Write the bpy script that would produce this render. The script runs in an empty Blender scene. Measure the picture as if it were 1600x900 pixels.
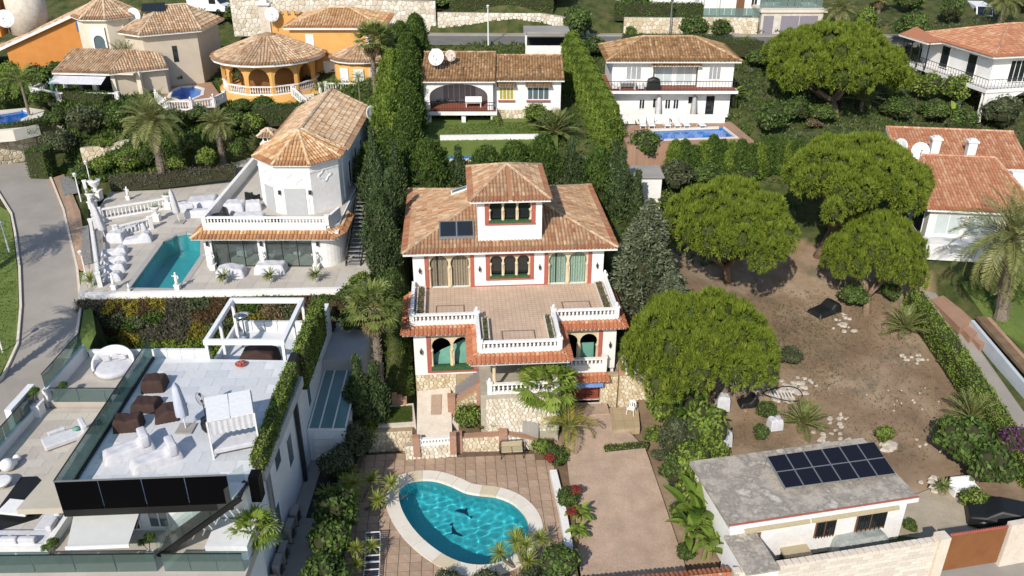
import bpy,bmesh,math,random
import numpy as np
from mathutils import Vector,Matrix
# ---------------------------------------------------------------- camera, sky, sun, exposure
scene = bpy.context.scene
COL = scene.collection
FPX,PITCH,CAMZ = 1330.0,math.radians(27.0),33.5      # focal length in photo pixels, tilt, height over the pool deck
cd = bpy.data.cameras.new('camera'); cam = bpy.data.objects.new('camera',cd); COL.objects.link(cam)
cam.location = (0,0,CAMZ); cam.rotation_euler = (math.pi/2 - PITCH,0,0)
cd.sensor_width = 36; cd.lens = 36*FPX/1600; cd.clip_start = 0.5; cd.clip_end = 2000
scene.camera = cam
SUN_EL,SUN_AZ = math.radians(37),math.radians(21)      # the sun stands behind the camera, a little to its left
world = bpy.data.worlds.new('World'); scene.world = world; world.use_nodes = True
wn = world.node_tree.nodes; wl = world.node_tree.links
sky = wn.new('ShaderNodeTexSky'); sky.sky_type = 'NISHITA'; sky.sun_disc = False
sky.sun_elevation = SUN_EL; sky.sun_rotation = math.pi + SUN_AZ
sky.air_density = 1.0; sky.dust_density = 0.6; sky.ozone_density = 1.0
wl.new(sky.outputs[0],wn['Background'].inputs[0]); wn['Background'].inputs[1].default_value = 0.14
sd = bpy.data.lights.new('sun','SUN'); sun = bpy.data.objects.new('sun',sd); COL.objects.link(sun)
sd.energy = 4.3; sd.angle = math.radians(0.53); sd.color = (1.0,0.93,0.83)
sun.rotation_euler = Vector((math.sin(SUN_AZ)*math.cos(SUN_EL),math.cos(SUN_AZ)*math.cos(SUN_EL),-math.sin(SUN_EL))).to_track_quat('-Z','Y').to_euler()
sun.location = (-10,-30,60)
vs = scene.view_settings; vs.view_transform = 'Standard'; vs.look = 'None'; vs.exposure = 0.14; vs.gamma = 1.0; vs.use_curve_mapping = False
scene.cycles.max_bounces = 7; scene.cycles.diffuse_bounces = 3; scene.cycles.glossy_bounces = 3
scene.cycles.transmission_bounces = 5; scene.cycles.transparent_max_bounces = 10
scene.cycles.use_denoising = True
# ---------------------------------------------------------------- helpers
R = math.radians
def at(px,py,z):
    """photo pixel + real height -> point in the place"""
    a = (px-800)/FPX; b = (450-py)/FPX
    d = (a,math.cos(PITCH)+b*math.sin(PITCH),-math.sin(PITCH)+b*math.cos(PITCH))
    t = (z-CAMZ)/d[2]
    return Vector((d[0]*t,d[1]*t,z))
def tag(o,label=None,cat=None,group=None,kind=None):
    if label: o['label'] = label
    if cat: o['category'] = cat
    if group: o['group'] = group
    if kind: o['kind'] = kind
    return o
def link(name,data,parent=None,loc=None,rz=0,scale=None):
    o = bpy.data.objects.new(name,data); COL.objects.link(o)
    if parent: o.parent = parent
    if loc is not None: o.location = loc
    if rz: o.rotation_euler = (0,0,rz)
    if scale is not None: o.scale = scale if hasattr(scale,'__len__') else (scale,)*3
    return o
def thing(name,label,cat,loc=(0,0,0),rz=0,group=None):
    return tag(link(name,None,None,loc,rz),label,cat,group)
class MB:
    """collects vertices and faces in one mesh"""
    def __init__(s): s.v = []; s.f = []
    def add(s,V,F):
        n = len(s.v); s.v += [tuple(p) for p in V]; s.f += [tuple(i+n for i in f) for f in F]; return s
    def box(s,x0,y0,z0,x1,y1,z1):
        return s.add([(x0,y0,z0),(x1,y0,z0),(x1,y1,z0),(x0,y1,z0),(x0,y0,z1),(x1,y0,z1),(x1,y1,z1),(x0,y1,z1)],
                     [(0,3,2,1),(4,5,6,7),(0,1,5,4),(1,2,6,5),(2,3,7,6),(3,0,4,7)])
    def obox(s,c,hx,hy,z0,z1,rz=0):
        ca,sa = math.cos(rz),math.sin(rz)
        P = [(c[0]+x*ca-y*sa,c[1]+x*sa+y*ca) for x,y in ((-hx,-hy),(hx,-hy),(hx,hy),(-hx,hy))]
        return s.prism(P,z0,z1)
    def prism(s,P,z0,z1):
        a = sum(P[i][0]*P[(i+1) % len(P)][1]-P[(i+1) % len(P)][0]*P[i][1] for i in range(len(P)))
        if a < 0: P = P[::-1]
        n = len(P); z0f = z0 if callable(z0) else (lambda i: z0); z1f = z1 if callable(z1) else (lambda i: z1)
        V = [(p[0],p[1],z0f(p)) for p in P]+[(p[0],p[1],z1f(p)) for p in P]
        return s.add(V,[tuple(range(n))[::-1],tuple(range(n,2*n))]+[(i,(i+1) % n,n+(i+1) % n,n+i) for i in range(n)])
    def bar(s,A,B,w,h,up=(0,0,1)):
        """square bar from A to B: w across, h along up"""
        A = Vector(A); B = Vector(B); d = (B-A).normalized(); u = Vector(up)
        if abs(d.dot(u)) > .98: u = Vector((0,1,0))
        x = d.cross(u).normalized()*(w/2); u = x.cross(d).normalized()*(h/2)
        V = [A-x-u,A+x-u,A+x+u,A-x+u,B-x-u,B+x-u,B+x+u,B-x+u]
        return s.add(V,[(3,2,1,0),(4,5,6,7),(0,1,5,4),(1,2,6,5),(2,3,7,6),(3,0,4,7)])
    def tube(s,pts,r,n=6):
        pts = [Vector(p) for p in pts]; m = len(pts); rr = r if hasattr(r,'__len__') else [r]*m
        V = []; F = []
        for i,p in enumerate(pts):
            d = (pts[min(i+1,m-1)]-pts[max(i-1,0)]).normalized()
            u = Vector((0,0,1)) if abs(d.z) < .9 else Vector((1,0,0))
            x = d.cross(u).normalized(); y = x.cross(d)
            V += [p+(x*math.cos(2*math.pi*k/n)+y*math.sin(2*math.pi*k/n))*rr[i] for k in range(n)]
        for i in range(m-1):
            F += [(i*n+k,i*n+(k+1) % n,(i+1)*n+(k+1) % n,(i+1)*n+k) for k in range(n)]
        F += [tuple(range(n))[::-1],tuple(range((m-1)*n,m*n))]
        return s.add(V,F)
    def lathe(s,prof,c=(0,0,0),n=10):
        V = []; F = []; m = len(prof)
        for r,z in prof:
            V += [(c[0]+r*math.cos(2*math.pi*k/n),c[1]+r*math.sin(2*math.pi*k/n),c[2]+z) for k in range(n)]
        for i in range(m-1):
            F += [(i*n+k,i*n+(k+1) % n,(i+1)*n+(k+1) % n,(i+1)*n+k) for k in range(n)]
        F += [tuple(range(n))[::-1],tuple(range((m-1)*n,m*n))]
        return s.add(V,F)
    def mesh(s,name,m=None,smooth=False):
        me = bpy.data.meshes.new(name); me.from_pydata(s.v,[],s.f); me.update()
        if m: me.materials.append(m)
        if smooth:
            me.polygons.foreach_set('use_smooth',[True]*len(me.polygons))
        return me
    def build(s,name,m,parent=None,smooth=False,loc=None,rz=0,bevel=0):
        o = link(name,s.mesh(name,m,smooth),parent,loc,rz)
        if bevel:
            b = o.modifiers.new('bevel','BEVEL'); b.width = bevel; b.segments = 2; b.limit_method = 'ANGLE'
        return o
def npmesh(name,V,F,m,tint=None,smooth=False):
    """fast mesh from numpy arrays, V (N,3), F (M,k); tint is one float per vertex"""
    me = bpy.data.meshes.new(name); V = np.ascontiguousarray(V,dtype=np.float32); F = np.ascontiguousarray(F,dtype=np.int32)
    k = F.shape[1]
    me.vertices.add(len(V)); me.vertices.foreach_set('co',V.ravel())
    me.loops.add(F.size); me.loops.foreach_set('vertex_index',F.ravel())
    me.polygons.add(len(F)); me.polygons.foreach_set('loop_start',np.arange(0,F.size,k,dtype=np.int32))
    if smooth: me.polygons.foreach_set('use_smooth',np.ones(len(F),dtype=bool))
    me.update(calc_edges=True)
    if tint is not None:
        a = me.attributes.new('tint','FLOAT','POINT'); a.data.foreach_set('value',np.ascontiguousarray(tint,dtype=np.float32))
    me.materials.append(m)
    return me
def copy_tree(o,parent=None):
    c = o.copy(); COL.objects.link(c); c.parent = parent
    for ch in [x for x in CHILDREN.get(o.name,[])]: copy_tree(ch,c)
    return c
CHILDREN = {}
def own(root):
    """remember the children of a thing so that copies are quick"""
    for o in root.children: CHILDREN.setdefault(root.name,[]).append(o); own(o)
    return root
# ---------------------------------------------------------------- materials
MATS = {}
def lin(h):
    h = h.lstrip('#'); c = [int(h[i:i+2],16)/255 for i in (0,2,4)]
    return tuple((x/12.92 if x <= .04045 else ((x+.055)/1.055)**2.4) for x in c)+(1,)
def newmat(name):
    m = bpy.data.materials.new(name); m.use_nodes = True; MATS[name] = m
    nt = m.node_tree; return m,nt,nt.nodes,nt.links,nt.nodes['Principled BSDF']
def ramp(n,stops):
    r = n.new('ShaderNodeValToRGB'); e = r.color_ramp.elements
    while len(e) < len(stops): e.new(.5)
    for i,(p,c) in enumerate(stops): e[i].position = p; e[i].color = c if len(c) == 4 else tuple(c)+(1,)
    return r
def surf(name,c1,c2=None,scale=3,rough=.8,bump=0,bscale=None,detail=4,spec=.3,metal=0,c3=None,fine=None,lo=.35,hi=.68):
    """a plain surface with two noise tones, an optional stain tone and fine relief"""
    m,nt,n,l,b = newmat(name)
    c1 = c1 if len(c1) == 4 else tuple(c1)+(1,)
    b.inputs['Roughness'].default_value = rough; b.inputs['Specular IOR Level'].default_value = spec; b.inputs['Metallic'].default_value = metal
    tc = n.new('ShaderNodeTexCoord')
    if c2 is None: c2 = tuple(x*.86 for x in c1[:3])+(1,)
    nz = n.new('ShaderNodeTexNoise'); nz.inputs['Scale'].default_value = scale; nz.inputs['Detail'].default_value = detail; nz.inputs['Roughness'].default_value = .62
    l.new(tc.outputs['Object'],nz.inputs['Vector'])
    st = [(lo,c1),(hi,c2)]
    if c3 is not None: st.append((min(.98,hi+.12),c3))
    r = ramp(n,st); l.new(nz.outputs['Fac'],r.inputs[0]); out = r.outputs[0]
    if fine:
        nf = n.new('ShaderNodeTexNoise'); nf.inputs['Scale'].default_value = fine[0]; nf.inputs['Detail'].default_value = 3
        l.new(tc.outputs['Object'],nf.inputs['Vector'])
        mr = n.new('ShaderNodeMapRange'); mr.inputs['From Min'].default_value = .3; mr.inputs['From Max'].default_value = .7
        mr.inputs['To Min'].default_value = 1-fine[1]; mr.inputs['To Max'].default_value = 1+fine[1]
        l.new(nf.outputs['Fac'],mr.inputs['Value'])
        mx = n.new('ShaderNodeMix'); mx.data_type = 'RGBA'; mx.blend_type = 'MULTIPLY'; mx.inputs[0].default_value = 1
        l.new(out,mx.inputs[6]); l.new(mr.outputs[0],mx.inputs[7]); out = mx.outputs[2]
    l.new(out,b.inputs['Base Color'])
    if bump:
        nb = n.new('ShaderNodeTexNoise'); nb.inputs['Scale'].default_value = bscale or scale*6; nb.inputs['Detail'].default_value = 3
        l.new(tc.outputs['Object'],nb.inputs['Vector'])
        bp = n.new('ShaderNodeBump'); bp.inputs['Strength'].default_value = bump; bp.inputs['Distance'].default_value = .03
        l.new(nb.outputs['Fac'],bp.inputs['Height']); l.new(bp.outputs[0],b.inputs['Normal'])
    return m
def tinted(name,stops,rough=.8,spec=.2,noise=None,translucent=0,coord='Object'):
    """colour by the per-piece 'tint' attribute (each tile, stone or leaf has its own), plus noise wear; transl. for leaves"""
    m,nt,n,l,b = newmat(name)
    a = n.new('ShaderNodeAttribute'); a.attribute_name = 'tint'
    r = ramp(n,stops); l.new(a.outputs['Fac'],r.inputs[0]); out = r.outputs[0]
    if noise:
        tc = n.new('ShaderNodeTexCoord'); nz = n.new('ShaderNodeTexNoise'); nz.inputs['Scale'].default_value = noise[0]; nz.inputs['Detail'].default_value = 5
        l.new(tc.outputs['Object'],nz.inputs['Vector'])
        rr = ramp(n,[(noise[2],(0,0,0,1)),(noise[3],(1,1,1,1))]); l.new(nz.outputs['Fac'],rr.inputs[0])
        mx = n.new('ShaderNodeMix'); mx.data_type = 'RGBA'
        l.new(rr.outputs[0],mx.inputs[0]); l.new(out,mx.inputs[6]); mx.inputs[7].default_value = noise[1]; out = mx.outputs[2]
    l.new(out,b.inputs['Base Color']); b.inputs['Roughness'].default_value = rough; b.inputs['Specular IOR Level'].default_value = spec
    if translucent:
        t = n.new('ShaderNodeBsdfTranslucent'); l.new(out,t.inputs[0])
        ms = n.new('ShaderNodeMixShader'); ms.inputs[0].default_value = translucent
        l.new(b.outputs[0],ms.inputs[1]); l.new(t.outputs[0],ms.inputs[2]); l.new(ms.outputs[0],n['Material Output'].inputs[0])
    return m
def glassmat(name,col,opacity=.5,rough=.03):
    """thin glass: part see-through, part mirror"""
    m,nt,n,l,b = newmat(name)
    tr = n.new('ShaderNodeBsdfTransparent'); tr.inputs[0].default_value = col
    gl = n.new('ShaderNodeBsdfGlossy'); gl.inputs['Roughness'].default_value = rough; gl.inputs[0].default_value = (.9,.95,.95,1)
    fr = n.new('ShaderNodeLayerWeight'); pw_ = n.new('ShaderNodeMath'); pw_.operation = 'POWER'; pw_.inputs[1].default_value = 3.5; l.new(fr.outputs['Facing'],pw_.inputs[0])
    mr = n.new('ShaderNodeMapRange'); mr.inputs['To Min'].default_value = .06; mr.inputs['To Max'].default_value = .7
    l.new(pw_.outputs[0],mr.inputs['Value'])
    ms = n.new('ShaderNodeMixShader'); l.new(mr.outputs[0],ms.inputs[0]); l.new(tr.outputs[0],ms.inputs[1]); l.new(gl.outputs[0],ms.inputs[2])
    b.inputs['Base Color'].default_value = tuple(x*.35 for x in col[:3])+(1,); b.inputs['Roughness'].default_value = .08
    m2 = n.new('ShaderNodeMixShader'); m2.inputs[0].default_value = opacity
    l.new(ms.outputs[0],m2.inputs[1]); l.new(b.outputs[0],m2.inputs[2]); l.new(m2.outputs[0],n['Material Output'].inputs[0])
    return m
def plain(name,col,rough=.5,spec=.4,metal=0):
    m,nt,n,l,b = newmat(name)
    col = col if len(col) == 4 else tuple(col)+(1,)
    tc = n.new('ShaderNodeTexCoord'); nz = n.new('ShaderNodeTexNoise'); nz.inputs['Scale'].default_value = 6
    l.new(tc.outputs['Object'],nz.inputs['Vector'])
    r = ramp(n,[(.3,tuple(x*.9 for x in col[:3])),(.7,col)]); l.new(nz.outputs['Fac'],r.inputs[0]); l.new(r.outputs[0],b.inputs['Base Color'])
    b.inputs['Roughness'].default_value = rough; b.inputs['Specular IOR Level'].default_value = spec; b.inputs['Metallic'].default_value = metal
    return m
M = {}
M['white'] = surf('white_plaster',(.79,.78,.76),(.71,.69,.66),.55,.85,bump=.08,bscale=25,fine=(5,.06),c3=(.62,.60,.56))
M['white2'] = surf('white_render_cool',(.72,.73,.74),(.64,.65,.66),.5,.8,fine=(4,.05))
M['whitepaint'] = plain('white_paint',(.80,.80,.79),.5)
M['cream'] = surf('cream_stucco',(.62,.52,.36),(.54,.44,.29),4,.85,bump=.15,bscale=40)
M['redtrim'] = surf('terracotta_red_paint',(.40,.115,.085),(.33,.09,.07),2,.8)
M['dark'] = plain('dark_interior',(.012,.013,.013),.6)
M['orange'] = surf('orange_render',(.58,.245,.065),(.52,.21,.05),.8,.85,fine=(10,.04))
M['orange2'] = surf('pale_orange_render',(.66,.37,.12),(.60,.33,.10),.8,.85,fine=(10,.04))
M['beige'] = surf('beige_render',(.55,.48,.38),(.50,.43,.34),.8,.85)
M['iron'] = plain('black_iron',(.02,.02,.022),.45,.5)
M['greymetal'] = plain('grey_metal',(.35,.36,.37),.35,.5,.6)
M['steel'] = plain('steel',(.6,.6,.6),.25,.5,1)
M['glassdark'] = plain('dark_window_glass',(.015,.02,.022),.04,.8)
M['glassblue'] = plain('pale_window_glass',(.10,.14,.16),.05,.8)
M['rail_glass'] = glassmat('smoked_glass',(.45,.60,.58,1),.35)
M['clear_glass'] = glassmat('clear_glass',(.80,.88,.87,1),.12)
M['black_glass'] = plain('black_glass',(.003,.003,.004),.25,.06)
M['curtain_g'] = surf('green_curtain',(.28,.38,.31),(.17,.25,.20),9,.9)
M['curtain_b'] = surf('beige_curtain',(.29,.25,.18),(.19,.16,.12),9,.9)
M['grille'] = surf('green_tiles',(.05,.12,.05),(.03,.07,.03),8,.5)
M['paleshade'] = surf('white_shutter',(.74,.74,.73),(.68,.68,.68),3,.6)
tile_stops = [(0,(.27,.095,.052)),(.35,(.36,.205,.115)),(.7,(.46,.31,.19)),(1,(.57,.44,.30))]
M['tile'] = tinted('terracotta_roof_tiles',tile_stops,.85,.15,noise=(1.1,(.27,.19,.12,1),.50,.75))
M['tile_pale'] = tinted('weathered_pale_roof_tiles',[(0,(.20,.11,.06)),(.3,(.42,.26,.15)),(.65,(.56,.41,.27)),(1,(.68,.56,.42))],.88,.12,noise=(.9,(.30,.24,.17,1),.52,.78))
M['tile_brown'] = tinted('brown_lichen_roof_tiles',[(0,(.14,.075,.035)),(.4,(.32,.185,.09)),(.75,(.44,.28,.15)),(1,(.58,.42,.27))],.88,.12,noise=(2.2,(.13,.09,.05,1),.50,.72))
M['tile_red'] = tinted('new_red_roof_tiles',[(0,(.34,.125,.065)),(.5,(.47,.225,.125)),(1,(.60,.40,.26))],.8,.2,noise=(1.5,(.36,.17,.10,1),.5,.75))
M['stone'] = tinted('cream_rubble_stone',[(0,(.48,.38,.24)),(.5,(.60,.52,.38)),(1,(.70,.64,.52))],.9,.15,noise=(5,(.36,.28,.17,1),.56,.8))
M['mortar'] = surf('ochre_mortar',(.40,.31,.19),(.32,.24,.14),3,.95)
M['mortar_pale'] = surf('pale_mortar',(.42,.38,.31),(.34,.30,.24),3,.95)
M['brick'] = surf('pinkish_brick_coping',(.40,.235,.165),(.32,.18,.12),7,.9,fine=(30,.15))
M['travertine'] = surf('pale_travertine',(.68,.61,.52),(.60,.51,.41),1.6,.7,fine=(9,.08))
M['concrete'] = surf('grey_concrete',(.34,.32,.29),(.27,.255,.23),.5,.9,fine=(20,.06))
M['asphalt'] = surf('grey_asphalt',(.17,.165,.16),(.14,.135,.13),.6,.9,fine=(40,.1))
M['roadpale'] = surf('pale_worn_driveway',(.33,.30,.265),(.27,.245,.215),.35,.9,fine=(25,.06))
M['marble'] = surf('white_marble_paving',(.70,.71,.72),(.60,.62,.64),1.2,.35,spec=.4,fine=(5,.05))
M['fabric_w'] = surf('white_fabric',(.60,.60,.62),(.50,.50,.53),3,.9,bump=.4,bscale=6)
M['fabric_br'] = surf('dark_brown_cover',(.055,.030,.024),(.042,.023,.018),4,.8,bump=.25,bscale=6)
M['fabric_gr'] = surf('grey_green_tarpaulin',(.36,.38,.35),(.24,.27,.26),5,.7,bump=.5,bscale=4)
M['black'] = plain('black_plastic',(.012,.012,.013),.5)
M['soil'] = surf('brown_soil',(.13,.085,.05),(.20,.14,.085),1.5,.95,bump=.5,bscale=12)
M['bark'] = surf('brown_bark',(.16,.105,.07),(.26,.18,.125),5,.95,bump=.8,bscale=14)
M['bark_grey'] = surf('grey_palm_bark',(.22,.185,.145),(.14,.11,.08),7,.95,bump=.9,bscale=16)
M['wood'] = surf('brown_wood',(.20,.10,.05),(.15,.075,.035),6,.7)
M['rust'] = surf('brown_painted_steel',(.235,.098,.038),(.20,.08,.03),1.2,.55)
M['cells'] = plain('solar_cells',(.010,.011,.018),.18,.35); M['yardconc'] = surf('buff_yard',(.42,.36,.27),(.33,.28,.21),.7,.9,fine=(12,.12)); M['bluewall'] = surf('pale_blue_render',(.46,.50,.54),(.40,.44,.49),1,.85)
M['garagegrey'] = plain('grey_garage_door',(.24,.22,.25),.5); M['greenglass'] = glassmat('pale_green_glass',(.62,.80,.76,1),.45); M['redpave'] = plain('redpave0',(.4,.24,.16))
# ---------------------------------------------------------------- builders: tiled roofs
rng = np.random.default_rng(7)
def tile_cells(poly,pitch=.24,L=.42,lift=.02):
    """real barrel tiles over one convex roof plane; poly[0]->poly[1] is the eave. returns V,F,tint"""
    P = [np.array(p,float) for p in poly]
    e = P[1]-P[0]; e /= np.linalg.norm(e)
    n = np.cross(e,P[-1]-P[0]); n /= np.linalg.norm(n)
    if n[2] < 0: n = -n
    s = np.cross(n,e)
    if s[2] < 0: s = -s
    Q = [((p-P[0])@e,(p-P[0])@s) for p in P]
    c0 = min(q[0] for q in Q); c1 = max(q[0] for q in Q)
    N = max(1,round((c1-c0)/pitch)); pp = (c1-c0)/N
    Vs,ts = [],[]
    ang = np.linspace(0,math.pi,5); r = pp*.40
    for k in range(N):
        c = c0+(k+.5)*pp; xs = []
        for i in range(len(Q)):
            (a0,b0),(a1,b1) = Q[i],Q[(i+1) % len(Q)]
            if (a0-c)*(a1-c) < 0: xs.append(b0+(b1-b0)*(c-a0)/(a1-a0))
        if len(xs) < 2: continue
        s0,s1 = min(xs),max(xs)
        if s1-s0 < .08: continue
        m = max(1,math.ceil((s1-s0)/L)); col_t = rng.normal(0,.06)
        for j in range(m):
            a = s0+j*L-(.10 if j == 0 else .05); b = min(s0+(j+1)*L,s1)
            if b-a < .06: continue
            h0,h1 = lift+.045+rng.normal(0,.006),lift+.012
            base = P[0]+e*(c+rng.normal(0,.008))
            ring0 = [base+s*a+e*(-math.cos(t)*r*1.06)+n*(h0-.02+math.sin(t)*r*.85) for t in ang]
            ring1 = [base+s*b+e*(-math.cos(t)*r*.86)+n*(h1-.02+math.sin(t)*r*.72) for t in ang]
            Vs.append(np.array(ring0+ring1)); ts.append(min(1,max(0,rng.beta(2.2,2.2)*.8+.12+col_t)) if j else rng.uniform(0,.25))
    if not Vs: return np.zeros((0,3)),np.zeros((0,4),int),np.zeros(0)
    V = np.concatenate(Vs); k = len(Vs)
    f = np.array([(i,i+1,i+6,i+5) for i in range(4)]+[(0,1,2,3),(0,3,4,4)][:1])
    f = np.array([(i,i+1,i+6,i+5) for i in range(4)]+[(4,3,1,0)])
    F = (f[None]+(np.arange(k)*10)[:,None,None]).reshape(-1,4)
    return V,F,np.repeat(np.array(ts),10)
def ridge_cells(A,B,r=.13,L=.4,lift=.06):
    A = np.array(A,float); B = np.array(B,float); d = B-A; D = np.linalg.norm(d); d /= D
    x = np.cross(d,(0,0,1)); x /= np.linalg.norm(x); u = np.cross(x,d)
    if u[2] < 0: u = -u
    m = max(1,round(D/L)); l = D/m; Vs = []; ts = []; ang = np.linspace(0,math.pi,5)
    for j in range(m):
        a,b = A+d*(j*l-.04),A+d*((j+1)*l)
        Vs.append(np.array([a+x*math.cos(t)*r*1.08+u*(lift-.02+math.sin(t)*r) for t in ang]+[b+x*math.cos(t)*r*.88+u*(lift-.03+math.sin(t)*r*.85) for t in ang]))
        ts.append(min(1,rng.uniform(.5,1)))
    f = np.array([(i,i+1,i+6,i+5) for i in range(4)]+[(4,3,1,0)])
    F = (f[None]+(np.arange(m)*10)[:,None,None]).reshape(-1,4)
    return np.concatenate(Vs),F,np.repeat(np.array(ts),10)
def tiled_roof(parent,planes,ridges=(),mat='tile',fascia=.16,fmat='white',pitch=.24,L=.42,name='roof',under=True):
    """a roof part: deck slab with a fascia, and a sub-part holding its barrel tiles (too small to pick apart)"""
    mb = MB()
    for poly in planes:
        n = len(poly); P = [Vector(p) for p in poly]; Lo = [p-Vector((0,0,fascia)) for p in P]
        mb.add(P+Lo,[tuple(range(n)),tuple(range(n,2*n))[::-1]]+[(i,n+i,n+(i+1) % n,(i+1) % n) for i in range(n)])
    ro = mb.build(name,M[fmat],parent)
    Vs,Fs,ts = [],[],[]; off = 0
    for poly in planes:
        P = np.array(poly,float)
        nn = np.cross(P[1]-P[0],P[-1]-P[0]); nn /= np.linalg.norm(nn); nn = nn if nn[2] > 0 else -nn
        # the pan tiles: one sheet just over the deck
        k = len(P); c = P.mean(0)
        for i in range(1,k-1):
            Vs.append(np.array([P[0],P[i],P[i+1],P[i+1]])+nn*.012); Fs.append(np.array([[0,1,2,3]])+off); ts.append(np.full(4,.22)); off += 4
        V,F,t = tile_cells(poly,pitch,L); Vs.append(V); Fs.append(F+off); ts.append(t); off += len(V)
    for A,B in ridges:
        V,F,t = ridge_cells(A,B); Vs.append(V); Fs.append(F+off); ts.append(t); off += len(V)
    V = np.concatenate(Vs); F = np.concatenate(Fs); t = np.concatenate(ts)
    tri = [f for f in F]
    me = bpy.data.meshes.new('roof_tiles')
    me.from_pydata(V.tolist(),[],[tuple(dict.fromkeys(f.tolist())) for f in F]); me.update()
    a = me.attributes.new('tint','FLOAT','POINT'); a.data.foreach_set('value',t.astype(np.float32))
    me.materials.append(M[mat])
    tag(link('roof_tiles',me,ro),kind='stuff')
    return ro
def hip_planes(x0,y0,x1,y1,z,slope,gable_back=False):
    """hip roof on a rectangle -> planes, ridges"""
    w,d = x1-x0,y1-y0
    a,b,c,e = (x0,y0,z),(x1,y0,z),(x1,y1,z),(x0,y1,z)
    if w >= d:
        h = z+d/2*slope; r0,r1 = (x0+d/2,y0+d/2,h),(x1-d/2,y0+d/2,h)
        if w-d < .05: r1 = r0
        pl = [[a,b,r1,r0],[c,e,r0,r1],[e,a,r0],[b,c,r1]] if r0 != r1 else [[a,b,r0],[c,e,r0],[e,a,r0],[b,c,r0]]
    else:
        h = z+w/2*slope; r0,r1 = (x0+w/2,y0+w/2,h),(x0+w/2,y1-w/2,h)
        pl = [[a,b,r0],[c,e,r1],[e,a,r0,r1],[b,c,r1,r0]]
    rd = [(a,r0),(b,r1 if w >= d else r0),(c,r1),(e,r0 if w >= d else r1)]
    if r0 != r1: rd.append((r0,r1))
    return pl,rd
# ---------------------------------------------------------------- balustrades
BAL_PROF = [(.07,0),(.07,.05),(.045,.08),(.075,.22),(.08,.30),(.04,.46),(.04,.5),(.06,.54),(.06,.58)]
BAL_ME = MB().lathe(BAL_PROF,n=8).mesh('baluster',M['white'],True)
def balustrade(parent,A,B,h=.85,sp=.24,posts=(True,True),mat='white',single=True,finial=True,name='balustrade'):
    """rails and posts are the part, every baluster a sub-part (joined where it is too small to pick apart)"""
    A = Vector(A); B = Vector(B); d = B-A; L = Vector((d.x,d.y,0)).length; u = d.normalized()
    mb = MB(); up = Vector((0,0,1))
    mb.bar(A+up*.07,B+up*.07,.22,.14); mb.bar(A+up*(h-.06),B+up*(h-.06),.22,.12)
    rz = math.atan2(d.y,d.x)
    for P,on in ((A,posts[0]),(B,posts[1])):
        if on:
            mb.obox(P,.15,.15,P.z-.02,P.z+h+.06,rz); mb.obox(P,.19,.19,P.z+h+.06,P.z+h+.12,rz)
            if finial: mb.lathe([(.09,h+.12),(.05,h+.16),(.11,h+.25),(.09,h+.33),(.01,h+.42)],tuple(P),8)
    o = mb.build(name,M[mat],parent)
    n = max(1,round((L-.3)/sp)); s = (h-.26)/.58
    if single:
        for k in range(n):
            p = A+d*((.15+(k+.5)*(L-.3)/n)/L)
            link('baluster',BAL_ME,o,(p.x,p.y,p.z+.14),0,(1,1,s))
    else:
        b2 = MB()
        for k in range(n):
            p = A+d*((.15+(k+.5)*(L-.3)/n)/L)
            b2.lathe([(.06,.14),(.075,.14+.25*s),(.04,.14+.45*s),(.06,.14+.58*s)],tuple(p),6)
        tag(b2.build('balusters',M[mat],o,True),kind='stuff')
    return o
# ---------------------------------------------------------------- rubble stone faces
def voronoi_stones(w,h,size,seed):
    r = np.random.default_rng(seed); nx,ny = max(1,round(w/size)),max(1,round(h/size)); pts = []
    for j in range(-1,ny+1):
        for i in range(-1,nx+1):
            pts.append(((i+.5+r.uniform(-.38,.38)+(.5 if j % 2 else 0))*w/nx,(j+.5+r.uniform(-.38,.38))*h/ny))
    pts = np.array(pts); out = []
    for k,p in enumerate(pts):
        if not (-.3*size < p[0] < w+.3*size and -.3*size < p[1] < h+.3*size): continue
        poly = [(0,0),(w,0),(w,h),(0,h)]
        dd = ((pts-p)**2).sum(1)
        for q in pts[(dd > 0) & (dd < (size*3.2)**2)]:
            m = (p+q)/2; nrm = q-p; new = []
            for i in range(len(poly)):
                a,b = np.array(poly[i]),np.array(poly[(i+1) % len(poly)])
                da,db = (a-m)@nrm,(b-m)@nrm
                if da <= 0: new.append(tuple(a))
                if da*db < 0: new.append(tuple(a+(b-a)*da/(da-db)))
            poly = new
            if len(poly) < 3: break
        if len(poly) >= 3: out.append(np.array(poly))
    return out
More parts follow.
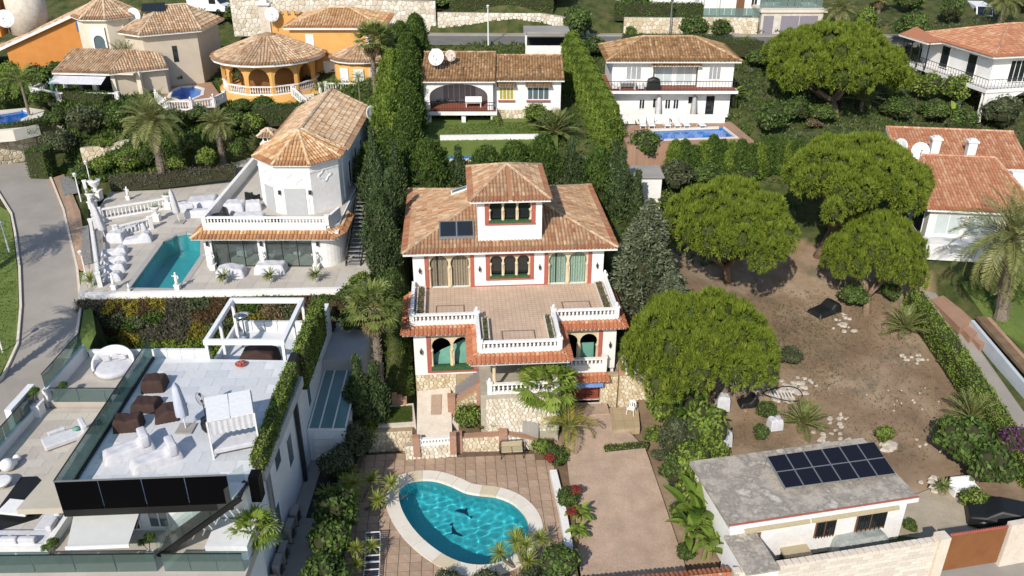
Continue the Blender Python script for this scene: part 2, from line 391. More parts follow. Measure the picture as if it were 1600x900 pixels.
def stone_face(parent,A,B,z0,z1,size=.34,seed=1,single=True,mat='stone',depth=.05,z1b=None,name='stone'):
    """proud stones on the face from A to B (seen from the right-hand side of A->B reversed); z1b: top height at B"""
    A = Vector((A[0],A[1],0)); B = Vector((B[0],B[1],0)); d = B-A; w = d.length; u = d.normalized(); nrm = Vector((u.y,-u.x,0))
    zt = (lambda x: z1) if z1b is None else (lambda x: z1+(z1b-z1)*x/w)
    cells = voronoi_stones(w,max(z1,z1b or z1)-z0,size,seed); rr = random.Random(seed)
    Vs,Fs,ts = [],[],[]; off = 0
    for c in cells:
        ct = c.mean(0)
        if z0+ct[1] > zt(ct[0])-.03: continue
        area = 0.5*abs(np.dot(c[:,0],np.roll(c[:,1],1))-np.dot(c[:,1],np.roll(c[:,0],1)))
        if area < .006: continue
        sh = 1-.018*rr.uniform(.8,1.4)/max(.08,math.sqrt(area))*1.6
        outer = ct+(c-ct)*sh; inner = ct+(c-ct)*sh*.82; dep = depth*rr.uniform(.6,1.3); k = len(c)
        V = [A+u*p[0]+Vector((0,0,min(z0+p[1],zt(p[0]))))+nrm*.004 for p in outer]+[A+u*p[0]+Vector((0,0,min(z0+p[1],zt(p[0]))))+nrm*dep for p in inner]
        F = [(i,(i+1) % k,k+(i+1) % k,k+i) for i in range(k)]+[tuple(range(k,2*k))]
        if single:
            me = bpy.data.meshes.new(name); me.from_pydata([tuple(p) for p in V],[],F)
            a = me.attributes.new('tint','FLOAT','POINT'); a.data.foreach_set('value',[rr.random()]*len(V)); me.materials.append(M[mat])
            link(name,me,parent)
        else:
            t = rr.random(); Vs += [tuple(p) for p in V]; Fs += [tuple(i+off for i in f) for f in F]; ts += [t]*len(V); off += len(V)
    if not single and Vs:
        me = bpy.data.meshes.new(name+'s'); me.from_pydata(Vs,[],Fs)
        a = me.attributes.new('tint','FLOAT','POINT'); a.data.foreach_set('value',ts); me.materials.append(M[mat])
        tag(link(name+'s',me,parent),kind='stuff')
def stone_wall(name,label,pts,z0,z1,thick=.35,size=.45,seed=1,single=False,mortar='mortar_pale',cap=None,cat='wall',group=None,mat='stone'):
    """free-standing or retaining wall along pts (world xy, left to right as seen); stones on the front face"""
    t = thing(name,label,cat,(0,0,0),0,group)
    z0f = z0 if hasattr(z0,'__len__') else [z0]*len(pts); z1f = z1 if hasattr(z1,'__len__') else [z1]*len(pts)
    mb = MB(); cp = MB()
    for i in range(len(pts)-1):
        A,B = Vector(pts[i][:2]),Vector(pts[i+1][:2]); u = (B-A).normalized(); nn = Vector((-u.y,u.x))*thick
        for m_,zz0,zz1,zz1b,ex in ((mb,min(z0f[i],z0f[i+1]),z1f[i],z1f[i+1],0),):
            P = [A,B,B+nn,A+nn]; zt = [zz1,zz1b,zz1b,zz1]
            m_.add([(p.x,p.y,zz0) for p in P]+[(p.x,p.y,z) for p,z in zip(P,zt)],[(3,2,1,0),(4,5,6,7),(0,1,5,4),(1,2,6,5),(2,3,7,6),(3,0,4,7)])
        if cap: cp.bar((*(A+nn/2),z1f[i]+.04),(*(B+nn/2),z1f[i+1]+.04),thick+.1,.08)
        stone_face(t,A,B,min(z0f[i],z0f[i+1]),z1f[i],size,seed+i,single,mat,z1b=z1f[i+1])
    mb.build('wall_body',M[mortar],t)
    if cap: cp.build('coping',M[cap],t)
    return t
# ---------------------------------------------------------------- arched openings
def arch_wall(mb,x0,x1,z0,z1,openings,y,thick):
    """wall slab in the plane y (front) .. y+thick with arched holes. openings: (cx, half_w, sill_z, spring_z, horseshoe factor)"""
    xs = x0; seg = 14
    ops = sorted(openings)
    def quad(P):
        n = len(P); mb.add([(p[0],y,p[1]) for p in P]+[(p[0],y+thick,p[1]) for p in P],[tuple(range(n)),tuple(range(n,2*n))[::-1]])
    for cx,hw,sz,sp,hs in ops:
        r = hw*hs
        ex = max(r,hw)
        if cx-ex > xs+1e-4: quad([(xs,z0),(cx-ex,z0),(cx-ex,z1),(xs,z1)])
        if sz > z0: quad([(cx-ex,z0),(cx+ex,z0),(cx+ex,sz),(cx-ex,sz)])
        a0 = math.acos(min(1,hw/r)) if hs > 1 else 0      # arc begins below the centre for a horseshoe
        cz = sp+r*math.sin(a0)
        arc = [(cx+r*math.cos(t),cz+r*math.sin(t)) for t in np.linspace(-a0,math.pi+a0,seg)]
        prof = [(cx+hw,sz)]+arc+[(cx-hw,sz)]
        # side strips left and right of the hole
        for sgn in (1,-1):
            half = [p for p in (prof if sgn > 0 else prof[::-1])][:len(prof)//2+1]
            for i in range(len(half)-1):
                a,b = half[i],half[i+1]
                bx = cx+sgn*ex
                if a[1] <= b[1]+1e-6:
                    P = [a,(bx,a[1]),(bx,b[1]),b]
                    if sgn < 0: P = P[::-1]
                    quad(P)
        top = max(p[1] for p in arc); quad([(cx-ex,top),(cx+ex,top),(cx+ex,z1),(cx-ex,z1)])
        n = len(prof)
        mb.add([(p[0],y,p[1]) for p in prof]+[(p[0],y+thick,p[1]) for p in prof],[(i,i+1,n+i+1,n+i) for i in range(n-1)])
        xs = cx+ex
    if x1 > xs+1e-4: quad([(xs,z0),(x1,z0),(x1,z1),(xs,z1)])
    mb.box(x0,y+.001,z1-.002,x1,y+thick-.001,z1)
    return mb
def dish(parent_label,loc,r,aim,cat='satellite dish',name='satellite_dish',parent=None,mat='whitepaint'):
    """round satellite dish on a short mast"""
    t = thing(name,parent_label,cat,loc)
    mb = MB(); n = 20; rings = [(.02,0),(.35,.02),(.7,.09),(1,.2)]
    q = Vector(aim).to_track_quat('Z','Y').to_matrix()
    V = []; F = []
    for a,z in rings: V += [q@Vector((a*r*math.cos(2*math.pi*k/n),a*r*math.sin(2*math.pi*k/n),z*r))+Vector((0,0,r*1.3)) for k in range(n)]
    for i in range(len(rings)-1): F += [(i*n+k,i*n+(k+1) % n,(i+1)*n+(k+1) % n,(i+1)*n+k) for k in range(n)]
    F.append(tuple(range(n))[::-1]); mb.add(V,F); d = mb.build('reflector',M[mat],t,True)
    d.modifiers.new('solid','SOLIDIFY').thickness = .03
    c = Vector((0,0,r*1.3)); f = c+q@Vector((0,0,r*.9))
    MB().tube([(0,0,-.3),c],.05).build('mast',M['greymetal'],t)
    MB().tube([c+q@Vector((0,-r*.95,r*.2)),f],.025).box(f.x-.06,f.y-.06,f.z-.06,f.x+.06,f.y+.06,f.z+.06).build('feed_arm',M['greymetal'],t)
    return t
def rebase(t,loc=None):
    """move a thing's origin to its base: children built in world coordinates keep their place"""
    bpy.context.view_layer.update()
    ch = [o for o in t.children]
    if loc is None:
        P = [o.matrix_world@Vector(c) for o in ch if o.type == 'MESH' for c in o.bound_box]
        loc = Vector((sum(p.x for p in P)/len(P),sum(p.y for p in P)/len(P),min(p.z for p in P)))
    loc = Vector(loc); t.location = loc
    for o in ch: o.location = Vector(o.location)-loc
    return t
def wbox(mb,x0,y0,z0,x1,y1,z1): return mb.box(x0,y0,z0,x1,y1,z1)
def sconce(parent,p,n=(0,-1)):
    MB().box(p[0]-.08+n[0]*.12,p[1]-.08+n[1]*.12,p[2]-.15,p[0]+.08+n[0]*.12,p[1]+.08+n[1]*.12,p[2]+.15).build('wall_lantern',M['iron'],parent)
def window(parent,x0,x1,z0,z1,y,frame='whitepaint',pane='glassdark',name='window',depth=.12,mull=1,n=(0,-1),trans=0):
    """framed window on a wall facing -Y (in the parent's frame); frame proud, panes set back behind real mullions"""
    f = MB(); t = .07
    f.box(x0,y-.05,z0,x0+t,y+depth,z1).box(x1-t,y-.05,z0,x1,y+depth,z1).box(x0+t,y-.05,z0,x1-t,y+depth,z0+t).box(x0+t,y-.05,z1-t,x1-t,y+depth,z1)
    for k in range(1,mull+1):
        x = x0+(x1-x0)*k/(mull+1); f.box(x-.03,y-.03,z0+t,x+.03,y+depth-.01,z1-t)
    o = f.build(name,M[frame],parent); MB().box(x0+t,y-.02,z0+t,x1-t,y+.03,z1-t).build('pane',M[pane],o); return o
def window_x(parent,y0,y1,z0,z1,x,s=1,frame='whitepaint',pane='glassdark',name='window'):
    """window on a wall facing s*X"""
    f = MB(); t = .07; a,b = (x-.12,x+.05) if s > 0 else (x-.05,x+.12)
    f.box(a,y0,z0,b,y0+t,z1).box(a,y1-t,z0,b,y1,z1).box(a,y0+t,z0,b,y1-t,z0+t).box(a,y0+t,z1-t,b,y1-t,z1)
    o = f.build(name,M[frame],parent); c = x+s*.008; MB().box(min(c,c+s*.02),y0+t,z0+t,max(c,c+s*.02),y1-t,z1-t).build('pane',M[pane],o); return o
def cloth(label,loc,L,W,H,mat='fabric_w',rz=0,name='covered_lounger',cat='covered furniture',group=None,humps=((.0,.38),(.55,.5),(.75,1.0),(1.0,.8)),seed=1):
    """furniture under a draped cover: a soft lump with folds and a hem on the floor"""
    r = np.random.default_rng(seed); nx,ny = 22,14; V = []; F = []
    hx = np.array([h[0] for h in humps]); hh = np.array([h[1] for h in humps])
    for i in range(nx+1):
        for j in range(ny+1):
            u,v = i/nx,j/ny; a = min(u,1-u)*nx; b = min(v,1-v)*ny
            edge = min(1,min(a,b)/1.6); top = np.interp(u,hx,hh)*H
            fold = .012*math.sin(u*19+v*7+seed)+.010*math.sin(v*13-u*9)
            k = edge**.45; sx = 1+.02*(1-k)*math.sin(j*2.3+seed); sy = 1+.03*(1-k)*math.sin(i*1.9+seed)
            V.append(((u-.5)*L*sx,(v-.5)*W*sy,max(.01,top*k+fold*k)))
    for i in range(nx):
        for j in range(ny): q = i*(ny+1)+j; F.append((q,q+ny+1,q+ny+2,q+1))
    o = MB().add(V,F).build(name,M[mat],None,True,loc,rz); return tag(o,label,cat,group)
def parasol_closed(label,loc,h=2.6,mat='fabric_w',base='concrete',name='closed_parasol',lean=(0,0)):
    t = thing(name,label,'parasol',loc); MB().tube([(0,0,0),(lean[0],lean[1],h)],.03).build('pole',M['whitepaint'],t)
    V = []; F = []; n = 16; prof = [(.05,1.0),(.16,.9),(.24,.6),(.27,.35),(.24,.3)]
    for r_,f in prof: V += [(lean[0]*f+r_*(1+.22*math.cos(8*2*math.pi*k/n))*math.cos(2*math.pi*k/n),lean[1]*f+r_*(1+.22*math.cos(8*2*math.pi*k/n))*math.sin(2*math.pi*k/n),f*h) for k in range(n)]
    for i in range(len(prof)-1): F += [(i*n+k,i*n+(k+1) % n,(i+1)*n+(k+1) % n,(i+1)*n+k) for k in range(n)]
    F.append(tuple(range(n))); MB().add(V,F).build('folded_canopy',M[mat],t,True)
    MB().box(-.42,-.42,0,.42,.42,.1).build('base',M[base],t,bevel=.02); return t
def statue(label,loc,h=1.2,name='statue',rz=0,mat='white'):
    """small classical figure on a pedestal: one lathe-and-limb body"""
    t = thing(name,label,'statue',loc,rz); s = h/1.2
    MB().box(-.16*s,-.16*s,0,.16*s,.16*s,.3*s).box(-.2*s,-.2*s,.3*s,.2*s,.2*s,.36*s).build('pedestal',M[mat],t)
    MB().lathe([(.13*s,.36*s),(.10*s,.6*s),(.12*s,.75*s),(.09*s,.86*s),(.13*s,1.0*s),(.05*s,1.06*s),(.075*s,1.14*s),(.05*s,1.22*s),(.01,1.25*s)],n=9).tube([(.1*s,0,1.0*s),(.2*s,-.06*s,.85*s),(.12*s,-.14*s,.78*s)],.035*s).tube([(-.1*s,0,1.0*s),(-.2*s,.02*s,.88*s),(-.16*s,-.1*s,1.05*s)],.035*s).build('figure',M[mat],t,True); return t
def urn(label,loc,h=1.4,plant=None,s=1.0,name='stone_urn',mat='white'):
    t = thing(name,label,'urn',loc); k = h/1.4
    MB().box(-.28*k,-.28*k,0,.28*k,.28*k,.6*k).box(-.34*k,-.34*k,.6*k,.34*k,.34*k,.68*k).build('pedestal',M[mat],t)
    MB().lathe([(.2*k,.68*k),(.1*k,.76*k),(.12*k,.86*k),(.34*k,1.1*k),(.36*k,1.25*k),(.44*k,1.36*k),(.36*k,1.36*k)],n=12).build('bowl',M[mat],t,True)
    if plant: link('leaves',ROS[plant],t,(0,0,1.3*k),0,.7*s)
    return t
def lamp_post(label,p,h=2.2,name='garden_lamp',mat='whitepaint',arm=False,r=.04):
    t = thing(name,label,'lamp post',p); MB().tube([(0,0,-.2),(0,0,h)],[r*1.6,r],7).build('post',M[mat],t)
    MB().lathe([(.05,h),(.16,h+.08),(.17,h+.28),(.2,h+.3),(.03,h+.4)],n=8).build('lantern',M[mat],t,True); return t
# ---------------------------------------------------------------- vegetation
LEAF = {}
def leafmat(k,stops,tr=.28,rough=.6):
    g = 1.28 if k in ('pine','hedge','bright','cypress','greyfir','olive','palm','date','fan') else 1.1
    LEAF[k] = tinted('leaf_'+k,[(p,tuple(min(.6,x*g) for x in c)) for p,c in stops],rough,.22,translucent=tr)
leafmat('pine',[(0,(.060,.085,.012)),(.4,(.130,.180,.022)),(.8,(.215,.265,.034)),(1,(.300,.325,.055))],.38)
leafmat('hedge',[(0,(.026,.050,.012)),(.5,(.065,.110,.022)),(1,(.120,.175,.040))])
leafmat('bright',[(0,(.050,.085,.014)),(.5,(.130,.190,.030)),(1,(.230,.290,.055))])
leafmat('cypress',[(0,(.022,.038,.016)),(.5,(.052,.080,.030)),(1,(.100,.130,.050))],.15)
leafmat('greyfir',[(0,(.040,.055,.030)),(.5,(.100,.120,.070)),(1,(.180,.200,.120))],.15)
leafmat('olive',[(0,(.035,.050,.020)),(.5,(.085,.105,.050)),(1,(.15,.165,.095))])
leafmat('palm',[(0,(.060,.090,.020)),(.5,(.130,.165,.040)),(1,(.250,.260,.100))],.28,.45)
leafmat('date',[(0,(.075,.095,.025)),(.5,(.155,.175,.052)),(1,(.30,.295,.125))],.25,.45)
leafmat('fan',[(0,(.090,.140,.022)),(.5,(.190,.265,.045)),(1,(.310,.370,.100))],.35,.42)
leafmat('banana',[(0,(.05,.10,.015)),(.5,(.10,.18,.025)),(1,(.22,.27,.05))],.35,.4)
leafmat('yucca',[(0,(.10,.13,.02)),(.5,(.24,.28,.05)),(1,(.42,.42,.12))],.25,.45)
leafmat('yellow',[(0,(.12,.12,.02)),(.5,(.26,.22,.03)),(1,(.38,.30,.05))])
leafmat('rusty',[(0,(.05,.035,.022)),(.5,(.12,.07,.035)),(1,(.20,.12,.05))])
leafmat('greybrush',[(0,(.05,.045,.035)),(.5,(.11,.10,.075)),(1,(.18,.17,.13))])
leafmat('purple',[(0,(.06,.025,.06)),(.5,(.14,.05,.12)),(1,(.25,.10,.2))])
leafmat('red',[(0,(.25,.015,.015)),(1,(.5,.04,.05))])
leafmat('dry',[(0,(.10,.07,.035)),(.5,(.20,.145,.075)),(1,(.32,.25,.14))],.2)
leafmat('grass',[(0,(.045,.080,.014)),(.5,(.085,.130,.022)),(1,(.130,.170,.035))])
def unit(v): return v/np.maximum(1e-9,np.linalg.norm(v,axis=-1,keepdims=True))
def leafquads(C,D,Nn,L,W):
    """one rhombic leaf at each C, pointing along D, flat face near Nn"""
    D = unit(D); S = unit(np.cross(D,Nn)); L = np.broadcast_to(L,len(C))[:,None]; W = np.broadcast_to(W,len(C))[:,None]
    V = np.stack([C-D*L*.5,C-S*W*.5+D*L*.08,C+D*L*.5,C+S*W*.5+D*L*.08],1)
    return V.reshape(-1,3)
def leafmesh(name,V,tint,mat):
    F = np.arange(len(V)).reshape(-1,4)
    return npmesh(name,V,F,mat,np.repeat(np.clip(tint,0,1),4))
def ball(n,r):
    v = unit(r.normal(size=(n,3))); return v
def bumpy_core(name,parts,mat,squash=1):
    mb = MB()
    for c,rr in parts:
        mb.lathe([(rr[0]*math.cos(a)+.001,rr[2]*math.sin(a)) for a in np.linspace(-1.45,1.45,5)],c,7)
    return mb.mesh(name,mat)
# ---- rounded shrub made of leafy clumps (radius about 1 m, base at 0)
SHRUB = {}
def shrub_mesh(key,mat,seed,clumps=26,per=70,leaf=.17,wid=.09,flat=1.0,spread=.62,upright=.0):
    r = np.random.default_rng(seed); Cs,Ds,Ns,ts = [],[],[],[]; cores = []
    for k in range(clumps):
        d = ball(1,r)[0]; d[2] = abs(d[2])*1.0-.12
        rad = r.uniform(.55,1)*spread; c = d*rad; c[2] = (c[2]*flat+.62*flat); cr = r.uniform(.25,.42)
        if k == 0: c = np.array([0,0,.55*flat]); cr = .5
        n = ball(per,r); n[:,2] = n[:,2]*.8+.18
        Cs.append(c+n*cr*r.uniform(.75,1.08,(per,1))); Ns.append(unit(n+r.normal(0,.45,(per,3))))
        Ds.append(unit(np.cross(n,ball(per,r))+n*.35+np.array([0,0,upright]))); ts.append(r.normal(.5,.2,per)+r.normal(0,.16)); cores.append((tuple(c),(cr*.72,)*3))
    C = np.concatenate(Cs); V = leafquads(C,np.concatenate(Ds),np.concatenate(Ns),leaf*r.uniform(.7,1.3,len(C)),wid*r.uniform(.7,1.3,len(C)))
    SHRUB[key] = (leafmesh('foliage',V,np.concatenate(ts),LEAF[mat]),bumpy_core('branches',cores,M['twig']))
M['twig'] = surf('shaded_twigs',(.030,.040,.014),(.045,.040,.020),5,.95)  # dark solid mass filling the foliage; the inner shade is in its colour
M['twig_pine'] = surf('pine_twigs',(.040,.058,.014),(.055,.060,.020),5,.95)  # solid blobs inside the pine lobes, coloured dark like the crown's shaded inside
VARI = 4
for s_ in range(VARI):
    shrub_mesh(f'hedge{s_}','hedge',10+s_); shrub_mesh(f'bright{s_}','bright',20+s_)
    shrub_mesh(f'olive{s_}','olive',30+s_,leaf=.15,wid=.06)
for k_,m_,s_,L_ in (('yellow','yellow',40,.14),('rusty','rusty',41,.13),('greybrush','greybrush',42,.13),('purple','purple',43,.13),('red','red',44,.16),('dryb','dry',45,.15)):
    for v_ in range(2): shrub_mesh(f'{k_}{v_}',m_,s_*7+v_,clumps=18,per=60,leaf=L_,wid=L_*.5)
NSHRUB = [0]
def shrub(kind,loc,w,h,label,name='shrub',cat='shrub',group=None,d=None,parent=None):
    NSHRUB[0] += 1; i = NSHRUB[0]; n = 2 if kind+'2' not in SHRUB else VARI
    fo,co = SHRUB[f'{kind}{i % n}']
    t = thing(name,label,cat,loc,(i*1.7) % 6.28,group); t.scale = (w/2,(d or w)/2,h/1.45)
    link('foliage',fo,t); link('branches',co,t)
    return t
# ---- clipped or loose hedge along a path
def hedge(name,label,pts,width,height,kind='hedge',leaf=.13,dens=110,rough=.10,cat='hedge',group=None,seed=1,lump=0.0,zs=None):
    """pts: base line (x,y,z). leaves cover the two sides, the top and the ends of a real solid core"""
    r = np.random.default_rng(seed); t = thing(name,label,cat); mb = MB(); Cs,Ns,ts = [],[],[]
    for i in range(len(pts)-1):
        A,B = np.array(pts[i],float),np.array(pts[i+1],float); d = B-A; L = np.linalg.norm(d[:2]); u = np.array([d[0],d[1],0])/L; s = np.array([-u[1],u[0],0])
        hA = height if not hasattr(height,'__len__') else height[i]; hB = height if not hasattr(height,'__len__') else height[i+1]
        w = width*.5
        P = [A-s*w*.86,B-s*w*.86,B+s*w*.86,A+s*w*.86]; Z = [hA,hB,hB,hA]
        mb.add([tuple(p-np.array([0,0,.3])) for p in P]+[tuple(p+np.array([0,0,z*.94])) for p,z in zip(P,Z)],[(3,2,1,0),(4,5,6,7),(0,1,5,4),(1,2,6,5),(2,3,7,6),(3,0,4,7)])
        for face,area in (('l',L*(hA+hB)/2),('r',L*(hA+hB)/2),('t',L*width),('a',width*hA),('b',width*hB)):
            n = int(area*dens)
            if n < 1: continue
            a = r.random(n); b = r.random(n)
            lum = lump*(np.sin(a*L*2.1+i)*np.sin(b*5+a*L*1.3)+.6*np.sin(a*L*5.3+2*i+b*3))
            hh = hA+(hB-hA)*a
            if face in 'lr':
                sg = 1 if face == 'l' else -1; taper = 1-.10*b
                C = A+d*a[:,None]+s*(sg*(w*taper+lum+r.normal(0,rough*.6,n)))[:,None]; C[:,2] += b*hh; N = np.tile(s*sg,(n,1))
            elif face == 't':
                C = A+d*a[:,None]+s*((b*2-1)*w*.92)[:,None]; C[:,2] += hh+lum+r.normal(0,rough*.7,n); N = np.tile((0,0,1.),(n,1))
            else:
                E = A if face == 'a' else B; sg = -1 if face == 'a' else 1; h0 = hA if face == 'a' else hB
                C = E+u*sg*(.0+r.normal(0,rough*.6,n))[:,None]+s*((a*2-1)*w*.92)[:,None]; C[:,2] += b*h0; N = np.tile(u*sg,(n,1))
            Cs.append(C); Ns.append(N); ts.append(r.normal(.5,.22,n)+.14*np.sin(a*L*1.7+b*2.1+i))
    C = np.concatenate(Cs); N = unit(np.concatenate(Ns)+r.normal(0,.5,C.shape)); D = unit(np.cross(N,ball(len(C),r))+np.array([0,0,.35])+N*.3)
    V = leafquads(C,D,N,leaf*r.uniform(.7,1.4,len(C)),leaf*.55*r.uniform(.7,1.3,len(C)))
    link('foliage',leafmesh('foliage',V,np.concatenate(ts),LEAF[kind]),t)
    mb.build('branches',M['twig'],t)
    return t
# ---- stone pine: umbrella crown of needle tufts on lobes, forked trunk
PINE = {}
def pine_mesh(key,seed,R0=5.0,H=3.2,lobes=120,tufts=15000,mat='pine',base=0.0):
    """crown radius R0, crown height H, origin at crown's bottom centre"""
    r = np.random.default_rng(seed); Ls = []
    for k in range(lobes):
        a = k*2.39996+r.uniform(-.3,.3); q = math.sqrt((k+.3)/lobes)*.86; q *= 1+.10*math.sin(3*a+seed)+.07*math.sin(5*a+2*seed); x,y = math.cos(a)*q*R0,math.sin(a)*q*R0*.95
        top = H*(1-.80*min(1,q)**2.2)
        z = top*.74+r.uniform(-.2,.2)*H*.4; lr = R0*r.uniform(.10,.155)
        Ls.append((np.array([x,y,z]),np.array([lr,lr,lr*.78])))
    per = tufts//lobes; Cs,Ns = [],[]
    for c,e in Ls:
        n = ball(per,r); n[:,2] = np.where(n[:,2] < -.75,-n[:,2],n[:,2]); P = c+n*e*r.uniform(.9,1.06,(per,1))
        keep = np.ones(per,bool)
        for c2,e2 in Ls:
            if c2 is c: continue
            keep &= (((P-c2)/(e2*.84))**2).sum(1) > 1
        Cs.append(P[keep]); Ns.append(unit(n[keep]/e+np.array([0,0,.25/e[0]])))
    C = np.concatenate(Cs); N = np.concatenate(Ns); m = len(C); q = 15
    tt = np.clip(r.normal(.5,.17,m),0,1)
    CC = np.repeat(C,q,0); NN = np.repeat(N,q,0); D = unit(NN*1.0+r.normal(0,.62,CC.shape)+np.array([0,0,.25]))
    ln = np.repeat(r.uniform(.18,.30,m),q)*r.uniform(.7,1.2,m*q)
    V = leafquads(CC+D*ln[:,None]*.5,D,ball(m*q,r),ln,.040)
    tint = np.repeat(tt,q)+r.normal(0,.12,m*q)
    mb = MB()
    for c,e in Ls:
        mb.lathe([(e[0]*.66*math.cos(a)+.001,e[2]*.66*math.sin(a)) for a in np.linspace(-.9,1.45,6)],tuple(c),9)
    PINE[key] = (leafmesh('crown',V,tint,LEAF[mat]),mb.mesh('inner_twigs',M['twig_pine']),Ls)
def pine(key,base,crown_c,scale,label,group=None,forks=2,rz=0,zs=1.0,trunk_r=.28,name='stone_pine'):
    """base: trunk foot, crown_c: bottom centre of the crown (world)"""
    cr,co,Ls = PINE[key]; base = Vector(base); cc = Vector(crown_c)-base
    t = thing(name,label,'tree',base,0,group)
    c = link('crown',cr,t,cc,rz,(scale,scale,scale*zs)); link('inner_twigs',co,c)
    mb = MB(); rr = random.Random(key); rot = Matrix.Rotation(rz,3,'Z')
    fk = cc*.45+Vector((0,0,.2))
    pts = [Vector((0,0,-.4)),cc*.2+Vector((rr.uniform(-.15,.15),0,0)),fk]
    mb.tube(pts,[trunk_r*1.25,trunk_r,trunk_r*.9],9)
    tg = [Ls[i] for i in range(2,len(Ls),7)]
    hubs = []
    for k in range(forks+1):
        a = 2*math.pi*k/(forks+1)+rr.random(); h = cc+Vector((math.cos(a),math.sin(a),0))*scale*1.5+Vector((0,0,.1)); hubs.append(h)
        mb.tube([fk,fk.lerp(h,.5)+Vector((rr.uniform(-.2,.2),rr.uniform(-.2,.2),-.1)),h],[trunk_r*.75,trunk_r*.6,trunk_r*.5],7)
    for cpos,e in tg:
        p = cc+rot@Vector(cpos*np.array([scale,scale,scale*zs])); h = min(hubs,key=lambda q: (q-p).length)
        mb.tube([h,h.lerp(p,.5)+Vector((0,0,.25)),p],[trunk_r*.38,trunk_r*.25,trunk_r*.1],5)
    mb.build('trunk',M['bark'],t,True)
    return t
# ---- cypress / fir: sprays along a tapered column (height 1, radius 1 in unit form)
CONE = {}
def cone_mesh(key,mat,seed,n=3800,leaf=(.05,.16),prof=None,sprays=True,drape=.0):
    r = np.random.default_rng(seed); prof = prof or (lambda t: (np.sin(np.clip(t*1.1+.12,0,1)*math.pi)**.6)*(1-t)**.28)
    t = r.random(n)**.85; a = r.uniform(0,2*math.pi,n); lob = 1+.20*np.sin(a*3+t*9)+.15*np.sin(a*7-t*15)+.11*np.sin(a*5+t*31)
    rad = prof(t)*lob*r.uniform(.82,1.06,n)
    C = np.stack([np.cos(a)*rad,np.sin(a)*rad,t],1)
    CONE[key] = (C,a,t,r,mat,leaf,prof,drape)
def cone_tree(key,base,w,h,label,name='cypress_tree',cat='tree',group=None,lean=(0,0)):
    """leaf sprays are laid out at the real size of this tree"""
    C,a,t,r,mat,leaf,prof,drape = CONE[key]
    k = (key,round(w,1),round(h,1))
    if k not in CONE:
        P = C*np.array([w/2,w/2,h])+np.stack([t*lean[0],t*lean[1],0*t],1); n = len(P)
        out = np.stack([np.cos(a),np.sin(a),np.zeros(n)],1)
        D = unit(out*(.55+drape)+np.array([0,0,1.0-2.0*drape])+r.normal(0,.35,(n,3)))
        q = 3; PP = np.repeat(P,q,0)+r.normal(0,.09,(n*q,3)); DD = unit(np.repeat(D,q,0)+r.normal(0,.3,(n*q,3)))
        V = leafquads(PP,DD,unit(np.repeat(out,q,0)+r.normal(0,.5,(n*q,3))),leaf[1]*1.9*r.uniform(.7,1.4,n*q),leaf[0]*2.1)
        tint = np.repeat(r.normal(.5,.17,n)+.13*np.sin(a*3+t*9),q)+r.normal(0,.08,n*q)
        tt = np.linspace(0,.97,12)
        core = MB().lathe([(float(prof(np.array([x]))[0])*w/2*.74+.01,x*h) for x in tt],(0,0,0),9).mesh('branches',M['twig'])
        CONE[k] = (leafmesh('foliage',V,tint,LEAF[mat]),core)
    fo,co = CONE[k]
    o = thing(name,label,cat,base,(w*37+h*11) % 6.28,group)
    link('foliage',fo,o); link('branches',co,o)
    MB().tube([(0,0,-.4),(0,0,h*.3)],[.16,.1],6).build('trunk',M['bark'],o)
    return o
# ---- feather palm (date / canary) and fan palm
def frond(r,L,droop,elev,n=26,leaf=.55,wid=.045,vee=.55,base=.12):
    """one feather frond along +X from the origin; returns leaf quads V and the rachis points"""
    s = np.linspace(0,1,12); ang = elev-droop*s**1.35; dx = np.cos(ang)*L/11; dz = np.sin(ang)*L/11
    x = np.concatenate([[0],np.cumsum(dx[:-1])]); z = np.concatenate([[0],np.cumsum(dz[:-1])])
    u = np.linspace(base,1,n); px = np.interp(u,s,x); pz = np.interp(u,s,z); tx = np.interp(u,s,np.cos(ang)); tz = np.interp(u,s,np.sin(ang))
    T = np.stack([tx,0*tx,tz],1); U = np.stack([-tz,0*tx,tx],1); ln = leaf*(np.sin(np.clip(u*.9+.12,0,1)*math.pi)**.55+.08)
    Vs = []
    for sg in (1,-1):
        S = np.tile((0.,sg,0.),(n,1)); D = unit(S*1.0+T*.75+U*vee*.5+r.normal(0,.09,(n,3))); D[:,2] -= .12*u
        C = np.stack([px,0*px,pz],1)+D*ln[:,None]*.5
        Vs.append(leafquads(C,D,unit(U-S*vee+r.normal(0,.2,(n,3))),ln,wid))
    return np.concatenate(Vs),np.stack([x,0*x,z],1)
def rotz(V,a): c,s = math.cos(a),math.sin(a); return V@np.array([[c,s,0],[-s,c,0],[0,0,1]])
PALM = {}
def feather_crown(key,seed,nf=46,L=3.0,mat='date',leaf=.55,wid=.06,n=26,lo=-.45,hi=1.35,droop=(1.0,1.7),dry=0):
    r = np.random.default_rng(seed); Vs,ts = [],[]; mb = MB()
    for k in range(nf):
        e = lo+(hi-lo)*((k+.5)/nf)**.8; l = L*r.uniform(.85,1.08); V,P = frond(r,l,r.uniform(*droop)*(1.1-.35*max(0,e)),e,n,leaf,wid)
        a = k*2.39996+r.uniform(-.2,.2); Vs.append(rotz(V,a)); ts.append(np.full(len(V)//4,r.normal(.5,.17))+r.normal(0,.1,len(V)//4))
        mb.tube([Vector(p) for p in rotz(P[::2],a)],[.035,.03,.025,.02,.015,.01],4)
    PALM[key] = (leafmesh('fronds',np.concatenate(Vs),np.concatenate(ts),LEAF[mat]),mb.mesh('frond_stems',M['stem']))
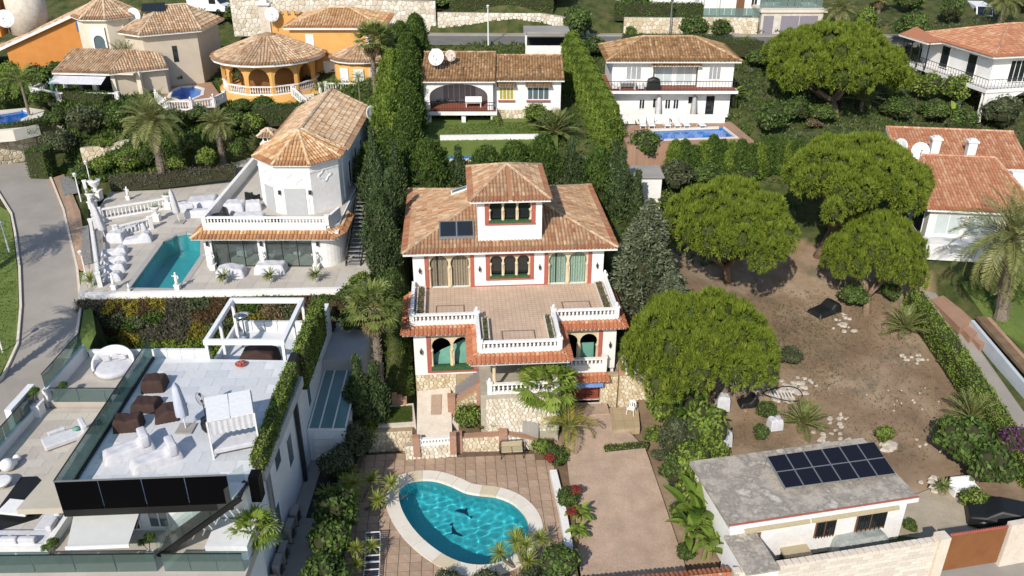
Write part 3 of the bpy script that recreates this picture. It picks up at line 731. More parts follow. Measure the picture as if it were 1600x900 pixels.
def fan_crown(key,seed,nf=34,pet=1.1,fan=.95,mat='fan',segs=15,lo=-.7,hi=1.3,skirt=0):
    r = np.random.default_rng(seed); Vs,ts = [],[]; mb = MB(); Sk = []; sts = []
    for k in range(nf+skirt):
        dead = k >= nf
        e = lo+(hi-lo)*((k+.5)/nf)**.85 if not dead else r.uniform(-1.45,-1.0)
        p = pet*r.uniform(.85,1.15)*(1 if not dead else .7); a = k*2.39996+r.uniform(-.2,.2); d = np.array([math.cos(e),0,math.sin(e)]); sag = np.array([0,0,-.16*p*math.cos(e)])
        tip = d*p+sag; f = fan*r.uniform(.85,1.12); U = np.array([-math.sin(e),0,math.cos(e)])
        th = np.linspace(-1.75,1.75,segs); V = []
        D = np.stack([np.cos(th)*d[0],np.sin(th),np.cos(th)*d[2]],1)-U*.10*np.abs(th)[:,None]+r.normal(0,.04,(segs,3)); D[:,2] -= .22
        ln = f*(1-.14*np.abs(th)/1.7)
        C = tip+unit(D)*ln[:,None]*.5
        q = leafquads(C,D,np.tile(U,(segs,1))+r.normal(0,.25,(segs,3)),ln,f*.20)
        tipD = unit(D+np.array([0,0,-.75])); C2 = tip+unit(D)*ln[:,None]*.93+tipD*.14
        q = np.concatenate([q,leafquads(C2,tipD,np.tile(U,(segs,1)),.30,.035)])
        q = rotz(q,a)
        (Sk if dead else Vs).append(q); (sts if dead else ts).append(np.full(len(q)//4,r.normal(.5,.2))+r.normal(0,.08,len(q)//4))
        mb.tube([Vector(x) for x in rotz(np.array([[0,0,0],d*p*.5+sag*.3,tip]),a)],[.04,.028,.02],4)
    PALM[key] = (leafmesh('fronds',np.concatenate(Vs),np.concatenate(ts),LEAF[mat]),mb.mesh('frond_stems',M['stem']),
                 leafmesh('dead_skirt',np.concatenate(Sk),np.concatenate(sts),LEAF['dry']) if skirt else None)
M['stem'] = surf('palm_stems',(.20,.21,.08),(.26,.22,.10),4,.6)
def palm(key,base,h,r,label,scale=1.0,name='palm_tree',group=None,lean=(0,0),rz=0,mat='bark_grey',shag=True,cat='palm'):
    P = PALM[key]; t = thing(name,label,cat,base,0,group); top = Vector((lean[0],lean[1],h))
    mb = MB(); n = 14; rr = random.Random(key+label)
    pts = [Vector((0,0,-.4)).lerp(top,k/n) for k in range(n+1)]
    mb.tube(pts,[r*(1.35 if k == 0 else 1)*(1.0+.12*(k % 2))*(1-.18*k/n) for k in range(n+1)],9)
    if shag:
        for k in range(int(h*26)):
            f = rr.uniform(.06,1); a = rr.uniform(0,6.28); c = Vector((0,0,0)).lerp(top,f); o_ = Vector((math.cos(a),math.sin(a),0)); q = c+o_*r*.9
            mb.bar(q,q+o_*r*.45+Vector((0,0,.16)),.07,.03)
    mb.build('trunk',M[mat],t)
    f = link('fronds',P[0],t,top,rz,scale); link('frond_stems',P[1],f)
    if len(P) > 2 and P[2]: link('dead_skirt',P[2],t,top,rz,scale)
    return t
# ---- rosette (agave, yucca, cycas) leaves standing from a point
def rosette_mesh(name,seed,n=60,L=.8,W=.08,mat='yucca',lo=.0,hi=1.4,droop=.3,segs=3):
    r = np.random.default_rng(seed); Vs = []; ts = []
    for k in range(n):
        e = r.uniform(lo,hi); a = r.uniform(0,6.28); l = L*r.uniform(.75,1.1); t = r.normal(.5,.18); p = np.array([0,0,0.]); out = np.array([math.cos(a),math.sin(a),0]); sd = np.array([-math.sin(a),math.cos(a),0])
        for s in range(segs):
            d = out*math.cos(e)+np.array([0,0,math.sin(e)]); q = p+d*l/segs; w0,w1 = W*(1-.25*s/segs if s else .6)/2,W*(1-(s+1)/segs*.95)/2
            Vs.append(np.array([p-sd*w0,q-sd*w1,q+sd*w1,p+sd*w0])); ts.append(t); p = q; e -= droop
    return leafmesh(name,np.concatenate(Vs),np.array(ts),LEAF[mat])
def strap_leaf(r,L,W,e0,bend,az,segs=6):
    """a broad paddle leaf (banana, strelitzia): folded strip"""
    V = []; p = np.array([0,0,0.]); e = e0; out = np.array([math.cos(az),math.sin(az),0]); sd = np.array([-math.sin(az),math.cos(az),0])
    for s in range(segs):
        d = out*math.cos(e)+np.array([0,0,math.sin(e)]); q = p+d*L/segs; up = np.cross(sd,d)
        w0 = W*math.sin(math.pi*min(1,(s/segs)*.86+.08))/2; w1 = W*math.sin(math.pi*min(1,((s+1)/segs)*.86+.08))/2 if s < segs-1 else .01
        for sg in (1,-1):
            V.append(np.array([p,q,q+sd*sg*w1-up*w1*.25,p+sd*sg*w0-up*w0*.25]))
        p = q; e -= bend/segs
    return np.concatenate(V)
def paddle_mesh(name,seed,n=12,L=1.6,W=.5,mat='banana',lo=.5,hi=1.45,stemh=.6):
    r = np.random.default_rng(seed); Vs = []; ts = []
    for k in range(n):
        V = strap_leaf(r,L*r.uniform(.7,1.1),W*r.uniform(.8,1.1),r.uniform(lo,hi),r.uniform(.7,1.7),k*2.4+r.uniform(-.3,.3))+np.array([r.normal(0,.12),r.normal(0,.12),stemh*r.uniform(.4,1.1)])
        Vs.append(V); ts.append(np.full(len(V)//4,r.normal(.5,.2)))
    return leafmesh(name,np.concatenate(Vs),np.concatenate(ts),LEAF[mat])
# ---- grass / ground cover tufts over a polygon
def in_poly(x,y,P):
    c = np.zeros(len(x),bool)
    for i in range(len(P)):
        (x0,y0),(x1,y1) = P[i][:2],P[i-1][:2]
        with np.errstate(divide='ignore',invalid='ignore'):
            c ^= ((y0 > y) != (y1 > y)) & (x < (x1-x0)*(y-y0)/(y1-y0+1e-12)+x0)
    return c
def tufts(name,label,poly,zf,n,mat,seed,L=.12,W=.02,up=.8,cat='grass',q=3,avoid=False):
    r = np.random.default_rng(seed); P = [(p[0],p[1]) for p in poly]; xs = [p[0] for p in P]; ys = [p[1] for p in P]
    x = r.uniform(min(xs),max(xs),n*3); y = r.uniform(min(ys),max(ys),n*3); k = in_poly(x,y,P); x,y = x[k][:n],y[k][:n]
    if avoid:
        b = np.zeros(len(x),bool)
        for Q,_ in CLAMP: b |= in_poly(x,y,Q)
        x,y = x[~b],y[~b]
    z = zf(x,y) if callable(zf) else np.full(len(x),zf)
    C = np.repeat(np.stack([x,y,z],1),q,0); m = len(C); D = unit(r.normal(0,.6,(m,3))+np.array([0,0,up])); ln = L*r.uniform(.6,1.4,m)
    V = leafquads(C+D*ln[:,None]*.45,D,ball(m,r),ln,W)
    o = link(name,leafmesh(name,V,r.normal(.5,.22,m),LEAF[mat])); tag(o,label,cat,None,'stuff'); return o
# ---- the plant types used below
for s_ in range(3): pine_mesh(f'p{s_}',60+s_)
cone_mesh('cyp','cypress',71); cone_mesh('cyp2','cypress',72); cone_mesh('fir','greyfir',73,4200,(.06,.16),prof=lambda t: (1-t)**.8*np.clip(.75+t*2.2,0,1),drape=.38)
cone_mesh('leyl','hedge',74,prof=lambda t: (1-t)**.45*np.clip(.8+t,0,1)); cone_mesh('colb','bright',75,prof=lambda t: (1-t)**.4*np.clip(.8+t,0,1))
feather_crown('date',81,52,3.1,'date',.62,.05,30,-.5,1.4)
feather_crown('canary',82,74,4.3,'date',.62,.05,44,-1.05,1.45,(1.1,1.8))
feather_crown('queen',83,18,2.6,'bright',.55,.05,26,-.1,1.3,(1.5,2.2))
feather_crown('cyc',84,30,1.5,'palm',.32,.04,22,.0,1.4,(.5,.9))
feather_crown('yellowpalm',85,7,2.6,'yellow',.6,.05,30,.1,1.2,(1.7,2.5))
fan_crown('fan',86,40,1.25,.95,'fan',lo=-.55,hi=1.5); fan_crown('fan_tall',87,32,1.1,.85,'palm',skirt=46,lo=-.5); fan_crown('fan_small',88,26,.7,.6,'fan',lo=-.2)
ROS = {'yucca': rosette_mesh('leaves',91,70,.62,.06,'yucca',-.5,1.45,.18),'agave': rosette_mesh('leaves',92,40,.9,.13,'yucca',.1,1.3,.12),
       'cycas': rosette_mesh('leaves',93,60,.6,.09,'palm',.0,1.3,.25),'spiky': rosette_mesh('leaves',94,60,.9,.06,'bright',.5,1.4,.2)}
PAD = {'banana': paddle_mesh('leaves',95,14),'banana2': paddle_mesh('leaves',96,11,1.9,.55),'strel': paddle_mesh('leaves',97,16,1.2,.34,'bright'),'broad': paddle_mesh('leaves',98,26,.7,.3,'bright',.1,1.3,.5)}
def rosette(kind,loc,s,label,name='agave_plant',cat='plant',group=None,rz=0,pot=None):
    t = thing(name,label,cat,loc,rz,group)
    z = 0
    if pot:
        MB().lathe([(.16,0),(.24,.32),(.27,.36),(.22,.37)],(0,0,0),10).build('pot',M[pot],t,True); z = .36
    MB().lathe([(.10,-.1),(.13,.1),(.08,.25)],(0,0,z),7).build('stem',M['bark_grey'],t)
    link('leaves',ROS[kind],t,(0,0,z+.15),0,s); return t
def paddle_plant(kind,loc,s,label,name='banana_plant',cat='plant',group=None,rz=0,h=.7):
    t = thing(name,label,cat,loc,rz,group)
    MB().tube([(0,0,-.2),(0,0,h*s)],[.14*s,.09*s],7).tube([(.25*s,.1*s,-.2),(.2*s,.1*s,h*.8*s)],[.1*s,.07*s],6).build('stalk',M['stem'],t)
    link('leaves',PAD[kind],t,(0,0,h*.3*s),0,s); return t
def yucca_clump(loc,heads,label,seed,s=1.0,name='yucca_clump',group=None):
    """several stems, each ending in a spiky head that is a part of its own"""
    r = random.Random(seed); t = thing(name,label,'plant',loc,0,group); mb = MB(); tops = []
    for k in range(heads):
        a = k*2.4; q = .28*math.sqrt(k)*s; p = Vector((math.cos(a)*q*2.2,math.sin(a)*q*1.8,(1.35-.22*math.sqrt(k)+r.uniform(-.15,.15))*s))
        mb.tube([(p.x*.3,p.y*.3,-.2),(p.x*.8,p.y*.8,p.z*.5),p],[.09*s,.07*s,.06*s],6); tops.append(p)
    mb.build('stems',M['bark_grey'],t)
    for p in tops: link('leaf_head',ROS['yucca'],t,p,r.uniform(0,6),s*r.uniform(.85,1.1))
    return t
# ---------------------------------------------------------------- the hillside
CTRL = [(1150,700,.3),(1250,640,.6),(1300,560,1.3),(1350,500,2),(1250,420,3.2),(1150,430,3),(1400,640,.6),(1450,700,.2),(1330,680,.3),(1200,390,3.8),(1380,450,2.8),
        (1450,780,0),(1100,640,.6),(1010,660,.6),(1060,760,.1),(1000,560,2.6),(995,470,5),(620,620,1.2),(615,560,3),(612,500,5),(620,400,6.5),(60,450,5.4),(40,600,4.1),(100,330,6.2),(20,290,6.4),(110,260,6.6),
        (250,440,5.6),(400,300,7),(350,240,8),(250,225,8.6),(150,200,9.4),(450,160,9.3),(300,165,10.2),(150,140,10.6),(30,150,10.6),(30,200,9.4),(560,200,10),(600,150,11.5),
        (700,208,10.2),(850,208,10.2),(770,246,8.2),(770,130,12.3),(700,66,13.8),(850,66,13.8),(1000,60,14),(1200,58,14),(550,60,13.8),(1050,205,10),(950,200,10.2),(1150,215,9.8),(1000,280,7.6),(1100,260,8),
        (1250,200,10),(1180,120,12.2),(1350,200,9.5),(1450,225,8.4),(1500,180,9.8),(1500,300,6.6),(1450,400,4.5),(1590,420,4.6),(1590,520,2.6),(1480,500,2.3),(1560,600,1.0),(1600,680,.3),
        (800,8,17.3),(200,4,16),(1400,20,16),(700,890,-.1),(1000,880,-.4),(1300,890,-.7),(1590,870,-.7),(450,850,.3),(500,640,1.2),(560,700,.6),(540,800,.3),(1540,780,-.2),(1580,330,6),(1590,240,8),(60,104,10.6),(130,95,10.8),(280,112,11.2),(400,110,10.8),(-20,110,11),(480,130,10.8),(1010,240,9),(900,180,10.6),(330,60,13),(150,50,12.2),(1300,150,11.2),(1500,120,12),(1400,120,12)]
cp = [tuple(at(*c)) for c in CTRL]+[(0,68,7.2),(-9,66,6.8),(9,66,6.8)]+[(x,12,-1.2) for x in (-50,-20,10,40)]+[(x,y,z) for x in (-120,-60,0,60,120) for y,z in ((140,22),(200,33))]+[(-60,50,4.5),(-70,30,2),(-75,90,10),(-58,95,10.6),(-50,95,10.6),(-62,105,10.8),(-50,107,11),(-70,100,10.6),(-42,108,11.6),(80,80,9),(65,50,3),(60,30,-.5)]
CP = np.array(cp)
def _phi(d): return d*d*np.log(d+1e-6)
_n = len(CP); _d = np.linalg.norm(CP[:,None,:2]-CP[None,:,:2],axis=2); _A = np.zeros((_n+3,_n+3)); _A[:_n,:_n] = _phi(_d)+np.eye(_n)*1.5; _A[:_n,_n] = 1; _A[:_n,_n+1:] = CP[:,:2]; _A[_n:,:_n] = _A[:_n,_n:].T
_w = np.linalg.solve(_A,np.concatenate([CP[:,2],np.zeros(3)]))
def hz(x,y):
    x = np.atleast_1d(np.asarray(x,float)); y = np.atleast_1d(np.asarray(y,float)); out = np.zeros(x.shape)
    for i in range(0,x.size,4000):
        X,Y = x.ravel()[i:i+4000],y.ravel()[i:i+4000]; d = np.sqrt((X[:,None]-CP[None,:,0])**2+(Y[:,None]-CP[None,:,1])**2)
        out.ravel()[i:i+4000] = _phi(d)@_w[:_n]+_w[_n]+_w[_n+1]*X+_w[_n+2]*Y
    return out
def gz(x,y): return float(hz(x,y)[0])
def ground_at(px,py):
    """where the view ray meets the hillside"""
    z = 5.0
    for _ in range(30):
        p = at(px,py,z); z = .6*z+.4*gz(p.x,p.y)
    return Vector((p.x,p.y,z))
CLAMP = [(([tuple(at(x,y,6.6))[:2] for x,y in ((-60,285),(-30,263),(20,251),(60,239),(92,215),(112,250),(80,275),(40,262))]),6.4)]          # (polygon, height): the ground is dug out under decks and pools
def slab_poly(pix,z): return [tuple(at(x,y,z))[:2] for x,y in pix]
def slab(name,pix,z,mat,thick=.3,label=None,cat=None,kind='structure',clamp=True,P=None,parent=None,dig=.35):
    P = P or slab_poly(pix,z)
    o = MB().prism(P,z-thick,z).build(name,M[mat],parent)
    if not parent: tag(o,label,cat,None,kind)
    if clamp: CLAMP.append((P,z-dig))
    return o
def sheet(name,pix,zs,mat,thick=.12,label=None,cat=None,kind='structure',clamp=True):
    """sloping slab: one height for each corner"""
    P = [at(x,y,z) for (x,y),z in zip(pix,zs)]; n = len(P)
    mb = MB(); mb.add([tuple(p) for p in P]+[(p.x,p.y,p.z-thick) for p in P],[tuple(range(n)),tuple(range(n,2*n))[::-1]]+[(i,n+i,n+(i+1) % n,(i+1) % n) for i in range(n)])
    o = mb.build(name,M[mat]); tag(o,label,cat,None,kind)
    if clamp: CLAMP.append(([(p.x,p.y) for p in P],P))
    return o
def road(name,left,right,mat,label=None,kind='structure',thick=.15,clamp=True,drop=.12):
    """strip between two edge lines given as world points"""
    mb = MB(); n = len(left); L = [Vector(p) for p in left]; Rr = [Vector(p) for p in right]; dz = Vector((0,0,thick))
    V = []; F = []
    for a,b in zip(L,Rr): V += [a,b,b-dz,a-dz]
    for i in range(n-1):
        for k in range(4): F.append((4*i+k,4*i+(k+1) % 4,4*i+4+(k+1) % 4,4*i+4+k))
    F += [(0,3,2,1),(4*n-4,4*n-3,4*n-2,4*n-1)]
    o = mb.add(V,F).build(name,M[mat]); tag(o,label,None,None,kind)
    me = o.data; bm = bmesh.new(); bm.from_mesh(me); bmesh.ops.recalc_face_normals(bm,faces=bm.faces); bm.to_mesh(me); bm.free()
    if clamp:
        for i in range(n-1): CLAMP.append(([(L[i].x,L[i].y),(Rr[i].x,Rr[i].y),(Rr[i+1].x,Rr[i+1].y),(L[i+1].x,L[i+1].y)],[L[i],Rr[i],Rr[i+1],L[i+1]]))
    return o
def ground_material():
    m,nt,n,l,b = newmat('dry_earth'); tc = n.new('ShaderNodeTexCoord')
    def noise(s,d=5,r=.6):
        z = n.new('ShaderNodeTexNoise'); z.inputs['Scale'].default_value = s; z.inputs['Detail'].default_value = d; z.inputs['Roughness'].default_value = r; l.new(tc.outputs['Object'],z.inputs['Vector']); return z.outputs['Fac']
    def mix(f,a,c):
        x = n.new('ShaderNodeMix'); x.data_type = 'RGBA'; l.new(f,x.inputs[0]) if not isinstance(f,float) else None
        for i,v in ((6,a),(7,c)):
            if isinstance(v,tuple): x.inputs[i].default_value = v
            else: l.new(v,x.inputs[i])
        return x.outputs[2]
    at_ = n.new('ShaderNodeAttribute'); at_.attribute_name = 'tint'
    r1 = ramp(n,[(.28,(.135,.088,.054)),(.50,(.235,.165,.108)),(.70,(.37,.285,.20))]); l.new(noise(.22),r1.inputs[0])
    r2 = ramp(n,[(.55,(0,0,0)),(.70,(1,1,1))]); l.new(noise(.5,6),r2.inputs[0])
    c = mix(r2.outputs[0],r1.outputs[0],(.15,.125,.085,1))
    r3 = ramp(n,[(.50,(0,0,0)),(.78,(.75,.75,.75))]); l.new(noise(3.2,6,.7),r3.inputs[0])
    c = mix(r3.outputs[0],c,(.26,.195,.13,1))
    v = n.new('ShaderNodeTexVoronoi'); v.inputs['Scale'].default_value = 5.5; l.new(tc.outputs['Object'],v.inputs['Vector'])
    r4 = ramp(n,[(.05,(1,1,1)),(.14,(0,0,0))]); l.new(v.outputs['Distance'],r4.inputs[0])
    r5 = ramp(n,[(.52,(0,0,0)),(.62,(.8,.8,.8))]); l.new(noise(.8),r5.inputs[0])
    mm = n.new('ShaderNodeMath'); mm.operation = 'MULTIPLY'; l.new(r4.outputs[0],mm.inputs[0]); l.new(r5.outputs[0],mm.inputs[1])
    c = mix(mm.outputs[0],c,(.40,.34,.26,1))
    rg = ramp(n,[(.35,(.035,.052,.016)),(.55,(.075,.085,.030)),(.75,(.13,.10,.05))]); l.new(noise(.9,6),rg.inputs[0]); c = mix(at_.outputs['Fac'],c,rg.outputs[0])
    l.new(c,b.inputs['Base Color']); b.inputs['Roughness'].default_value = .95; b.inputs['Specular IOR Level'].default_value = .1
    bp = n.new('ShaderNodeBump'); bp.inputs['Strength'].default_value = .6; bp.inputs['Distance'].default_value = .08; l.new(noise(4,6,.7),bp.inputs['Height']); l.new(bp.outputs[0],b.inputs['Normal'])
    return m
BARE = [(-10,26),(-10,46),(8.2,50),(10.5,56),(12,63),(22,66),(31,66),(33.5,60),(33.5,36),(30,28)]     # the bare plot; elsewhere the soil carries scrub
def build_ground():
    xs = np.concatenate([np.arange(-300,-60,12),np.arange(-60,62,.6),np.arange(62,310,12)]); ys = np.concatenate([np.arange(2,24,2),np.arange(24,112,.6),np.arange(112,420,10)])
    X,Y = np.meshgrid(xs,ys); Z = hz(np.clip(X,-130,130),np.clip(Y,2,230)).reshape(X.shape)+np.maximum(0,Y-230)*.18
    r = np.random.default_rng(3); Z += (np.sin(X*.9+1.3*np.sin(Y*.7))*np.sin(Y*1.1))*.05+r.normal(0,.015,Z.shape)
    x,y,z = X.ravel(),Y.ravel(),Z.ravel()
    for P,h in CLAMP:
        k = in_poly(x,y,P)
        # also the cells next to the edge, so that the sheet never pokes through
        for dx,dy in ((.62,0),(-.62,0),(0,.62),(0,-.62)): k |= in_poly(x+dx,y+dy,P)
        if isinstance(h,(int,float)): z[k] = np.minimum(z[k],h)
        else:
            A = np.array([[p[0],p[1],1] for p in h]); s,*_ = np.linalg.lstsq(A,np.array([p[2] for p in h]),rcond=None)
            z[k] = np.minimum(z[k],s[0]*x[k]+s[1]*y[k]+s[2]-.22)
    nx,ny = len(xs),len(ys); i = np.arange(nx*ny).reshape(ny,nx)
    F = np.stack([i[:-1,:-1],i[:-1,1:],i[1:,1:],i[1:,:-1]],-1).reshape(-1,4)
    o = link('ground',npmesh('ground',np.stack([x,y,z],1),F,ground_material(),1.0-(in_poly(x,y,BARE)|in_poly(x+.9,y+.5*np.sin(x*2),BARE)).astype(float),smooth=True)); o['kind'] = 'structure'
    return o
# ---------------------------------------------------------------- the main villa
VO = at(629,397,9.9); VR = R(4)
villa = thing('moorish_villa','white three storey villa with horseshoe arches, red trim and square tower in the middle','house',(VO.x,VO.y,0),VR)
def VW(u,v,z=0):
    """villa frame -> world"""
    return Vector((VO.x+u*math.cos(VR)-v*math.sin(VR),VO.y+u*math.sin(VR)+v*math.cos(VR),z))
def wall_rects(mb,x0,x1,z0,z1,y,t,rects):
    """wall in the plane y..y+t with rectangular openings (ux0, ux1, z0, z1)"""
    xs = x0
    for a,b,c,d in sorted(rects):
        mb.box(xs,y,z0,a,y+t,z1)
        if c > z0+.01: mb.box(a,y,z0,b,y+t,c)
        if d < z1-.01: mb.box(a,y,d,b,y+t,z1)
        xs = b
    mb.box(xs,y,z0,x1,y+t,z1); return mb
def moorish(parent,u0,u1,z0,z1,y,n=2,fill=('curtain_g','curtain_g'),sill=0,door=True,pil=True,name='arched_window',springf=.60):
    """red pilasters, a cream panel with horseshoe arches, slender columns, panes behind"""
    w = MB(); iw = (u1-u0)/n; hw = iw*.40; sp = z0+sill+(z1-z0-sill)*springf
    arch_wall(w,u0,u1,z0+sill,z1,[(u0+iw*(k+.5),hw,z0+sill,sp,1.12) for k in range(n)],y+.06,.16)
    o = w.build(name,M['cream'],parent)
    if sill: MB().box(u0-.25,y-.12,z0,u1+.25,y+.30,z0+.10).build('window_sill',M['redtrim'],o); MB().box(u0,y-.06,z0+.10,u1,y+.24,z0+sill).build('sill_tiles',M['grille'],o)
    if pil:
        for a,b in ((u0-.26,u0-.003),(u1+.003,u1+.26)): MB().box(a,y-.05,z0,b,y+.2,z1+.003).build('pilaster',M['redtrim'],o)
        MB().box(u0-.26,y-.05,z1+.004,u1+.26,y+.2,z1+.14).build('lintel',M['redtrim'],o)
    for k in range(n+1):
        c = u0+iw*k; c += .07 if k == 0 else (-.07 if k == n else 0)
        MB().lathe([(.11,0),(.11,.1),(.055,.16),(.05,sp-z0-sill-.16),(.11,sp-z0-sill-.06),(.11,sp-z0-sill+.04)],(c,y+.06,z0+sill),8).build('column',M['cream'],o,True)
    for k in range(n):
        a,b = u0+iw*(k+.5)-hw*1.15,u0+iw*(k+.5)+hw*1.15
        f = fill[k % len(fill)]
        if f != 'open': MB().box(a,y+.36,z0+sill,b,y+.40,z1).build('pane',M['glassdark'],o)
        if f and f != 'open':
            mb = MB(); q = 22; V = []
            for i in range(q+1):
                x = a+(b-a)*i/q; dy = .05*math.sin(i*2.1+k)+.03*math.sin(i*.9)
                V += [(x,y+.29+dy,z0+sill),(x,y+.29+dy,z1)]
            mb.add(V,[(2*i,2*i+2,2*i+3,2*i+1) for i in range(q) if not (i in (8,9) and k == 0)]); mb.build('curtain',M[f],o)
    return o
def lantern(parent,u,y,z):
    MB().box(u-.02,y-.22,z+.2,u+.02,y,z+.24).lathe([(.02,-.16),(.08,0),(.09,.14),(.02,.24)],(u,y-.2,z),6).build('wall_lantern',M['iron'],parent)
def solar_collector():
    E,sl = 9.9,.333; P = lambda u,v,k: Vector((u,v,E+sl*v+k)); f = MB(); q = [(2.42,1.15),(4.82,1.15),(4.82,2.75),(2.42,2.75)]
    f.add([P(*p,.1) for p in q]+[P(*p,.24) for p in q],[(0,3,2,1),(4,5,6,7),(0,1,5,4),(1,2,6,5),(2,3,7,6),(3,0,4,7)])
    t = tag(f.build('solar_water_collector',M['greymetal'],None,False,(VO.x,VO.y,0),VR),'dark two panel solar water collector on the villa roof','solar panel')
    for a in (2.52,3.67): MB().add([P(a,1.25,.246),P(a+1.05,1.25,.246),P(a+1.05,2.65,.246),P(a,2.65,.246)],[(0,1,2,3)]).build('collector_pane',M['panel_glass'],t)
def villa_build():
    CLAMP.append(([VW(*p)[:2] for p in ((.3,-8),(14,-8),(14,11.6),(.3,11.6))],.3))
    T,E,Y0 = 7.0,9.9,.6
    # upper storey
    mb = MB(); ops = [(1.64,4.47,T,9.5),(5.78,8.55,7.62,9.34),(9.78,12.53,T,9.5)]
    wall_rects(mb,.6,13.6,T-.2,E-.12,Y0,.3,ops)
    mb.box(.6,Y0+.3,T-.2,.9,11.4,E-.12); mb.box(13.3,Y0+.3,T-.2,13.6,11.4,E-.12); mb.box(.9,11.1,0,13.3,11.4,E-.12)
    mb.box(.6,.9,0,.9,11.4,T-.2); mb.box(13.3,.9,0,13.6,11.4,T-.2); mb.box(.9,1.2,T-.1,13.3,11.1,T-.02)
    mb.build('wall',M['white'],villa)
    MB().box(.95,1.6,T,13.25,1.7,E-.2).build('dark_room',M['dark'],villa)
    moorish(villa,1.64,4.47,T,9.5,Y0,2,('curtain_b','curtain_b'))
    moorish(villa,9.78,12.53,T,9.5,Y0,2,('curtain_g','curtain_g'))
    moorish(villa,5.78,8.55,7.50,9.30,Y0,3,(None,),sill=.28,door=False)
    for u in (1.05,5.1,9.2,13.15): lantern(villa,u,Y0,8.35)
    MB().box(4.73,Y0-.03,T,9.52,Y0-.002,T+.07).build('skirting',M['redtrim'],villa)
    # main roof, cut by the tower: three planes left, right, front + back
    sl = .333; x0,y0,x1,y1 = 0,0,14.4,12.2; h = E+(y1-y0)/2*sl; r0,r1 = (6.1,6.1,h),(8.3,6.1,h)
    tf = 1.0      # tower front plane
    a,b,c,d = (x0,y0,E),(x1,y0,E),(x1,y1,E),(x0,y1,E)
    tz = E+tf*sl
    pl = [[a,(5.05,0,E),(5.05,5.05,E+5.05*sl)],[(9.35,0,E),b,(9.35,5.05,E+5.05*sl)],[(5.05,0,E),(9.35,0,E),(9.35,tf,tz),(5.05,tf,tz)],
          [d,a,r0],[b,c,r1],[c,d,r0,r1]]
    rg = [(a,(5.0,5.0,E+5.0*sl)),(b,(9.4,5.0,E+5.0*sl)),(d,r0),(c,r1)]
    tiled_roof(villa,pl,rg,'tile',.2,'white',pitch=.235)
    # skylight and solar collector on the roof slopes
    sk = MB(); P = lambda u,v,k=0: Vector((u,v,E+sl*u+k))
    q = [(3.3,7.6),(4.5,7.6),(4.5,8.25),(3.3,8.25)]
    V = [P(*p,.02) for p in q]+[P(*p,.2) for p in q]
    o = sk.add(V,[(0,3,2,1),(4,5,6,7),(0,1,5,4),(1,2,6,5),(2,3,7,6),(3,0,4,7)]).build('skylight_frame',M['whitepaint'],villa)
    MB().add([P(3.38,7.68,.206),P(4.42,7.68,.206),P(4.42,8.17,.206),P(3.38,8.17,.206)],[(0,1,2,3)]).build('skylight_pane',M['glassblue'],o)
    solar_collector()
    # tower
    tb = MB(); wall_rects(tb,5.05,9.35,9.6,13.2,tf,.25,[(5.78,8.65,11.5,12.95)])
    tb.box(5.05,tf+.25,9.6,5.3,6.9,13.2).box(9.1,tf+.25,9.6,9.35,6.9,13.2).box(5.3,6.65,9.6,9.1,6.9,13.2)
    tb.build('tower_wall',M['white'],villa)
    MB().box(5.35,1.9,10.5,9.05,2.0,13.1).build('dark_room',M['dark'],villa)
    moorish(villa,5.78,8.65,11.42,12.95,tf,3,(None,),sill=.28)
    e = .52; X0,Y0_,X1,Y1 = 5.05-e,tf-e,9.35+e,6.9+e; Z = 13.3; ap = ((X0+X1)/2,(Y0_+Y1)/2,Z+1.32)
    A,B,C_,D = (X0,Y0_,Z),(X1,Y0_,Z),(X1,Y1,Z),(X0,Y1,Z)
    tiled_roof(villa,[[A,B,ap],[B,C_,ap],[C_,D,ap],[D,A,ap]],[(A,ap),(B,ap),(C_,ap),(D,ap)],'tile',.16,'white',pitch=.235,name='tower_roof')
    # terrace slab and its tiled floor
    TP = [(.5,.6),(.5,-4.35),(4.7,-4.35),(4.7,-8.0),(9.65,-8.0),(9.65,-4.35),(13.8,-4.35),(13.8,.6)]
    MB().prism(TP,6.62,T-.004).build('terrace_slab',M['white'],villa)
    MB().prism([(.62,.59),(.62,-4.2),(4.85,-4.2),(4.85,-7.85),(9.5,-7.85),(9.5,-4.2),(13.68,-4.2),(13.68,.59)],T-.003,T+.004).build('terrace_floor',M['terrace_tile'],villa)
    def inlay(u0,u1,v0,v1):
        m = MB()
        for q in ((u0,v0,u1,v0+.09),(u0,v1-.09,u1,v1),(u0,v0+.09,u0+.09,v1-.09),(u1-.09,v0+.09,u1,v1-.09)): m.box(q[0],q[1],T+.005,q[2],q[3],T+.009)
        m.build('floor_inlay',M['inlay'],villa)
    inlay(2.1,4.0,-3.4,-2.0); inlay(10.4,12.3,-3.4,-2.0); inlay(6.2,8.3,-7.3,-5.6)
    for q in ([(.6,.45),(.62,-4.25)],[(.62,-4.25),(4.72,-4.25)],[(4.72,-4.25),(4.78,-7.9)],[(4.78,-7.9),(9.58,-7.9)],[(9.58,-7.9),(9.62,-4.25)],[(9.62,-4.25),(13.7,-4.25)],[(13.7,-4.25),(13.72,.45)]):
        i = q[0]; balustrade(villa,(*q[0],T),(*q[1],T),.64,.25,posts=(False,True))
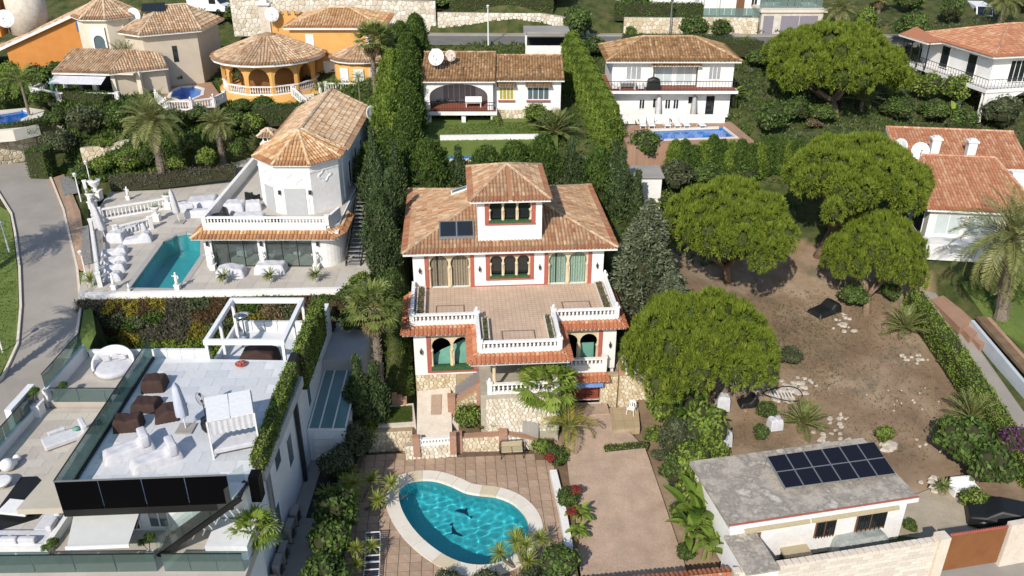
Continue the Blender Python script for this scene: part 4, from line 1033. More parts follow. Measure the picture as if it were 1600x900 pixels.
    for u0,u1,v0,v1 in ((.85,1.45,-3.95,.2),(12.9,13.5,-3.95,.2),(4.98,5.45,-7.5,-4.4),(8.95,9.42,-7.5,-4.4)):
        pl_ = MB()
        for b_ in ((u0,v0,u1,v0+.09),(u0,v1-.09,u1,v1),(u0,v0+.09,u0+.09,v1-.09),(u1-.09,v0+.09,u1,v1-.09)): pl_.box(b_[0],b_[1],T+.004,b_[2],b_[3],T+.36)
        o = pl_.build('planter',M['travertine'],villa); MB().box(u0+.09,v0+.09,T+.004,u1-.09,v1-.09,T+.3).build('planter_soil',M['soil'],o)
        r = np.random.default_rng(int(u0*10)); n = 130; C = np.stack([r.uniform(u0+.1,u1-.1,n),r.uniform(v0+.1,v1-.1,n),r.uniform(T+.3,T+.5,n)],1)
        link('planter_weeds',leafmesh('planter_weeds',leafquads(C,r.normal(0,.6,(n,3))+np.array([0,0,.8]),ball(n,r),.22,.06),r.random(n),LEAF['olive']),o)
    # tiled skirts below the terrace edge
    def skirt(A,B,C,D,name='tile_skirt'):
        """A,B outer low edge; C,D inner high edge"""
        return tiled_roof(villa,[[A,B,C,D]],[],'tile_red2',.10,'white',pitch=.27,name=name)
    zi,zo,w,q = 6.88,6.56,.6,.48
    skirt((.5-q,-4.4-w,zo),(4.55,-4.4-w,zo),(4.55,-4.42,zi),(.55,-4.42,zi))
    skirt((9.75,-4.4-w,zo),(13.8+q,-4.4-w,zo),(13.75,-4.42,zi),(9.75,-4.42,zi))
    skirt((4.7-w,-8.05-w,zo),(9.65+w,-8.05-w,zo),(9.62,-8.07,zi),(4.73,-8.07,zi))
    skirt((4.7-w,-4.45,zo),(4.7-w,-8.05-w,zo),(4.68,-8.07,zi),(4.68,-4.45,zi))
    skirt((9.65+w,-8.05-w,zo),(9.65+w,-4.45,zo),(9.67,-4.45,zi),(9.67,-8.07,zi))
    skirt((.5-q,.4,zo),(.5-q,-4.4-w,zo),(.47,-4.42,zi),(.47,.4,zi))
    skirt((13.8+q,-4.4-w,zo),(13.8+q,.4,zo),(13.83,.4,zi),(13.83,-4.42,zi))
    # left bay
    lb = MB(); wall_rects(lb,.65,4.75,3.2,6.62,-4.4,.25,[(1.72,4.45,3.45,6.2)]); lb.box(.65,-4.15,0,.9,.9,6.62).box(4.5,-4.15,0,4.75,.6,6.62)
    lb.build('bay_wall',M['white'],villa)
    MB().box(.65,-4.38,0,4.75,-4.16,3.2).build('bay_base',M['mortar'],villa)
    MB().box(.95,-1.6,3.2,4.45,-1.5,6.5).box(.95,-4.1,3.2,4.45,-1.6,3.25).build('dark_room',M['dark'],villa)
    moorish(villa,1.72,4.45,3.4,6.15,-4.4,2,('open',),sill=.42,springf=.52)
    MB().add([(1.7,-3.75,3.6),(4.4,-3.75,3.6),(4.4,-3.3,5.4),(3.4,-3.3,4.9),(2.4,-3.4,4.5),(1.7,-3.6,4.1)],[(0,1,2,3,4,5)]).build('teal_blind',M['teal'],villa)
    lantern(villa,1.1,-4.4,5.0); lantern(villa,13.35,-4.4,5.0)
    # right bay with balcony over the garage
    rb = MB(); wall_rects(rb,9.7,13.75,3.2,6.62,-4.4,.25,[(10.05,12.6,3.3,6.2)]); rb.box(13.5,-4.15,0,13.75,.9,6.62).box(9.7,-4.15,0,9.95,.6,6.62)
    rb.build('bay_wall',M['white'],villa)
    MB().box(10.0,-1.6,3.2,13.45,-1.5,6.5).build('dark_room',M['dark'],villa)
    moorish(villa,10.05,12.6,3.3,6.15,-4.4,2,('open',),springf=.60)
    for a,b_ in ((10.1,10.7),(11.4,12.4)): MB().box(a,-3.9,3.3,b_,-3.85,4.9).build('teal_blind',M['teal'],villa)
    MB().box(9.9,-5.1,3.35,13.1,-4.402,3.75).build('balcony_slab',M['white'],villa)
    balustrade(villa,(10.0,-4.95,3.75),(12.95,-4.95,3.75),.62,.27,finial=False)
    tiled_roof(villa,[[(9.6,-5.7,3.02),(13.3,-5.7,3.02),(13.1,-5.12,3.33),(9.8,-5.12,3.33)]],[],'tile_red2',.08,'white',pitch=.27,name='tile_skirt')
    # garage below
    gb = MB(); wall_rects(gb,9.6,13.9,.4,3.2,-5.1,.25,[(10.5,12.75,1.0,2.75)]); o = gb.build('garage_wall',M['mortar'],villa)
    stone_face(o,(12.78,-5.1),(13.9,-5.1),.5,2.95,.24,5)
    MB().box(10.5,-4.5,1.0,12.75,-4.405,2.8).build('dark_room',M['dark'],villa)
    gf = MB().box(10.35,-5.4,.9,12.85,-4.5,1.0).build('garage_sill',M['travertine'],villa)
    for i in range(5):
        for j in range(3): MB().box(10.52+i*.445,-4.72+.0,1.02+j*.37,10.94+i*.445,-4.66,1.36+j*.37).build('red_tile',M['redtile'],gf)
    aw = MB(); V = []
    for i in range(25): u = 10.2+i*.11; V += [(u,-5.12,2.92),(u,-5.62,2.76),(u,-5.64,2.50+.05*(i % 2))]
    aw.add(V,[(3*i+k,3*i+3+k,3*i+4+k,3*i+1+k) for i in range(24) for k in (0,1)]).build('awning',M['awning_blue'],villa)
    # porch under the middle of the terrace
    MB().box(4.78,-7.9,0,9.66,-4.42,3.8).build('porch_base',M['mortar_pale'],villa)
    stone_face(villa,(5.1,-7.9),(9.7,-7.9),.9,3.5,.27,8,mat='stone_pale')
    MB().box(4.78,-4.5,3.8,9.66,-4.42,6.6).build('porch_back_wall',M['white'],villa)
    MB().box(6.6,-4.56,3.45,7.7,-4.5,5.7).build('porch_door',M['wood'],villa)
    MB().box(4.85,-4.56,4.2,5.8,-4.5,5.6).build('porch_window',M['glassdark'],villa)
    for u in (5.65,9.3): MB().lathe([(.17,0),(.17,.12),(.12,.2),(.11,2.4),(.17,2.6),(.17,2.8)],(u,-7.5,3.8),10).build('porch_column',M['cream'],villa,True)
    balustrade(villa,(5.35,-7.75,3.8),(9.5,-7.75,3.8),.74,.27)
    MB().box(4.2,-8.5,6.3,10.15,-8.3,6.54).build('porch_beam',M['white'],villa)
    # stair to the porch, with a stepped wall
    for k in range(7):
        MB().box(3.2+k*.24,-6.0,0.4,3.2+(k+1)*.24+.002,-4.42,2.1+(k+1)*.19).build('step',M['grey_step'],villa)
    sw = MB(); sw.add([(3.1,-6.3,.4),(4.95,-6.3,.4),(4.95,-6.02,.4),(3.1,-6.02,.4),(3.1,-6.3,2.2),(4.95,-6.3,3.5),(4.95,-6.02,3.5),(3.1,-6.02,2.2)],[(3,2,1,0),(4,5,6,7),(0,1,5,4),(1,2,6,5),(2,3,7,6),(3,0,4,7)])
    o = sw.build('stair_wall',M['mortar'],villa); stone_face(o,(3.1,-6.3),(4.95,-6.3),.5,2.0,.26,9,z1b=3.2)
    MB().bar((3.0,-6.16,2.28),(4.95,-6.16,3.58),.36,.16).build('stair_coping',M['brick'],o)
    MB().box(4.55,-6.5,.4,5.3,-5.9,3.75).build('brick_pier',M['brick'],villa)
    MB().box(2.7,-6.45,.4,3.2,-5.95,2.75).build('brick_pier',M['brick'],villa)
    stone_face(villa,(.68,-4.38),(3.3,-4.38),1.6,3.18,.27,6)
M['terrace_tile'] = None
def grid_floor(name,c1,c2,joint,size,w=.02,rough=.75):
    """small floor tiles, too fine to pick apart: tone per tile and a joint"""
    m,nt,n,l,b = newmat(name); tc = n.new('ShaderNodeTexCoord'); br = n.new('ShaderNodeTexBrick'); br.offset = 0.0
    br.inputs['Scale'].default_value = 1; br.inputs['Brick Width'].default_value = size; br.inputs['Row Height'].default_value = size; br.inputs['Mortar Size'].default_value = w
    br.inputs['Color1'].default_value = c1+(1,); br.inputs['Color2'].default_value = c2+(1,); br.inputs['Mortar'].default_value = joint+(1,)
    l.new(tc.outputs['Object'],br.inputs['Vector'])
    nz = n.new('ShaderNodeTexNoise'); nz.inputs['Scale'].default_value = .8; nz.inputs['Detail'].default_value = 5; l.new(tc.outputs['Object'],nz.inputs['Vector'])
    mr = n.new('ShaderNodeMapRange'); mr.inputs['To Min'].default_value = .78; mr.inputs['To Max'].default_value = 1.16; l.new(nz.outputs['Fac'],mr.inputs['Value'])
    mx = n.new('ShaderNodeMix'); mx.data_type = 'RGBA'; mx.blend_type = 'MULTIPLY'; mx.inputs[0].default_value = 1; l.new(br.outputs[0],mx.inputs[6]); l.new(mr.outputs[0],mx.inputs[7])
    l.new(mx.outputs[2],b.inputs['Base Color']); b.inputs['Roughness'].default_value = rough; return m
M['terrace_tile'] = grid_floor('terrace_floor_tiles',(.58,.43,.315),(.52,.38,.27),(.42,.30,.21),.28)
M['panel_glass'] = plain('blue_black_glass',(.018,.025,.032),.15,.5)
M['inlay'] = surf('dark_inlay',(.20,.13,.10),(.16,.10,.08),5,.8)
M['tile_red2'] = tinted('orange_skirt_tiles',[(0,(.34,.11,.055)),(.45,(.50,.20,.10)),(.8,(.58,.30,.17)),(1,(.62,.45,.32))],.8,.2,noise=(3,(.36,.19,.11,1),.5,.75))
M['teal'] = surf('teal_sheet',(.14,.33,.26),(.10,.26,.20),2,.7)
M['redtile'] = surf('red_clay_tile',(.27,.065,.04),(.20,.045,.03),3,.6)
M['awning_blue'] = surf('blue_awning',(.16,.28,.55),(.12,.22,.46),4,.7)
M['stone_pale'] = tinted('white_rubble_stone',[(0,(.52,.45,.34)),(.5,(.64,.58,.48)),(1,(.74,.70,.62))],.9,.15,noise=(6,(.42,.35,.25,1),.58,.8))
M['grey_step'] = surf('grey_steps',(.26,.25,.26),(.22,.21,.21),3,.85)
villa_build()
# ---------------------------------------------------------------- front garden of the villa: deck, pool, drive, garden walls
M['mosaic'] = plain('blue_mosaic_figure',(.02,.10,.18),.5); M['stripe'] = plain('dark_blue_strap',(.02,.025,.05),.5)
def catmull(P,n=6):
    P = [Vector(p) for p in P]; out = []; m = len(P)
    for i in range(m):
        a,b,c,d = P[i-1],P[i],P[(i+1) % m],P[(i+2) % m]
        for k in range(n):
            t = k/n; out.append(.5*((2*b)+(c-a)*t+(2*a-5*b+4*c-d)*t*t+(3*b-a-3*c+d)*t**3))
    return out
def offset_loop(L,d):
    n = len(L); s = sum(L[i].x*L[(i+1) % n].y-L[(i+1) % n].x*L[i].y for i in range(n)); sg = 1 if s > 0 else -1; out = []
    for i in range(n):
        t = (L[(i+1) % n]-L[i-1]).normalized(); out.append(L[i]+Vector((t.y,-t.x,0))*d*sg)
    return out
def holed(name,outer,holes,z,mat,parent=None,thick=0):
    """flat sheet with holes (top face only plus skirt)"""
    bm = bmesh.new(); es = []
    for L in [outer]+[offset_loop([Vector((p[0],p[1],0)) for p in H],.03) for H in holes]:
        vs = [bm.verts.new((p[0],p[1],z)) for p in L]; es += [bm.edges.new((vs[i],vs[(i+1) % len(vs)])) for i in range(len(vs))]
    bmesh.ops.triangle_fill(bm,edges=es,use_beauty=True,use_dissolve=False)
    for f in bm.faces:
        if f.normal.z < 0: f.normal_flip()
    if thick:
        r = bmesh.ops.extrude_face_region(bm,geom=bm.faces[:]); bmesh.ops.translate(bm,vec=(0,0,-thick),verts=[v for v in r['geom'] if isinstance(v,bmesh.types.BMVert)])
        bmesh.ops.recalc_face_normals(bm,faces=bm.faces)
    me = bpy.data.meshes.new(name); bm.to_mesh(me); bm.free(); me.materials.append(M[mat]); return link(name,me,parent)
def water_material(name,tint=(1,1,1,1)):
    m,nt,n,l,b = newmat(name); b.inputs['Base Color'].default_value = tint; b.inputs['Transmission Weight'].default_value = 1; b.inputs['IOR'].default_value = 1.33; b.inputs['Roughness'].default_value = 0
    return m
def pool_tiles(name,c1,c2,joint,s=.5):
    return grid_floor(name,c1,c2,joint,s,.015,.5)
M['pool_teal'] = pool_tiles('teal_mosaic',(.04,.54,.62),(.045,.58,.66),(.035,.50,.58),.3)
M['pool_blue'] = pool_tiles('blue_mosaic',(.02,.19,.56),(.025,.22,.60),(.02,.17,.52),.4)
M['water'] = water_material('pool_water')
M['water_flat'] = None
def flat_water():
    m,nt,n,l,b = newmat('pool_surface'); tr = n.new('ShaderNodeBsdfTransparent'); tr.inputs[0].default_value = (.80,.95,.96,1); gl = n.new('ShaderNodeBsdfGlossy'); gl.inputs['Roughness'].default_value = .02
    fr = n.new('ShaderNodeLayerWeight'); pw_ = n.new('ShaderNodeMath'); pw_.operation = 'POWER'; pw_.inputs[1].default_value = 4.0; l.new(fr.outputs['Facing'],pw_.inputs[0]); mp_ = n.new('ShaderNodeMapRange'); mp_.inputs['To Min'].default_value = .025; mp_.inputs['To Max'].default_value = .8; l.new(pw_.outputs[0],mp_.inputs['Value']); tc = n.new('ShaderNodeTexCoord'); nz = n.new('ShaderNodeTexNoise'); nz.inputs['Scale'].default_value = 3; nz.inputs['Detail'].default_value = 3; l.new(tc.outputs['Object'],nz.inputs['Vector'])
    bp = n.new('ShaderNodeBump'); bp.inputs['Strength'].default_value = .25; bp.inputs['Distance'].default_value = .08; l.new(nz.outputs['Fac'],bp.inputs['Height']); l.new(bp.outputs[0],gl.inputs['Normal'])
    ms = n.new('ShaderNodeMixShader'); l.new(mp_.outputs[0],ms.inputs[0]); l.new(tr.outputs[0],ms.inputs[1]); l.new(gl.outputs[0],ms.inputs[2]); l.new(ms.outputs[0],n['Material Output'].inputs[0]); return m
M['water_flat'] = flat_water()
def pool(name,label,outline,z,depth,basin,coping='travertine',cw=.45,waves=False,stones=18,ch=.06,cat='swimming pool'):
    """outline: loop of world points at the water's edge; parts: basin, water, coping stones"""
    t = thing(name,label,cat); L = [Vector((p[0],p[1],0)) for p in outline]; n = len(L); zw = z-.14
    mb = MB(); V = [(p.x,p.y,z) for p in L]+[(p.x,p.y,z-depth) for p in L]
    s = sum(L[i].x*L[(i+1) % n].y-L[(i+1) % n].x*L[i].y for i in range(n)); F = [((i+1) % n,i,n+i,n+(i+1) % n) for i in range(n)]
    if s < 0: F = [f[::-1] for f in F]
    mb.add(V,F+[tuple(range(n,2*n)) if s > 0 else tuple(range(n,2*n))[::-1]])
    bo = mb.build('basin',M[basin],t)
    xs = [p.x for p in L]; ys = [p.y for p in L]
    if waves:
        g = .045; X,Y = np.meshgrid(np.arange(min(xs)-.1,max(xs)+.1,g),np.arange(min(ys)-.1,max(ys)+.1,g)); r = np.random.default_rng(5); Z = np.zeros_like(X)
        for k in range(26):
            a = r.uniform(0,6.28); wl_ = r.uniform(.28,.8); Z += .0028*wl_*np.sin((X*math.cos(a)+Y*math.sin(a))*6.28/wl_+r.uniform(0,6.28))*r.uniform(.5,1)
        k = in_poly(X.ravel(),Y.ravel(),[(p.x,p.y) for p in offset_loop(L,.05)]).reshape(X.shape); idx = np.arange(X.size).reshape(X.shape)
        F = np.stack([idx[:-1,:-1],idx[:-1,1:],idx[1:,1:],idx[1:,:-1]],-1); kk = k[:-1,:-1] | k[1:,1:] | k[:-1,1:] | k[1:,:-1]; F = F[kk]
        used = np.unique(F); remap = np.zeros(X.size,int); remap[used] = np.arange(len(used))
        me = npmesh('water',np.stack([X.ravel(),Y.ravel(),Z.ravel()+zw],1)[used],remap[F],M['water'],smooth=True)
        w = link('water',me,t); w.cycles.is_caustics_caster = True; bo.cycles.is_caustics_receiver = True
    else:
        w = MB().add([(p.x,p.y,zw) for p in L],[tuple(range(n)) if s > 0 else tuple(range(n))[::-1]]).build('water',M['water_flat'],t)
    if cw:
        A = offset_loop(L,-.04); B = offset_loop(L,cw); per = max(1,n//stones); k = 0
        for i in range(0,n,per):
            j = min(i+per,n); ids = [q % n for q in range(i,j+1)]
            a = [A[q] for q in ids]; b_ = [B[q] for q in ids]
            # leave a thin joint at the end of every stone
            a[-1] = a[-1].lerp(a[-2],.06); b_[-1] = b_[-1].lerp(b_[-2],.06)
            m = len(a); zt = z+ch; V = [(*p[:2],zt) for p in a]+[(*p[:2],zt) for p in b_]+[(*p[:2],z-.12) for p in a]+[(*p[:2],z-.12) for p in b_]
            F = []
            for q in range(m-1): F += [(q,q+1,m+q+1,m+q),(2*m+q,3*m+q,3*m+q+1,2*m+q+1),(q,2*m+q,2*m+q+1,q+1),(m+q,m+q+1,3*m+q+1,3*m+q)]
            F += [(0,m,3*m,2*m),(m-1,3*m-1,4*m-1,2*m-1)]
            o = MB().add(V,F).build('coping_stone',M[coping[k % len(coping)] if isinstance(coping,(list,tuple)) else coping],t); k += 1
            bm = bmesh.new(); bm.from_mesh(o.data); bmesh.ops.recalc_face_normals(bm,faces=bm.faces); bm.to_mesh(o.data); bm.free()
    return t
sd.cycles.is_caustics_light = True
KID = [(622,772),(629,760),(642,753),(660,750.5),(682,752),(706,760),(728,770),(750,774),(775,777),(797,785),(813,797),(824,813),(827,833),(818,855),(798,874),(772,884),(745,886),(718,881),(690,868),(661,846),(640,822),(626,796)]
kid = catmull([at(x,y,-.08) for x,y in KID],4); kid_out = offset_loop([Vector((p.x,p.y,0)) for p in kid],.78)
M['coping_w'] = surf('white_coping',(.72,.68,.60),(.66,.61,.52),1.2,.7); M['coping_b'] = surf('buff_coping',(.60,.52,.38),(.55,.47,.33),1.5,.75)
pool('kidney_pool','turquoise kidney shaped pool with white coping in front of the villa',kid,0,1.7,'pool_teal',['coping_w','coping_w','coping_b','coping_w','coping_w'],.76,True,22)
for k,(x,y,a) in enumerate(((722,815,-.5),(716,842,2.2))):
    p = at(x,y,-1.69); V = []; n = 12
    for i in range(n+1): f = i/n; w = .26*math.sin(math.pi*f)**.7*(1-.5*f)+.02; q = Vector((-.9+1.8*f,.35*math.sin(math.pi*f),0)); V += [(q.x,q.y-w,0),(q.x,q.y+w,0)]
    V += [(.9,0,0),(1.15,.3,0),(1.2,-.25,0),(-.1,.55,0),(.1,.95,0),(.25,.5,0)]; m = 2*n+2
    o = MB().add(V,[(2*i,2*i+2,2*i+3,2*i+1) for i in range(n)]+[(m,m+2,m+1),(m+3,m+5,m+4)]).build('dolphin_mosaic',M['mosaic'],bpy.data.objects['kidney_pool'],False,p+Vector((0,0,.012)),a); o.scale = (.6,)*3
DECK = slab_poly([(548,712),(600,708),(836,704),(868,716),(884,760),(908,930),(505,960)],0)
M['joint'] = surf('dark_joint',(.17,.115,.08),(.12,.08,.055),2,.95)
pavers = [surf(f'clay_paver_{k}',c,tuple(x*.78 for x in c),3.5,.85,fine=(26,.22)) for k,c in enumerate([(.40,.29,.21),(.45,.325,.235),(.37,.265,.19),(.42,.29,.205)])]
deck = holed('pool_deck',DECK,[[(p.x,p.y) for p in offset_loop([Vector((p.x,p.y,0)) for p in kid],.02)]],-.012,'joint',None,.12); deck['kind'] = 'structure'
CLAMP.append((DECK,-2.2))
def tile_parts(parent,poly,z,sx,sy,rz,cols,name,skip=(),gap=.014,seed=1,rough=.4,stag=0):
    """single floor slabs with open joints over a polygon; loc is given in the parent's frame at world height z"""
    r = random.Random(seed); mes = [MB().box(0,0,0,sx-gap,sy-gap,.012).mesh(name,surf(f'{name}_{parent.name}_{k}',c,tuple(x*.90 for x in c),.9,rough,fine=(5,.05))) for k,c in enumerate(cols)]
    ca,sa = math.cos(rz),math.sin(rz); P = [p[:2] for p in poly]; cx,cy = sum(p[0] for p in P)/len(P),sum(p[1] for p in P)/len(P); off = Vector(parent.location)
    for i in range(-30,30):
        for j in range(-30,30):
            q = [(cx+(i*sx+a+stag*(j % 2)*sx)*ca-(j*sy+b)*sa,cy+(i*sx+a+stag*(j % 2)*sx)*sa+(j*sy+b)*ca) for a,b in ((0,0),(sx,0),(sx,sy),(0,sy))]; x = np.array([p[0] for p in q]); y = np.array([p[1] for p in q])
            if not in_poly(x,y,P).all() or any(in_poly(x,y,H).any() for H in skip): continue
            link(name,mes[r.randrange(len(mes))],parent,Vector((q[0][0],q[0][1],z+r.uniform(-.001,.001)))-off,rz)
def pave():
    s = .62; P = Matrix.Rotation(VR,2); r = random.Random(4); ko = [(p.x,p.y) for p in offset_loop([Vector((p.x,p.y,0)) for p in kid],.70)]
    base = []; mes = [MB().box(0,0,-.03,s-.035,s-.035,.004).mesh('paver',m) for m in pavers]
    for i in range(-40,40):
        for j in range(-40,40):
            q = [VW(i*s+a,-9+j*s+b) for a,b in ((s/2,s/2),(0,0),(s,0),(s,s),(0,s))]
            x = np.array([p.x for p in q]); y = np.array([p.y for p in q])
            if not in_poly(x,y,DECK).all() or in_poly(x,y,ko).all(): continue
            if q[0].y < 31.2: continue
            o = link('paver',mes[r.randrange(4)],deck,(q[1].x,q[1].y,r.uniform(-.003,.003)),VR)
pave()
# pool ladder, bench, loungers
t = thing('pool_ladder','chrome handrail ladder at the far end of the kidney pool','ladder',at(626,765,.06),R(40))
for x in (-.25,.25): MB().tube([(x,-.35,-.9),(x,-.3,.5),(x,-.1,.75),(x,.3,.72),(x,.5,.4),(x,.5,-.05)],.025,6).build('rail',M['steel'],t,True)
for z in (-.25,-.5): MB().box(-.25,-.4,z,.25,-.28,z+.04).build('tread',M['steel'],t)
t = thing('wicker_sofa','brown iron framed garden sofa with pale cushions on the pool deck','sofa',at(800,712,.012),VR)
MB().tube([(-.72,.3,.42),(-.72,.36,.85),(-.6,.38,.92),(.6,.38,.92),(.72,.36,.85),(.72,.3,.42)],.03).tube([(-.72,.3,.42),(-.78,-.3,.42),(.78,-.3,.42),(.72,.3,.42)],.035).tube([(-.72,.36,.8),(-.76,0,.7),(-.78,-.3,.45)],.03).tube([(.72,.36,.8),(.76,0,.7),(.78,-.3,.45)],.03).build('frame',M['iron_brown'] if 'iron_brown' in M else M['iron'],t,True)
for x,y in ((-.65,-.28),(.65,-.28),(-.65,.28),(.65,.28)): MB().tube([(x,y,.42),(x*1.08,y*1.15,0)],.028).build('leg',M['iron'],t)
M['cushion'] = surf('beige_cushion',(.42,.36,.24),(.36,.30,.19),8,.9)
for x in (-.34,.34): MB().box(x-.32,-.26,.44,x+.32,.26,.52).build('seat_cushion',M['cushion'],t,bevel=.02)
MB().box(-.64,.27,.5,.64,.34,.86).build('back_cushion',M['cushion'],t,bevel=.02)
for i,(x,y,lb) in enumerate(((583,868,'upper of two dark blue strapped sun loungers beside the kidney pool'),(582,893,'lower of two dark blue strapped sun loungers, cut by the photo edge'))):
    t = thing('strap_lounger',lb,'sun lounger',at(x,y,.012),R(95),'strapped loungers by the pool'); W = .38
    pts = [(-.75,.34),(-.2,.32),(.3,.34),(.62,.5),(.9,.78)]
    for s in (-1,1): MB().tube([(p,s*W,z) for p,z in pts],.025).build('side_rail',M['whitepaint'],t,True)
    for k in range(17):
        u = k/16*4; a = int(min(3,u)); f = u-a; p = [pts[a][q]*(1-f)+pts[a+1][q]*f for q in (0,1)]; MB().bar((p[0],-W,p[1]+.03),(p[0],W,p[1]+.03),.075,.012).build('strap',M['stripe'] if k % 4 else M['whitepaint'],t)
    for s in (-1,1):
        for p in (-.6,.35): MB().tube([(p,s*W,.33),(p,s*W,0)],.022).build('leg',M['whitepaint'],t)
# drive
M['stamped'] = None
def stamped(name,c1,c2,joint):
    m,nt,n,l,b = newmat(name); tc = n.new('ShaderNodeTexCoord'); v = n.new('ShaderNodeTexVoronoi'); v.feature = 'DISTANCE_TO_EDGE'; v.inputs['Scale'].default_value = 5.5
    nd = n.new('ShaderNodeTexNoise'); nd.inputs['Scale'].default_value = 2; mx0 = n.new('ShaderNodeMix'); mx0.data_type = 'RGBA'; mx0.inputs[0].default_value = .22; l.new(tc.outputs['Object'],nd.inputs['Vector']); l.new(tc.outputs['Object'],mx0.inputs[6]); l.new(nd.outputs['Color'],mx0.inputs[7]); l.new(mx0.outputs[2],v.inputs['Vector'])
    r = ramp(n,[(.0,(1,1,1)),(.07,(0,0,0))]); l.new(v.outputs['Distance'],r.inputs[0])
    nz = n.new('ShaderNodeTexNoise'); nz.inputs['Scale'].default_value = .7; nz.inputs['Detail'].default_value = 7; nz.inputs['Roughness'].default_value = .7; l.new(tc.outputs['Object'],nz.inputs['Vector'])
    rc = ramp(n,[(.35,c2),(.62,c1)]); l.new(nz.outputs['Fac'],rc.inputs[0])
    f = n.new('ShaderNodeMath'); f.operation = 'MULTIPLY'; f.inputs[1].default_value = .38; l.new(r.outputs[0],f.inputs[0])
    mx = n.new('ShaderNodeMix'); mx.data_type = 'RGBA'; l.new(f.outputs[0],mx.inputs[0]); l.new(rc.outputs[0],mx.inputs[6]); mx.inputs[7].default_value = joint+(1,); l.new(mx.outputs[2],b.inputs['Base Color'])
    b.inputs['Roughness'].default_value = .85; bp = n.new('ShaderNodeBump'); bp.inputs['Strength'].default_value = .4; bp.inputs['Distance'].default_value = .02; bp.invert = True; l.new(r.outputs[0],bp.inputs['Height']); l.new(bp.outputs[0],b.inputs['Normal']); return m
M['stamped'] = stamped('stamped_concrete',(.46,.335,.245),(.34,.245,.18),(.28,.195,.145))
road('driveway',[at(880,648,1.0),at(884,700,.62),at(893,780,.1),at(905,880,-.35),at(912,940,-.45)],[at(956,646,1.0),at(1008,700,.62),at(1036,780,.1),at(1068,875,-.35),at(1086,940,-.45)],'stamped',thick=.2)
slab('garage_apron',[(872,634),(948,630),(953,646),(874,650)],1.08,'stamped',.4)
M['buff'] = grid_floor('buff_patio_tiles',(.42,.33,.20),(.38,.29,.17),(.32,.24,.14),.6)
slab('side_patio',[(952,638),(997,634),(1000,668),(958,672)],1.0,'buff',.5)
# stone block with balustrade right of the garage
sb = stone_wall('stone_bastion','high cream stone retaining block with small balustrade right of the garage',[VW(13.95,-5.3),VW(16.0,-5.3)],.3,3.15,.5,.25,21,True,'mortar')
MB().prism([VW(13.95,-4.8)[:2],VW(16,-4.8)[:2],VW(16,-1)[:2],VW(13.95,-1)[:2]],.3,3.1).build('fill',M['mortar_pale'],sb); balustrade(sb,VW(14.3,-5.05,3.15),VW(15.9,-5.05,3.15),.7,.27,finial=False)
MB().obox(VW(14.1,-5.05),.2,.2,3.152,3.95,VR).build('pier',M['brick'],sb)
# landing and garden walls on the left
sheet('entrance_path',[(652,611),(704,606),(707,692),(651,696)],[2.1,2.1,1.0,1.0],'travertine',1.3)
o = sheet('path_inset',[(674,617),(690,616),(689,647),(673,648)],[2.02,2.02,1.62,1.62],'stamped',.05,clamp=False); o.location.z = .01
gw = stone_wall('garden_wall','low stone wall with white balustrade at the foot of the entrance path',[at(634,718,0),at(714,713,0)],-.3,1.0,.4,.27,31,True,'mortar_pale',mat='stone_pale')
balustrade(gw,at(654,696,1.0),at(706,692,1.0),.5,.2,finial=False)
for x,y in ((651,697),(708,693)): p = at(x,y,1.0); MB().obox(p,.2,.2,.3,1.75,VR).build('brick_pier',M['brick'],gw)
stone_wall('retaining_wall','cream stone retaining wall below the small lawn by the tall palm',[at(575,702,0),at(646,698,0)],-.3,1.25,.4,.27,32,True,'mortar')
lw = slab('lawn_bed',[(596,634),(646,630),(650,664),(590,668)],1.25,'travertine',1.2)
tufts('small_lawn','small square lawn framed in pale stone beside the entrance path',slab_poly([(606,637),(643,634),(644,658),(602,661)],1.27),1.26,1500,'grass',5,.1,.03)
M['turf'] = surf('turf',(.060,.085,.022),(.095,.115,.035),1.3,.95,fine=(18,.25)); M['lawn'] = surf('lawn',(.10,.145,.03),(.135,.18,.045),.7,.95,fine=(14,.25))
o = slab('lawn_turf',[(605,636.5),(643.5,633.5),(644.5,658.5),(601,661.5)],1.262,'turf',.02,clamp=False)
for k,(x,y) in enumerate(((617,630),(625,630),(632,629))): p = at(x,y,1.25); tag(MB().obox(p,.16,.25,1.1,1.95-.18*k,VR).build('brick_step',M['brick']),f'{("tall", "middle", "low")[k]} brown brick step block behind the small square lawn','step')
pw = stone_wall('planter_wall','stone planter wall with brick coping right of the entrance path',[at(721,706,0),at(781,702,0)],-.3,1.05,.35,.26,33,True,'mortar','brick')
for x,y in ((716,704),(786,700)): p = at(x,y,0); MB().obox(p,.27,.27,-.2,1.35,VR).build('brick_pier',M['brick'],pw)
slab('planter_soil',[(716,662),(792,655),(792,672),(718,680)],.98,'soil',.9)
slab('garden_ledge',[(703,640),(800,630),(802,652),(705,660)],1.35,'travertine',1.2)
dw = stone_wall('sloping_wall','sloping stone wall with brick coping behind the iron garden sofa',[at(790,701,0),at(842,698,0)],-.2,[1.1,.45],.3,.26,34,True,'mortar_pale','brick',mat='stone_pale')
t = thing('slatted_screen','grey slatted fence screen beside the fan palm trunk','fence',(0,0,0))
A,B = at(795,672,.95),at(838,683,.6)
for k in range(8): p = A.lerp(B,k/7); MB().obox(p,.135,.02,p.z-.1,p.z+1.05,VR).build('slat',M['concrete'],t)
MB().bar(A+Vector((0,.05,.9)),B+Vector((0,.05,.9)),.03,.06).build('rail',M['concrete'],t)
